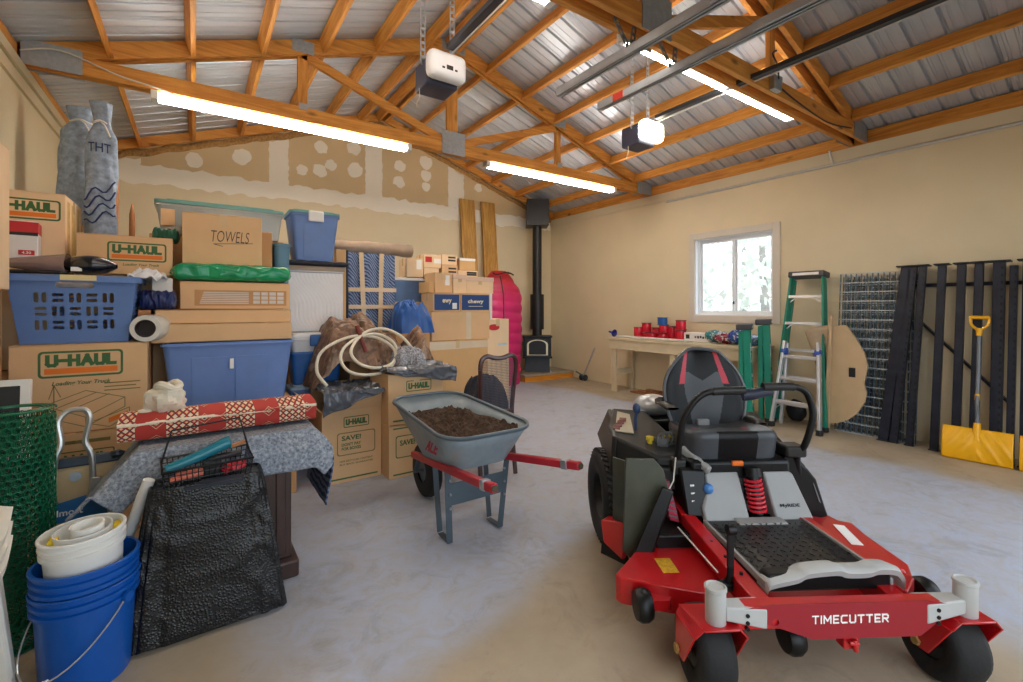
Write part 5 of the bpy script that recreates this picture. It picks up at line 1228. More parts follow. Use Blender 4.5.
c = MB(); c.box(-W-.02, W+.02, -.23, .21, .66, .69); put('top_plate', c, IRON, t, bevel=.008)
c = MB(); c.box(-W+.03, W-.03, -.18, .18, 0, .27); put('pedestal', c, mat('pedestal_slate', (50, 58, 68), .5, .1, .1), t, bevel=.006)
c = MB(); c.box(-W-.015, W+.015, -.27, .2, .27, .30); put('ash_lip', c, IRON, t, bevel=.006)
arch = [(-.19, .0), (.19, .0), (.19, .2)]+[(.19*cos(a), .2+.09*sin(a)) for a in [pi*i/14 for i in range(1, 14)]]+[(-.19, .2)]
c = MB(); oc = [(x*1.17, -.025 if y == 0 else y+.03) for x, y in arch]; inn = [(x*.86, y*.93+.012) for x, y in arch]
me = plate([oc, inn], .03); d_ = put('door', me, IRON, t, (0, -.215, .325), FRONT, bevel=.004, seg=1)
me = plate([[(x*1.05, y*1.03) for x, y in arch], inn], .016); put('brass_trim', me, mat('brass_pale', (226, 216, 186), .3, .5, .05), d_, (0, 0, .014))
me = plate([inn], .006); put('pane', me, mat('stove_glass', (226, 198, 132), .5, 0, .25, 9), d_, (0, .0, .012))
c = MB(); c.cyl((.225, -.24, .44), (.225, -.24, .55), .012); put('handle', c, GALV, d_); d_.children[-1].matrix_parent_inverse = d_.matrix_basis.inverted()
t2 = thing('stove_pipe', 'black stovepipe rising from the stove to the roof box', 'stovepipe', (5.50, 7.12, .826))
c = MB(); c.cyl((0, 0, 0), (0, 0, .12), .095, n=24); c.cyl((0, 0, .12), (0, 0, .80), .135, n=28); put('double_wall_sleeve', c, PIPEB, t2, ang=30)
c = MB(); c.cyl((0, 0, .80), (0, 0, 2.13), .09, n=24); put('single_pipe', c, PIPEB, t2)
c = MB(); c.box(-.21, .21, -.21, .21, 2.12, 2.62); o = put('ceiling_box', c, PIPEB, t2, bevel=.004)
o.rotation_euler = (0, 0, R(-33))
# ================================================================ trolley handle by the wall
t = thing('floor_jack', 'small wheeled jack with long handle leaning by the bench', 'trolley jack', (6.0, 6.35, 0))
BLKP = mat('black_plastic', (0, 0, 0)); 
for y in (-.05, .05): c = MB(); c.lathe([(0, -.02), (.05, -.02), (.06, 0), (.05, .02), (0, .02)], 20, Matrix.Translation((-.0, y, .06)) @ Matrix.Rotation(pi/2, 4, 'X')); put('wheel', c, mat('caster_rubber', (40, 48, 52), .6), t)
c = MB(); c.beam((0, -.02, .08), (-.1, .1, .17), .05, .02); c.cyl((0, -.08, .06), (0, .08, .06), .012); put('fork', c, mat('teal_iron', (70, 96, 92), .5, .3), t)
c = MB(); c.tube([(0, .0, .08), (-.2, -.5, .66)], .014, 8); put('handle', c, GALVD, t)
# ================================================================ workbench
BEN = mat('bench_paint', (206, 190, 158), .55, 0, .06)
t = thing('workbench', 'long cream painted wooden workbench under the window', 'workbench', (5.87, 4.15, 0))
y0, y1 = -1.19, 1.21
c = MB(); c.box(-.27, .265, y0, y1, .845, .885); put('top', c, BEN, t, bevel=.003)
c = MB(); c.box(-.25, -.21, y0+.02, y1-.02, .70, .845); c.box(-.21, .25, y0+.02, y0+.06, .70, .845); c.box(-.21, .25, y1-.06, y1-.02, .70, .845); put('apron', c, BEN, t, bevel=.002, seg=1)
for y in (y0+.08, 0, y1-.08):
    for x in (-.19, .22): c = MB(); c.box(x-.02, x+.02, y-.045, y+.045, 0, .845); put('leg', c, BEN, t, bevel=.002, seg=1)
    c = MB(); c.box(-.19, .22, y-.02, y+.02, .27, .36); put('stretcher', c, BEN, t)
# red spools
RS = mat('spool_red', (206, 24, 50), .25, 0, .1, 14, coat=.3); RD = mat('spool_dark_red', (96, 18, 30), .4, 0, .1); BS = mat('spool_blue', (24, 92, 166), .35, 0, .08)
BZ = .886
def at_bench(px, x): return x/math.tan(math.atan((px-511.5)/460)+TH)
sp_ = [(638.5, 5.93, 0, .17, 'red spool, the single one at the left end of the bench group'), (646.5, 5.99, .09, .15, 'red spool standing high, second from the left on the bench'), (647, 5.99, 0, .085, 'low red spool beneath the second high spool'), (652, 5.83, 0, .095, 'small red spool in front, left of centre on the bench'), (662.5, 5.83, 0, .095, 'small red spool in front below the blue one'), (664, 5.95, .10, .12, 'red spool between the blue spool and the bench'), (664, 5.95, 0, .095, 'lower red spool on the bench directly beneath the other one under the blue spool'), (672, 6.02, 0, .2, 'tall dark pink spool behind the right stack'), (681, 5.93, 0, .155, 'thick red spool at the bottom of the right stack'), (681, 5.93, .16, .14, 'red spool topmost on the right stack'), (657, 6.02, 0, .17, 'dark red spool at the back between the groups')]
for px, x, z, h, lab in sp_:
    t = thing('cord_spool', lab, 'spool', (x, at_bench(px, x), BZ+z), 0, 'red cord spools on the bench')
    r = .082
    c = MB(); c.lathe([(0, .008), (r*.86, .008), (r*.9, h*.3), (r*.9, h*.7), (r*.86, h-.008), (0, h-.008)], 24); put('wound_cord', c, RS, t)
    for q in (0, h-.008): c = MB(); c.lathe([(0, q), (r, q), (r, q+.008), (0, q+.008)], 24); put('flange', c, RD if q else RS, t)
t = thing('cord_spool', 'blue spool on top of the red ones on the bench', 'spool', (5.95, at_bench(662.5, 5.95), BZ+.222), 0, 'blue spools on the bench')
c = MB(); c.lathe([(0, .008), (.07, .008), (.075, .06), (.07, .112), (0, .112)], 24); put('wound_cord', c, BS, t)
for q in (0, .104): c = MB(); c.lathe([(0, q), (.082, q), (.082, q+.008), (0, q+.008)], 24); put('flange', c, BS, t)
for k, (x, ya, yb, lab) in enumerate(((5.66, 5.2, 3.95, 'white rod nearest the bench front edge'), (5.70, 5.25, 4.0, 'white rod second from the bench front edge'), (5.74, 5.15, 3.85, 'white rod third from the bench front edge, by the spools'))):
    c = MB(); c.cyl((x, ya, BZ+.016), (x+.01, yb, BZ+.016), .015, n=12); single('white_rod', c, mat('pvc_white', (0, 0, 0)), lab, 'rod', 'white rods on the bench')
t = thing('blue_funnel', 'dark blue funnel at the far left end of the bench', 'funnel', (5.75, 5.42-.08, BZ))
c = MB(); c.lathe([(.06, 0), (.062, .004), (.02, .06), (.015, .12), (.012, .12), (.016, .06), (.055, .004), (.06, 0)], 20, Matrix.Translation((0, 0, .06)) @ Matrix.Rotation(R(-80), 4, 'X')); put('cone', c, mat('funnel_blue', (30, 44, 140), .4, 0, .1), t)
c = MB(); c.tube([(.055*cos(a), .0, .06+.055*sin(a)) for a in [2*pi*i/16 for i in range(16)]], .006, 6, closed=True); put('rim', c, mat('funnel_blue', (0, 0, 0)), t)
t = thing('labelled_box', 'white box with dark printing on the bench below the window', 'box', (5.93, 3.83, BZ), 0)
c = MB(); c.box(-.09, .09, -.25, .25, 0, .125); put('body', c, mat('box_white', (0, 0, 0)), t, bevel=.004)
c = MB()
for q in range(6): c.box(-.0915, -.09, -.15+.04*q, -.122+.04*q, .05+.006*(q % 2), .09-.005*(q % 3))
put('printed_mark', c, mat('ink_dark', (50, 50, 60), .6), t, smooth=False); c = MB(); c.box(-.0915, -.09, .16, .22, .04, .1); put('printed_mark', c, BLK, t)
pb = [(3.45, .12, 'red_maroon', (150, 34, 60), 'maroon plastic bag in the heap at the right end of the bench'), (3.62, .14, 'bag_teal', (34, 120, 124), 'teal and white bag at the left of the heap on the bench'), (3.27, .16, 'bag_blue', (44, 84, 170), 'blue bag at the right of the heap on the bench'), (3.10, .11, 'bag_sky', (96, 140, 196), 'pale blue bag at the right end of the bench')]
for i, (y, h, mn, c_, lab) in enumerate(pb):
    m, nt, p = newmat(mn); v = coords(nt); f = tex_noise(nt, v, 14, 3, .6, 1); nt.links.new(ramp(nt, f, [(.4, rgb(*c_)), (.55, shade(rgb(*c_), .6)), (.62, rgb(225, 228, 235)), (.7, rgb(*c_))]), p.inputs['Base Color']); p.inputs['Roughness'].default_value = .25
    c = MB(); c.blob((5.85+.05*(i % 2), y, BZ+h*.62), (.15, .14, h*.62), 26, 16, .3, 2.6, i*3); 
    for q in c.bm.verts: q.co.z = max(q.co.z, BZ+.001)
    single('plastic_bag', c, m, lab, 'plastic bag', 'bags on the bench', sub=1)
# boards under the bench
for k in range(5):
    c = MB(); z = .026*(k//2); x = 5.8+.11*(k % 2)+.02*k; c.box(x, x+.09, 4.35+.05*k, 5.05-.06*k, z, z+.024)
    single('short_board', c, wood('short_board_wood', (96, 56, 34), (168, 110, 68), 1, knots=False), ('bottom outer short board of the pile under the bench', 'bottom inner short board of the pile under the bench', 'middle outer short board of the pile under the bench', 'middle inner short board of the pile under the bench', 'single short board on top of the pile under the bench')[k], 'board', 'short boards under the bench', bevel=.002)
# ================================================================ ladders (local: x across, y towards the wall, z up)
FG = mat('fibreglass_green', (18, 128, 104), .4, 0, .08); ALU = mat('aluminium', (206, 208, 210), .35, .7, .06, 10); DKC = mat('ladder_cap', (64, 62, 66), .5, 0, .1); HBL = mat('hinge_blue', (40, 84, 170), .4, 0, .05)
def stepladder(name, label, loc, rz, lean, H, wb, wt, n, group=None, spread=.06):
    t = thing(name, label, 'ladder', loc, 0, group, (lean, 0, rz))
    for s in (-1, 1):
        c = MB(); c.beam((s*wb/2, 0, .03), (s*wt/2, 0, H), .026, .075, (0, 1, 0)); put('rail', c, FG, t, bevel=.004)
        c = MB(); c.beam((s*(wb/2-.01), spread+.03, .03), (s*(wt/2-.01), spread-.0, H-.03), .026, .05, (0, 1, 0)); put('rear_rail', c, FG, t, bevel=.004)
        c = MB(); c.box(s*wb/2-.025, s*wb/2+.025, -.045, .045, 0, .05); put('foot', c, BLKP, t, bevel=.005)
    for k in range(n):
        z = H*(k+.75)/(n+.55); w = wb+(wt-wb)*z/H-.02
        c = MB(); c.box(-w/2, w/2, -.042, .042, z, z+.022); c.box(-w/2, w/2, -.045, -.04, z-.012, z+.022); o = put('step', c, ALU, t, bevel=.002, seg=1)
        for s in (-1, 1): c = MB(); c.beam((s*(w/2-.015), -.03, z-.06), (s*(w/2-.08), -.03, z), .012, .004, (0, 1, 0)); put('step_brace', c, ALU, o)
    c = MB(); c.box(-wt/2-.025, wt/2+.025, -.06, spread+.05, H-.015, H+.055); put('top_cap', c, DKC, t, bevel=.012)
    c = MB(); c.box(-wt/2+.03, wt/2-.03, -.063, -.058, H+.005, H+.035); put('label', c, ALU, t)
    return t
# tall green stepladder
stepladder('step_ladder', 'tall green stepladder leaning folded against the right wall', (5.72, 2.50, 0), -pi/2, R(-8), 1.76, .56, .34, 5)
stepladder('step_ladder', 'short green folded stepladder at the right end of the bench', (5.50, 2.93, 0), R(22), R(-2), 1.12, .16, .13, 3)
t = stepladder('step_ladder', 'second short green stepladder behind the short one at the bench end', (5.72, 2.81, 0), R(22), R(-2), 1.18, .16, .14, 3)
for k_, (lx, ly, mcol, z0_, z1_) in enumerate(((5.50, 2.93, (226, 206, 60), .25, .42), (5.50, 2.93, (226, 228, 224), .72, .95), (5.72, 2.81, (226, 228, 224), .66, .9))):
    root_ = [o_ for o_ in COL.objects if o_.name.startswith('step_ladder') and (o_.location.xy-Vector((lx, ly))).length < .01][0]
    c = MB(); w_ = .08-.015*z0_/1.1; c.box(-w_-.008, -w_+.012, -.0395, -.0378, z0_, z1_); put('sticker', c, mat('sticker_%d' % mcol[2], mcol, .4), root_, smooth=False)
c = MB(); c.blob((5.97, 2.62, .13), (.09, .12, .13), amp=.3, fr=2.5, seed=9)
for q in c.bm.verts: q.co.z = max(q.co.z, .002)
single('dark_bag', c, mat('bag_black', (30, 32, 38), .5, 0, .2), 'dark bag slumped on the floor behind the silver ladder', 'bag', sub=1)
# folded aluminium multi-position ladder
t = thing('multi_ladder', 'silver folding ladder with blue hinges before the green stepladder', 'ladder', (5.50, 2.44, 0), 0, None, (R(-7), 0, -pi/2))
for s in (-1, 1):
    c = MB(); c.beam((s*.25, 0, .04), (s*.175, .05, 1.0), .03, .06, (0, 1, 0)); put('rail', c, ALU, t, bevel=.006)
    c = MB(); c.beam((s*.20, .12, .04), (s*.165, .10, .98), .03, .05, (0, 1, 0)); put('rear_rail', c, ALU, t, bevel=.006)
    c = MB(); c.cyl((s*.175-.025, .05, .88), (s*.175+.025, .05, .88), .042, n=18); put('hinge', c, HBL, t)
    c = MB(); c.box(s*.25-.025, s*.25+.025, -.04, .04, 0, .06); put('foot', c, BLKP, t, bevel=.006)
for z in (.28, .55, .80):
    w = .25-.075*z; c = MB(); c.box(-w, w, -.0+.04*z, .035+.04*z, z, z+.04); put('rung', c, ALU, t, bevel=.006)
# ================================================================ folding table half and tan cloth
XB = 5.84
def wy(px, x): return x/math.tan(math.atan((px-511.5)/460)+TH)
def wyz(px, py, x):
    y = wy(px, x); d = x*sin(TH)+y*cos(TH); return (y, H_CAM-(py-307)*d/460)
TAN = mat('tan_laminate', (196, 168, 130), .45, 0, .05)
t = thing('tan_table_leaf', 'tan half round table leaf with a small cutout standing on edge', 'table leaf', (XB, 2.1, 0), 0)
out = [(832, 326), (846, 325), (856, 338), (864, 352), (868, 366), (866, 376), (864, 384), (867, 393), (865, 402), (858, 413), (848, 420), (838, 423), (829, 423)]
poly = [wyz(a, c, XB) for a, c in out]; poly = [(y-2.1, z) for y, z in poly]
hole = [wyz(a, c, XB) for a, c in ((850, 368), (854, 368), (854, 377), (850, 377))]; hole = [(y-2.1, z) for y, z in hole]
me = plate([[(-y, z) for y, z in poly], [(-y, z) for y, z in hole]], .03)
put('leaf', me, TAN, t, (0, 0, 0), (pi/2, 0, -pi/2), bevel=.003, seg=1)
c = MB(); ya, za = wyz(832, 316, XB-.04); yb, zb = wyz(826, 431, XB-.04); c.hexa([(-.06, yb-2.1-.03, 0), (-.02, yb-2.1-.03, 0), (-.02, yb-2.1+.03, 0), (-.06, yb-2.1+.03, 0)], [(-.06, ya-2.1-.008, za), (-.02, ya-2.1-.008, za), (-.02, ya-2.1+.008, za), (-.06, ya-2.1+.008, za)]); put('edge_batten', c, TAN, t)
c = MB(); y_, z_ = wyz(852, 372.5, XB-.018); c.box(-.019, .02, y_-2.1-.03, y_-2.1+.03, z_-.05, z_+.05); put('catch', c, BLKP, t)
c = MB()
tri = [wyz(a, b_, XB) for a, b_ in ((812, 330), (831, 322), (831, 420), (824, 400), (827, 352))]
def cloth(u, v):
    y0_ = 2.39-.12*v; return (XB-.02+.015*sin(u*7)+.02*v, 2.23+(.23*(1-v)**1.5+.02)*u, 1.18-1.08*v-.06*u*(1-v))
c.grid(cloth, 12, 24); single('tan_cover', c, mat('tan_cloth', (172, 150, 122), .85, 0, .1, 10), 'tan cloth cover hanging left of the half round table leaf', 'cloth', solid=.005)
# ================================================================ wire mesh panels
WM = mat('mesh_wire', (84, 100, 112), .3, .3, .1); WM2 = mat('mesh_wire_light', (190, 198, 202), .3, .3, .1)
def meshpanel(name, label, y0, y1, z1, xb, xt, ny, nzr):
    t = thing(name, label, 'wire panel', (xb, (y0+y1)/2, 0), 0, 'wire mesh panels')
    f = lambda y, z: (xt*z/z1-xb*z/z1, y-(y0+y1)/2, z+.004)
    c = MB()
    for i in range(ny+1):
        y = y0+(y1-y0)*i/ny; c.beam(f(y, 0), f(y, z1), .010, .010, (0, 1, 0))
    put('upright_wires', c, WM, t, smooth=False)
    c = MB()
    for j in range(nzr+1): z = z1*j/nzr; c.beam(f(y0, z), f(y1, z), .011, .011)
    put('cross_wires', c, WM2, t, smooth=False)
meshpanel('wire_mesh', 'front galvanised wire mesh panel leaning beside the black posts', 1.5, 2.2, 1.75, 5.92, 6.08, 14, 17)
meshpanel('wire_mesh', 'third galvanised wire mesh panel at the back nearest the wall', 1.56, 2.16, 1.69, 6.01, 6.13, 19, 34)
meshpanel('wire_mesh', 'rear galvanised wire mesh panel just behind the front one', 1.53, 2.18, 1.72, 5.97, 6.11, 13, 17)
# ================================================================ black steel posts
m, nt, p = newmat('post_black'); v = coords(nt); nt.links.new(ramp(nt, tex_noise(nt, v, 8, 4), [(.3, rgb(22, 25, 36)), (.7, rgb(40, 44, 58))]), p.inputs['Base Color']); p.inputs['Roughness'].default_value = .38; p.inputs['Metallic'].default_value = .3; PB = m
HOLE = mat('hole_dark', (8, 8, 10), .8)
def post(y, label, xb=5.86, lean_y=0, T=True, holes=False, wide=.1, H=1.80):
    wide *= .72
    t = thing('steel_post', label, 'steel post', (xb, y, 0), 0, 'black steel posts', (0, math.atan((6.05-xb)/H), 0))
    c = MB(); L = H; dy = lean_y
    def seg(x0, x1, ya, yb): c.hexa([(x0, ya+dy, 0), (x1, ya+dy, 0), (x1, yb+dy, 0), (x0, yb+dy, 0)], [(x0, ya, L), (x1, ya, L), (x1, yb, L), (x0, yb, L)])
    seg(-.025, -.019, -wide/2, wide/2); seg(-.025, .012, -wide/2, -wide/2+.005); seg(-.025, .012, wide/2-.005, wide/2)
    if holes:
        c.mi = 1
        for k in range(26): z = .08+.066*k; q = dy*(1-z/L); c.box(-.0262, -.0248, q-wide*.36, q-wide*.16, z, z+.025)
    put('channel', c, [PB, HOLE], t, smooth=False)
    if T: c = MB(); c.box(-.05, .04, -wide*.95, wide*.95, L, L+.012); put('top_plate', c, PB, t, bevel=.002, seg=1)
    c = MB(); c.box(-.04, .02, -wide*.6+dy, wide*.6+dy, 0, .01); put('base_plate', c, PB, t)
    return t
post(1.60, 'black steel post, slanted one overlapping the wire mesh panel', lean_y=.14, T=True, wide=.115)
post(1.545, 'black steel post, second slanted one beside the wire mesh', lean_y=.11, T=False, wide=.09, holes=True)
post(1.47, 'black steel post with holes, third from the wire mesh', lean_y=.06, holes=True, wide=.08)
post(1.325, 'plain black steel post left of the shovel handle, farther one', lean_y=.02, wide=.085)
post(1.185, 'plain black steel post just left of the yellow shovel handle', lean_y=.01, wide=.085)
post(1.065, 'plain black steel post just right of the yellow shovel handle', lean_y=.01, wide=.085)
post(.935, 'black steel post with rows of holes right of the shovel handle', holes=True, wide=.11)
post(.845, 'black steel post with holes, second from the right edge', T=False, holes=True, wide=.07, H=1.76)
post(.755, 'black steel post cut off by the right edge of the photo', wide=.1)
c = MB(); c.beam((6.115, 1.55, 1.60), (6.115, .7, 1.60), .02, .035); single('steel_crossbar', c, PB, 'horizontal black bar behind the steel posts near their tops', 'steel bar')
c = MB(); c.beam((6.10, 1.52, 1.25), (6.10, .86, .48), .02, .05, (1, 0, 0)); single('steel_brace', c, PB, 'diagonal black brace behind the steel posts', 'steel bar')
# ================================================================ snow shovels
YEL = mat('shovel_yellow', (236, 172, 16), .38, 0, .05); SHAFT = mat('shovel_shaft', (112, 116, 122), .4, .3, .06)
def shovel(x, y, label, lean=R(7), rz=0, hx=0):
    t = thing('snow_shovel', label, 'snow shovel', (x, y, 0), 0, 'yellow snow shovels', (0, lean, rz))
    W2 = .225
    def blade(u, v):
        yy = -W2+2*W2*u; z = .29*v
        cur = -.035*sin(pi*v)**1-.02*(1-v)
        rib = .010*max(0, 1-abs(((abs(u-.5)*2*1.2+v*.9) % .55)-.27)/.12)
        return (cur-rib-.0, yy*(1-.0*v), z+.002)
    c = MB(); c.grid(blade, 40, 18); put('blade', c, YEL, t, solid=.006)
    c = MB(); c.grid(lambda u, v: (.012-.05*sin(pi*v)+.0*u, -.022+.044*u, .06+.24*v), 4, 8); c.cyl((-.012, 0, .2), (.0, 0, .34), .028, .021, 14); put('socket', c, YEL, t, solid=.01)
    c = MB(); c.tube(smoothpath([(-.005, 0, .3), (-.0, 0, .42), (-.035, 0, .52), (-.02, 0, .62), (.0, 0, .8), (0, 0, 1.16)]), .0155, 12); put('shaft', c, SHAFT, t)
    c = MB(); c.cyl((0, 0, 1.13), (0, 0, 1.2), .021, .024, 14)
    for s in (-1, 1): c.tube(smoothpath([(0, 0, 1.18), (0, s*.04, 1.215), (0, s*.058, 1.25), (0, s*.06, 1.30)]), .011, 8)
    c.cyl((0, -.064, 1.30), (0, .064, 1.30), .016, n=14); put('grip', c, YEL, t)
    c = MB(); c.cyl((-.03, 0, .545), (-.022, 0, .6), .0175, n=12); put('shaft_label', c, YEL, t)
    return t
shovel(5.72, 1.03, 'yellow snow shovel leaning on the black posts, whole in view', R(9), R(4))
shovel(5.74, .545, 'yellow snow shovel cut off at the right edge', R(9), R(4))
# ================================================================ zero-turn mower (local: x to the right, y to the rear, z up)
MW = mat('cast_white_grey', (178, 179, 177), .42, 0, .04); MR = mat('mower_red', (186, 18, 25), .28, 0, .05, 4, coat=.4); MG = mat('mower_grey', (150, 151, 150), .42, 0, .04); MK = mat('mower_black', (11, 11, 12), .4, 0, .1, 9, spec=.35)
MKG = mat('mower_charcoal', (38, 37, 35), .42, 0, .08, 6, spec=.4); TYR = mat('mower_tyre', (17, 17, 18), .75, 0, .15, 14, bmp=.2, bscale=60); RED2 = mat('spring_red', (206, 34, 50), .35, 0, .05)
VIN_G = mat('seat_grey_vinyl', (70, 73, 77), .38, 0, .05, 8, bmp=.06, bscale=90, spec=.4); VIN_K = mat('seat_black_vinyl', (10, 10, 12), .42, 0, .08, 8, bmp=.06, bscale=90, spec=.3); VIN_R = mat('seat_red_vinyl', (190, 26, 50), .4, 0, .05)
_l, _d = 1.16, 1.615
mo = thing('riding_mower', 'red and grey zero-turn riding mower with black seat parked on the floor', 'riding mower', (_d*sin(TH)+_l*cos(TH), _d*cos(TH)-_l*sin(TH), 0), -R(32))
def P(name, mb, m, par=None, **k): return put(name, mb, m, par or mo, **k)
def AX(x, y, z): return Matrix.Translation((x, y, z)) @ Matrix.Rotation(pi/2, 4, 'Y')
# front casters
for s in (-1, 1):
    cx = s*.453; cy = .085
    c = MB(); c.lathe([(.06, -.055), (.10, -.068), (.125, -.06), (.137, -.035), (.139, 0), (.137, .035), (.125, .06), (.10, .068), (.06, .055)], 40, AX(cx, cy, .139)); w = P('caster_wheel', c, TYR, ang=60)
    c = MB(); c.lathe([(0, -.05), (.03, -.06), (.062, -.05), (.075, -.056), (.062, 0), (.075, .056), (.062, .05), (.03, .06), (0, .05)], 24, AX(cx, cy, .139)); put('hub', c, MK, w)
    c = MB(); fw = .092
    c.hexa([(cx-.06, -.05, .285), (cx+.06, -.05, .285), (cx+.08, .11, .275), (cx-.08, .11, .275)], [(cx-.06, -.05, .293), (cx+.06, -.05, .293), (cx+.08, .11, .283), (cx-.08, .11, .283)])
    for q in (-1, 1):
        x0 = cx+q*fw; c.hexa([(x0-.004, .045, .118), (x0+.004, .045, .118), (x0+.004, .115, .112), (x0-.004, .115, .112)], [(x0-.004, -.045, .262), (x0+.004, -.045, .262), (x0+.004, .11, .255), (x0-.004, .11, .255)])
        c.hexa([(x0-.004, -.045, .258), (x0+.004, -.045, .258), (x0+.004, .11, .252), (x0-.004, .11, .252)], [(cx+q*.06-.004, -.05, .292), (cx+q*.06+.004, -.05, .292), (cx+q*.083, .11, .282), (cx+q*.077, .11, .282)])
    f = P('caster_fork', c, MR, bevel=.003, seg=1)
    c = MB(); c.cyl((cx-.108, cy, .139), (cx+.108, cy, .139), .009, n=8); 
    for q in (-1, 1): c.cyl((cx+q*.098, cy, .139), (cx+q*.108, cy, .139), .017, n=6)
    put('axle_bolt', c, mat('zinc_gold', (206, 176, 110), .35, .7, .1), f)
    c = MB(); c.lathe([(0, .287), (.031, .287), (.034, .292), (.034, .400), (.037, .403), (.037, .412), (.031, .415), (.026, .41), (0, .41)], 30, Matrix.Translation((cx, 0, 0))); P('caster_post', c, MW)
    c = MB(); xa, xb = s*.43, s*.285
    c.hexa([(xa, -.026, .305), (xb, -.03, .275), (xb, .045, .275), (xa, .026, .305)], [(xa, -.026, .355), (xb, -.03, .345), (xb, .045, .345), (xa, .026, .355)]); P('front_arm', c, MW, bevel=.006)
# front axle and name plate
c = MB(); c.box(-.385, .345, -.02, .03, .27, .35); P('front_axle', c, MR, bevel=.004)
me = plate([[(-.31, .35), (-.27, .357), (.29, .357), (.36, .346), (.36, .305), (.345, .298), (.262, .236), (-.125, .236), (-.30, .298), (-.38, .312), (-.38, .346)], disc(.011)[0] and [( -.255+.012*cos(a), .298+.012*sin(a)) for a in [2*pi*i/14 for i in range(14)]]], .006)
pl_ = put('name_plate', me, mat('plate_maroon', (146, 12, 34), .3, 0, .04, coat=.3), mo, (0, -.024, 0), FRONT, bevel=.002, seg=1)
put('lettering', stroke_mesh('TIMECUTTER', .272, .029, .16, .42), WHT, mo, (.008, -.0284, .304), FRONT, smooth=False)
c = MB()
for x in (-.355, .325): 
    for z in (.325, .30, .28): c.cyl((x, -.032, z), (x, -.02, z), .007, n=8)
P('bolts', c, MK)
c = MB(); c.box(.0, .055, -.01, .03, .185, .24); c.cyl((.01, -.02, .215), (.045, -.02, .21), .008, n=8); c.cyl((.03, -.02, .225), (.035, -.02, .185), .009, n=8); P('hitch_bracket', c, MR, bevel=.004)
# frame rails
for s, xf, xb_ in ((-1, -.262, -.262), (1, .24, .30)):
    c = MB(); w = .032
    c.hexa([(xf-w, .03, .25), (xf+w, .03, .25), (xf+w, .03, .335), (xf-w, .03, .335)], [(xb_-w, .66, .27), (xb_+w, .66, .27), (xb_+w, .66, .36), (xb_-w, .66, .36)])
    c.hexa([(xb_-w, .66, .27), (xb_+w, .66, .27), (xb_+w, .66, .36), (xb_-w, .66, .36)], [(xb_-w, 1.25, .33), (xb_+w, 1.25, .33), (xb_+w, 1.25, .43), (xb_-w, 1.25, .43)])
    r_ = P('frame_rail', c, MR, bevel=.005)
    c = MB(); 
    for y in (.18, .3, .42): x = xf+(xb_-xf)*y/.66; c.cyl((x-w-.004*1, y, .305), (x-w-.003, y, .306), .009, n=10); c.cyl((x, y, .345-.002), (x, y, .352), .007, n=8)
    put('bolts', c, MK, r_)
# foot platform
m, nt, p = newmat('tread_plate'); v = coords(nt, (1, 1, 1)); vo = nt.nodes.new('ShaderNodeTexVoronoi'); vo.inputs['Scale'].default_value = 34; vo.inputs['Randomness'].default_value = .2; nt.links.new(v, vo.inputs['Vector'])
p.inputs['Base Color'].default_value = rgb(42, 41, 42); p.inputs['Roughness'].default_value = .33
bump(nt, p, tex_noise(nt, v, 40, 3), .05, .004); TREAD = m
c = MB(); c.grid(lambda u, v: (-.225+.47*u+(.0)*v, .12+.47*v, .345+.012*v), 4, 6); P('foot_platform', c, TREAD, solid=.012, off=-1)
c = MB()
for i in range(13):
    for j in range(13):
        x = -.2+.42*i/12; y = .16+.39*j/12; a = R(45) if (i+j) % 2 else R(-45)
        c.obox((x, y, .349+.012*(y-.12)/.47), (.020, .005, .003), Matrix.Rotation(a, 3, 'Z'))
g = P('tread_ribs', c, TREAD, smooth=False); g['kind'] = 'stuff'
for x0, x1 in ((-.238, -.226), (.246, .258)): c = MB(); c.box(x0, x1, .1, .6, .335, .362); P('platform_edge', c, MG, bevel=.003)
prof = [(-.215, .355), (-.2, .375), (-.10, .395), (-.06, .412), (.05, .42), (.09, .41), (.17, .41), (.21, .42), (.275, .415), (.30, .39), (.305, .36)]
c = MB(); sp2 = [(q.x, q.z) for q in smoothpath([(a, 0, b_) for a, b_ in prof], 4)]
A = [[c.v((x, .085+.02*0, z-.035)), c.v((x, .075, z-.012)), c.v((x, .09, z)), c.v((x, .15, z-.012)), c.v((x, .155, z-.03))] for x, z in sp2]
for a, b_ in zip(A, A[1:]):
    for i in range(5): c.face([a[i], a[(i+1) % 5], b_[(i+1) % 5], b_[i]])
c.face(A[0]); c.face(A[-1][::-1]); P('platform_lip', c, MW, ang=50)
c = MB(); c.box(-.2, .27, .10, .16, .32, .385); P('lip_underside', c, MK, bevel=.01)
# grey front cover with the suspension spring in its recess
c = MB()
def cov(pts_f, pts_b): c.hexa(pts_f, pts_b)
L_ = [(-.235, .345), (.02-.035, .345), (.02-.035, .545), (-.185, .545), (-.195, .47), (-.235, .40)]
R_ = [(.115, .345), (.30, .345), (.30, .36), (.268, .53), (.245, .545), (.115, .545)]
c.hexa([(x, .60+.12*(z-.345)/.2-.0, z) for x, z in L_], [(x, .85, z) for x, z in L_]); c.hexa([(x, .60+.12*(z-.345)/.2, z) for x, z in R_], [(x, .85, z) for x, z in R_])
c.box(-.02, .12, .72, .85, .345, .52); c.box(-.10, .14, .545, .62, .345, .362)
cv_ = P('front_cover', c, MG, bevel=.014, ang=40)
for vv in (0,):
    c = MB(); c.tube([(.048+.038*cos(a), .645+.03*sin(a)+.05*(k/160), .368+.15*k/160) for k in range(161) for a in [2*pi*8*k/160]], .0065, 6); P('suspension_spring', c, RED2)
    c = MB(); c.cyl((.048, .645, .36), (.048, .695, .55), .024, n=18); c.cyl((.048, .69, .53), (.048, .70, .57), .038, n=18); P('shock_absorber', c, MK)
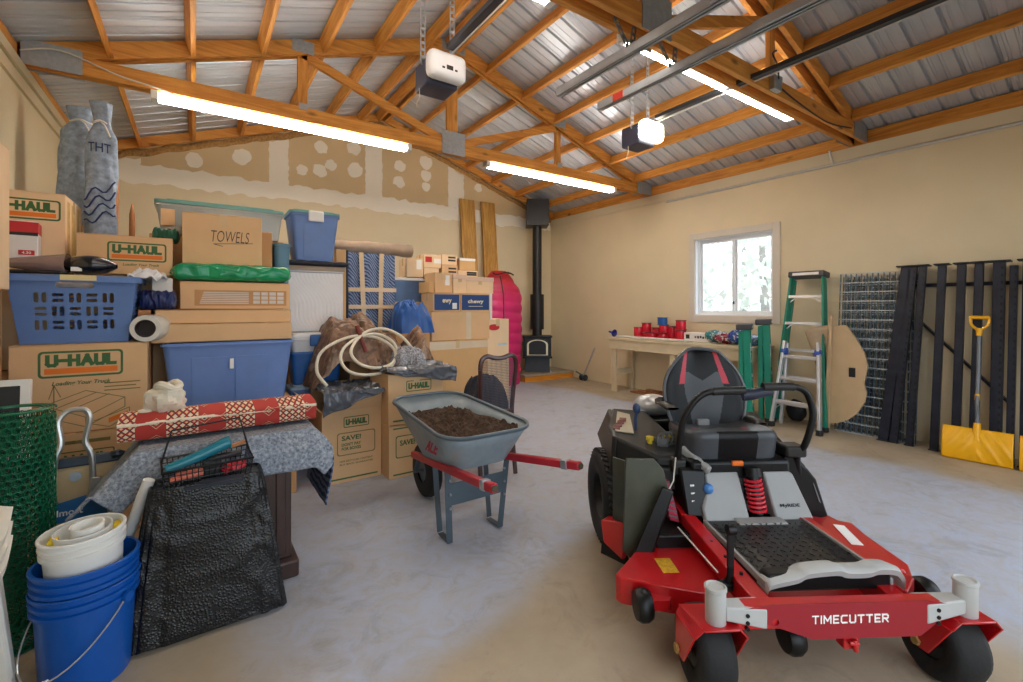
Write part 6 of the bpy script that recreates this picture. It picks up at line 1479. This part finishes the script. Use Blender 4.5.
put('lettering', text_mesh('MyRIDE', .10, .019, .02), MK, mo, (.205, .6325, .405), (R(90-31), 0, 0), smooth=False)
# black body under the seat
c = MB(); c.box(-.24, .28, .72, 1.3, .36, .60); c.box(-.2, .24, .74, 1.05, .54, .60); P('seat_mount', c, MK, bevel=.02)
c = MB(); c.beam((-.165, .70, .555), (-.25, .84, .63), .035, .045); P('seat_arm', c, MG, bevel=.012)
# seat cushion
def cushion(u, v):
    a = 2*pi*v; e = .34
    ca, sa = cos(a), sin(a); sx = abs(ca)**e*(1 if ca > 0 else -1); sy = abs(sa)**e*(1 if sa > 0 else -1)
    kk = (u if u < .5 else 1.0)
    return sx, sy
c = MB(); NUc, NVc = 26, 72
def cus(u, v):
    sx, sy = cushion(u, v)
    if u < .38: k = u/.38; w, d, z = .225*k, .20*k, .722+.02*(abs(sx)*k)**3-.012*(1-k)+.01*(sy*k > .6)*0
    elif u < .52: k = (u-.38)/.14; w, d, z = .225+.024*sin(k*pi/2), .20+.022*sin(k*pi/2), .742-.035*(1-cos(k*pi/2))
    elif u < .86: k = (u-.52)/.34; w, d, z = .249-.006*k, .222-.02*k, .707-.115*k
    else: k = (u-.86)/.14; w, d, z = .243*(1-k), .202*(1-k), .592-.01*k
    x = .03+w*sx*(1-.04*max(0, -sy))*(1-.16*max(0, sy)); y = .95+d*sy
    return (x, y, z-.03*(sy+1)*.5*(u < .6))
def cum(u, v):
    x, y, z = cus(u, v); x -= .03
    if abs(x) < .105+.05*max(0, y-.95): return 0 if y < .84 else 1
    if .13 < abs(x) < .215 and abs(y-(.95+.25*(abs(x)-.17))) < .028 and u < .4: return 2
    return 1
c.grid(cus, 64, 220, cv=True, mfn=cum); P('seat_cushion', c, [VIN_K, VIN_G, VIN_R])
c = MB(); c.box(-.03, .03, .715, .735, .572, .598); P('seat_release', c, mat('orange_plastic', (230, 110, 24), .4, 0, .05), bevel=.006)
# backrest
def bo(t_):   # half width at height t_ (0..1)
    return (.197+.045*sin(pi*min(1, t_*1.15)))*(1 if t_ < .45 else max(0, 1-((t_-.45)/.565)**2.6)**.5)
def bk(u, v, side):
    t_ = v; w = max(bo(t_), .02); x = (2*u-1)*w; z = .665+.465*t_
    q = abs(2*u-1)
    y = 1.10+.10*t_+.05*(1-q**2)*.6-.03*q**3*(1 if side < 0 else .2)
    if side > 0: y += .075*(1-q**4)*(sin(pi*min(1, t_+.12))**.4 if t_ < .88 else max(0, (1-t_)/.12)**.5)+.004
    return (.035+x, y-.05*(side < 0)*(1-q**6)*sin(pi*min(.98, t_*.9+.08))**.5, z)
def bkm(u, v):
    x = abs((2*u-1)*max(bo(v), .02)); t_ = v
    notch = .70-.11*(1-min(1, x/.085))
    red0 = .118-.025*(t_-.62) 
    if t_ > .55 and t_ < .97 and abs(x-(.135-.12*(t_-.55))) < .019*(1.5-t_): return 2
    if t_ < notch and x < .118-.10*max(0, .45-t_): return 1
    return 0
c = MB(); c.grid(lambda u, v: bk(u, v, -1), 120, 110, mfn=bkm); c.mi = 0; c.grid(lambda u, v: bk(u, v, 1), 40, 40)
P('backrest', c, [VIN_K, VIN_G, VIN_R])
c = MB(); pts = [bk(0, v, -1) for v in [i/30 for i in range(31)]]+[bk(1, v, -1) for v in [1-i/30 for i in range(31)]]; c.tube(smoothpath(pts[::2], 3), .010, 6); P('backrest_piping', c, mat('piping_grey', (92, 94, 98), .4, 0, .05))
c = MB(); c.box(-.02, .05, 1.08, 1.11, .66, .72); P('back_hinge', c, MG, bevel=.006)
for s in (-1, 1):
    c = MB(); x = .03+s*.25; c.grid(lambda u, v: (x+.035*cos(2*pi*v), 1.03-.08+.17*u*1.0, .815+.0+.022*sin(2*pi*v)*sin(pi*min(.97, u+.03))**.5-(.09 if s > 0 else 0)), 10, 12, cv=True); c.beam((x, 1.13, .83-(.09 if s > 0 else 0)), (x*.96, 1.22, .80), .03, .03); P('armrest', c, [MKG], ang=60)
# lap bars
def bar(name, pts, r=.0165):
    c = MB(); c.tube(smoothpath(pts, 6), r, 12); return P(name, c, MK)
l_ = bar('steering_lever', [(-.275, .80, .46), (-.27, .77, .60), (-.262, .75, .74), (-.245, .74, .82), (-.20, .73, .90), (-.14, .725, .945), (-.06, .72, .956), (.05, .72, .956)])
c = MB(); c.tube([(-.11, .723, .951), (-.05, .72, .956), (.055, .72, .956)], .021, 12); put('grip', c, MKG, l_)
r_ = bar('steering_lever', [(.40, .80, .46), (.37, .78, .60), (.385, .74, .67), (.41, .72, .80), (.405, .72, .88), (.375, .72, .945), (.32, .72, .972), (.24, .72, .974), (.15, .72, .974)])
c = MB(); c.tube([(.15, .72, .974), (.24, .72, .974), (.31, .72, .972)], .021, 12); put('grip', c, MKG, r_)
c = MB(); c.tube(smoothpath([(.055, .74, .93), (.10, .73, .935), (.16, .73, .945), (.20, .73, .945)]), lambda k: .032-.012*k, 12); P('lever_grip', c, mat('grip_navy', (32, 38, 58), .5, 0, .1))
for q_ in ((-.30, -.235, .74, .83, .52, .60), (.29, .40, .74, .84, .60, .66)): c = MB(); c.box(*q_); P('lever_pivot', c, MKG, bevel=.012)
# left console and fender
c = MB()
top = [(-.36, .80, .60), (-.20, .78, .595), (-.19, 1.05, .64), (-.22, 1.42, .70), (-.44, 1.42, .72), (-.545, 1.12, .68), (-.545, .98, .655)]
c.hexa([(x, y, z-.055) for x, y, z in top], top); c.hexa([(x*.97, y, .42) for x, y, z in top], [(x, y, z-.055) for x, y, z in top]); P('side_console', c, MKG, bevel=.014)
c = MB(); c.hexa([(-.545, .98, .645), (-.36, .80, .59), (-.37, .80, .50), (-.55, .98, .52)], [(-.535, .985, .645), (-.35, .81, .59), (-.36, .81, .50), (-.54, .985, .52)]); c.hexa([(-.57, .97, .45), (-.55, .95, .45), (-.52, 1.4, .55), (-.54, 1.42, .55)], [(-.555, .98, .66), (-.535, .96, .66), (-.44, 1.42, .71), (-.46, 1.44, .71)]); P('fender_side', c, MKG, bevel=.008)
c = MB(); c.hexa([(-.49, .935, .57), (-.385, .835, .545), (-.39, .835, .52), (-.48, .93, .535)], [(-.483, .94, .57), (-.378, .84, .545), (-.383, .84, .52), (-.473, .935, .535)]); P('red_accent', c, MR)
c = MB(); c.hexa([(-.52, 1.05, .667), (-.42, 1.02, .659), (-.36, 1.30, .70), (-.43, 1.33, .712)], [(-.52, 1.05, .672), (-.42, 1.02, .664), (-.36, 1.30, .705), (-.43, 1.33, .717)]); o_ = P('control_decal', c, mat('decal_tan', (176, 164, 140), .45, 0, .1))
c = MB()
for k in range(4): c.obox((-.50+.022*k, 1.09+.035*k, .677+.007*k), (.04, .05, .004), Matrix.Rotation(R(-20), 3, 'Z') @ Matrix.Rotation(R(8), 3, 'X'))
put('decal_marks', c, mat('decal_dark_red', (96, 26, 26), .5, 0, .3), o_, smooth=False)
c = MB(); c.tube([(-.385, 1.1, .66), (-.385, 1.1, .73), (-.38, 1.1, .76)], .009, 8); c.blob((-.38, 1.1, .785), (.022, .022, .032)); P('throttle_lever', c, mat('knob_navy', (42, 62, 96), .4, 0, .05))
for dx, dy in ((-.36, .93), (-.24, .98)): c = MB(); c.cyl((dx, dy, .62), (dx, dy, .65), .014, n=14); c.cyl((dx, dy, .65), (dx, dy, .668), .021, n=14); P('dial_knob', c, mat('knob_yellow', (206, 178, 40), .4, 0, .15))
c = MB()
for k in range(3): c.tube([(-.30+.03*k+.03*cos(a), .90+.012*k, .66+.035*sin(a)) for a in [2*pi*i/16 for i in range(16)]], .006, 6, closed=True)
c.box(-.33, -.27, .9, .95, .62, .66); P('key_bunch', c, mat('key_steel', (110, 112, 112), .35, .7, .2), smooth=False)
# button panel, louvre, linkage on the left of the cover
c = MB(); c.hexa([(-.30, .655, .35), (-.2, .635, .35), (-.2, .8, .35), (-.30, .8, .35)], [(-.31, .72, .565), (-.19, .70, .56), (-.19, .84, .56), (-.31, .84, .565)]); pn = P('button_panel', c, MK, bevel=.01)
c = MB()
for k in range(3): c.obox((-.26, .672+.009*k, .42+.035*k), (.02, .006, .008))
put('button', c, WHT, pn)
c = MB(); c.blob((-.185, .675, .478), (.026, .024, .026)); put('blue_knob', c, mat('knob_blue', (70, 124, 186), .35, 0, .05), pn)
c = MB()
c.hexa([(-.385, .66, .33), (-.335, .655, .32), (-.335, .70, .32), (-.385, .70, .33)], [(-.40, .74, .50), (-.355, .735, .50), (-.355, .78, .50), (-.40, .78, .50)]); lv = P('louvre_panel', c, mat('louvre_dark_red', (88, 20, 34), .45, 0, .2), bevel=.004)
c = MB()
for k in range(7): c.obox((-.365-.003*k, .652+.0125*k, .34+.024*k), (.042, .004, .011), Matrix.Rotation(R(20), 3, 'Y'))
put('louvre_slats', c, mat('louvre_light_red', (176, 40, 66), .4, 0, .1), lv)
c = MB(); c.box(-.46, .25, .56, 1.1, .17, .31); P('underframe', c, MK, bevel=.01)
for q_ in ([(-.30, .72, .62), (-.36, .60, .55), (-.44, .56, .44)], [(-.36, .17, .36), (-.40, .45, .40)]): c = MB(); c.tube(q_, .0035, 6); P('cable', c, mat('bowden_grey', (190, 188, 180), .4, .2, .1))
c = MB(); c.beam((-.300, .19, .515), (-.302, .185, .36), .022, .014, (0, 1, 0)); c.tube(smoothpath([(-.302, .185, .37), (-.305, .185, .33), (-.315, .20, .30), (-.33, .22, .27)]), .013, 8); c.cyl((-.315, .185, .515), (-.285, .185, .515), .02, n=16); c.cyl((-.34, .2, .29), (-.295, .2, .29), .022, n=14); P('height_pedal', c, MK)
# discharge chute flap and deflector
m, nt, p = newmat('chute_rubber'); v = coords(nt); nt.links.new(ramp(nt, tex_noise(nt, v, 4, 4), [(.3, rgb(50, 53, 42)), (.7, rgb(76, 79, 65))]), p.inputs['Base Color']); p.inputs['Roughness'].default_value = .35; CHU = m
c = MB()
fl = [(-.585, .655), (-.45, .65), (-.405, .60), (-.385, .52), (-.39, .42), (-.525, .145), (-.605, .22)]
c.hexa([(x, .595+.03*(z-.1), z) for x, z in fl], [(x, .607+.03*(z-.1), z) for x, z in fl]); P('chute_flap', c, CHU, bevel=.003)
c = MB(); c.hexa([(-.60, .80, .40), (-.555, .74, .40), (-.55, .75, .40), (-.595, .81, .40)], [(-.60, .80, .60), (-.555, .74, .60), (-.55, .75, .60), (-.595, .81, .60)]); c.hexa([(-.60, .80, .22), (-.555, .73, .2), (-.55, .74, .2), (-.595, .81, .22)], [(-.60, .80, .40), (-.555, .74, .40), (-.55, .75, .40), (-.595, .81, .40)]); P('chute_side', c, CHU)
c = MB(); c.hexa([(-.59, .53, .215), (-.505, .52, .19), (-.495, .535, .19), (-.58, .545, .215)], [(-.43, .56, .54), (-.38, .55, .515), (-.37, .565, .515), (-.42, .575, .54)]); P('deflector_bar', c, MK, bevel=.008)
c = MB(); c.hexa([(-.655, .78, .17), (-.58, .70, .12), (-.55, .72, .12), (-.60, .84, .17)], [(-.665, .80, .275), (-.56, .74, .285), (-.54, .76, .285), (-.60, .86, .275)]); c.hexa([(-.58, .66, .20), (-.52, .60, .11), (-.505, .61, .11), (-.56, .68, .20)], [(-.56, .68, .27), (-.51, .62, .15), (-.495, .63, .15), (-.54, .70, .27)]); P('chute_hinge', c, MR, bevel=.006)
c = MB(); c.hexa([(-.665, .79, .11), (-.55, .72, .08), (-.53, .74, .08), (-.60, .86, .11)], [(-.66, .79, .17), (-.56, .71, .12), (-.54, .73, .12), (-.60, .85, .17)]); P('chute_rubber', c, MK)
# deck
top_ = [(-.705, .365), (-.69, .335), (-.40, .225), (.40, .235), (.52, .27), (.60, .38), (.63, .66), (.60, .86), (.45, .98), (-.40, .98), (-.50, .90), (-.53, .58)]
c = MB(); c.hexa([(x, y, .14) for x, y in top_], [(x, y, .25) for x, y in top_]); P('mower_deck', c, MR, bevel=.006, seg=2)
c = MB(); c.hexa([(.30, .34, .24), (.545, .30, .23), (.62, .70, .26), (.36, .82, .26)], [(.30, .36, .275), (.53, .325, .262), (.60, .70, .285), (.34, .80, .30)]); dk = P('deck_belt_cover', c, MR, bevel=.008)
c = MB(); c.hexa([(.44, .5, .2785), (.49, .49, .2775), (.53, .66, .287), (.48, .67, .290)], [(.44, .5, .2805), (.49, .49, .2795), (.53, .66, .289), (.48, .67, .292)]); put('decal', c, WHT, dk)
c = MB(); c.hexa([(.33, .60, .292), (.38, .58, .29), (.40, .68, .294), (.35, .70, .297)], [(.33, .60, .315), (.38, .58, .31), (.40, .68, .31), (.35, .70, .315)]); P('belt_pulley_cover', c, MK, bevel=.005)
c = MB(); c.box(-.50, -.43, .36, .47, .2505, .2525); P('warning_decal', c, mat('decal_yellow', (206, 160, 40), .45, 0, .25, 60))
for x, y, s in ((-.625, .25, 1), (.555, .26, 1), (-.09, .14, 0)):
    c = MB(); z = .125
    c.lathe([(0, -.03), (.03, -.034), (.052, -.03), (.062, -.012), (.062, .012), (.052, .03), (.03, .034), (0, .03)], 28, AX(x, y, z if not s else (.19 if x < 0 else .20))); w = P('anti_scalp_wheel', c, MK, ang=50)
c = MB(); c.hexa([(-.60, .24, .17), (-.52, .24, .17), (-.48, .30, .15), (-.60, .34, .15)], [(-.60, .24, .21), (-.52, .24, .21), (-.48, .30, .21), (-.60, .34, .21)]); P('scalp_wheel_bracket', c, MR)
c = MB(); c.beam((.30, .1, .30), (.46, .24, .26), .05, .05); P('scalp_wheel_bracket', c, MR, bevel=.005)
# right fender
c = MB(); c.prism([(.292, .52), (.384, .36), (.433, .253), (.542, .278), (.477, .475), (.433, .528), (.346, .598), (.30, .60)], 'y', .78, .80)
c.hexa([(.26, .82, .50), (.36, .80, .5), (.40, 1.4, .5), (.26, 1.4, .5)], [(.26, .86, .66), (.345, .85, .65), (.39, 1.4, .70), (.26, 1.4, .70)]); c.hexa([(.36, .80, .42), (.50, .80, .40), (.54, 1.42, .5), (.36, 1.42, .5)], [(.34, .80, .60), (.43, .80, .54), (.52, 1.42, .69), (.36, 1.42, .69)]); P('right_fender', c, MK, bevel=.012)
c = MB(); c.hexa([(.488, .776, .36), (.498, .776, .35), (.498, .779, .35), (.488, .779, .36)], [(.455, .776, .46), (.462, .776, .45), (.462, .779, .45), (.455, .779, .46)]); P('fender_slot', c, mat('slot_grey', (120, 122, 126), .5))
c = MB(); c.blob((.27, 1.02, .70), (.05, .12, .03)); P('right_console_pad', c, MK)
# rear wheels
for s in (-1, 1):
    cx = (-.535 if s < 0 else .43); cy = 1.15
    c = MB(); c.lathe([(.125, -.085), (.16, -.10), (.215, -.105), (.25, -.09), (.262, -.05), (.265, 0), (.262, .05), (.25, .09), (.215, .105), (.16, .10), (.125, .085)], 56, AX(cx, cy, .265))
    w = P('rear_tyre', c, TYR, ang=60)
    c = MB()
    for k in range(44):
        a = 2*pi*k/44
        for q in (-1, 0, 1):
            a2 = a+(.0 if q else pi/44); rr = .267 if q == 0 else .262
            M = Matrix.Rotation(-a2, 3, 'X') @ Matrix.Rotation(q*.5, 3, 'Z')
            pt = Vector((cx+q*.062, cy, .265))+Matrix.Rotation(-a2, 3, 'X') @ Vector((0, 0, rr)); c.obox(pt, (.05, .017, .012), M)
    g = put('tread_lugs', c, mat('tread_rubber', (40, 40, 42), .7, 0, .15, 14), w, smooth=False); g['kind'] = 'stuff'
    c = MB(); c.lathe([(0, -.05), (.04, -.06), (.045, -.035), (.115, -.03), (.125, -.075), (.132, -.085), (.132, .085), (.12, .07), (.11, .03), (0, .03)] if s < 0 else [(0, .05), (.04, .06), (.045, .035), (.115, .03), (.125, .075), (.132, .085), (.132, -.085), (.12, -.07), (.11, -.03), (0, -.03)], 36, AX(cx, cy, .265)); put('rim', c, MK, w)
    c = MB()
    for k in range(5): a = 2*pi*k/5; c.cyl((cx+s*.036, cy+.065*cos(a), .265+.065*sin(a)), (cx+s*.05, cy+.065*cos(a), .265+.065*sin(a)), .008, n=6)
    put('wheel_bolts', c, GALV, w)
# engine behind the seat
c = MB(); c.box(-.24, .27, 1.32, 1.62, .50, .66); P('engine_deck', c, MK, bevel=.02)
c = MB(); c.blob((-.14, 1.5, .72), (.13, .13, .07)); c.cyl((.1, 1.52, .62), (.1, 1.52, .85), .15, .13, 20); P('engine', c, mat('engine_silver', (196, 200, 204), .35, .4, .1), ang=50)

# the body sits a little right of the axle line
SHIFT = {'front_cover': .035, 'suspension_spring': .035, 'shock_absorber': .035, 'foot_platform': .022, 'tread_ribs': .022, 'platform_edge': .022, 'button_panel': .03, 'seat_mount': .02, 'seat_release': .02, 'seat_arm': .03, 'rear_tyre': .028, 'louvre_panel': .03}
for o in mo.children:
    k = o.name.split('.')[0]
    if k in SHIFT and not (k == 'rear_tyre' and o.name != 'rear_tyre'): o.location.x += SHIFT[k]
    if k == 'lettering' and o.location.x > .1: o.location.x += .03
# ================================================================ light
W = bpy.data.worlds.new('sky'); SC.world = W; W.use_nodes = True
bg = W.node_tree.nodes['Background']; bg.inputs['Color'].default_value = (.80, .90, 1.0, 1); bg.inputs['Strength'].default_value = SKY
for i, (x0, x1) in enumerate(((-.3, 2.25), (2.75, 5.1))):
    L = bpy.data.lights.new('doorway_portal', 'AREA'); L.shape = 'RECTANGLE'; L.size = x1-x0; L.size_y = DH; L.cycles.is_portal = True
    o = bpy.data.objects.new('doorway_portal', L); COL.objects.link(o); o.location = ((x0+x1)/2, YF-.1, DH/2); o.rotation_euler = (R(90), 0, 0)
L = bpy.data.lights.new('window_portal', 'AREA'); L.shape = 'RECTANGLE'; L.size = 1.1; L.size_y = 1.1; L.cycles.is_portal = True
o = bpy.data.objects.new('window_portal', L); COL.objects.link(o); o.location = (XR+.12, (WY0+WY1)/2, (WZ0+WZ1)/2); o.rotation_euler = (R(90), 0, R(90))
vs = SC.view_settings; vs.view_transform = 'Standard'; vs.look = 'None'; vs.gamma = 1; vs.exposure = EXPO; vs.use_curve_mapping = False
SC.cycles.max_bounces = 8; SC.cycles.diffuse_bounces = 5; SC.cycles.transparent_max_bounces = 16; SC.cycles.sample_clamp_indirect = 6; SC.cycles.caustics_reflective = False; SC.cycles.caustics_refractive = False
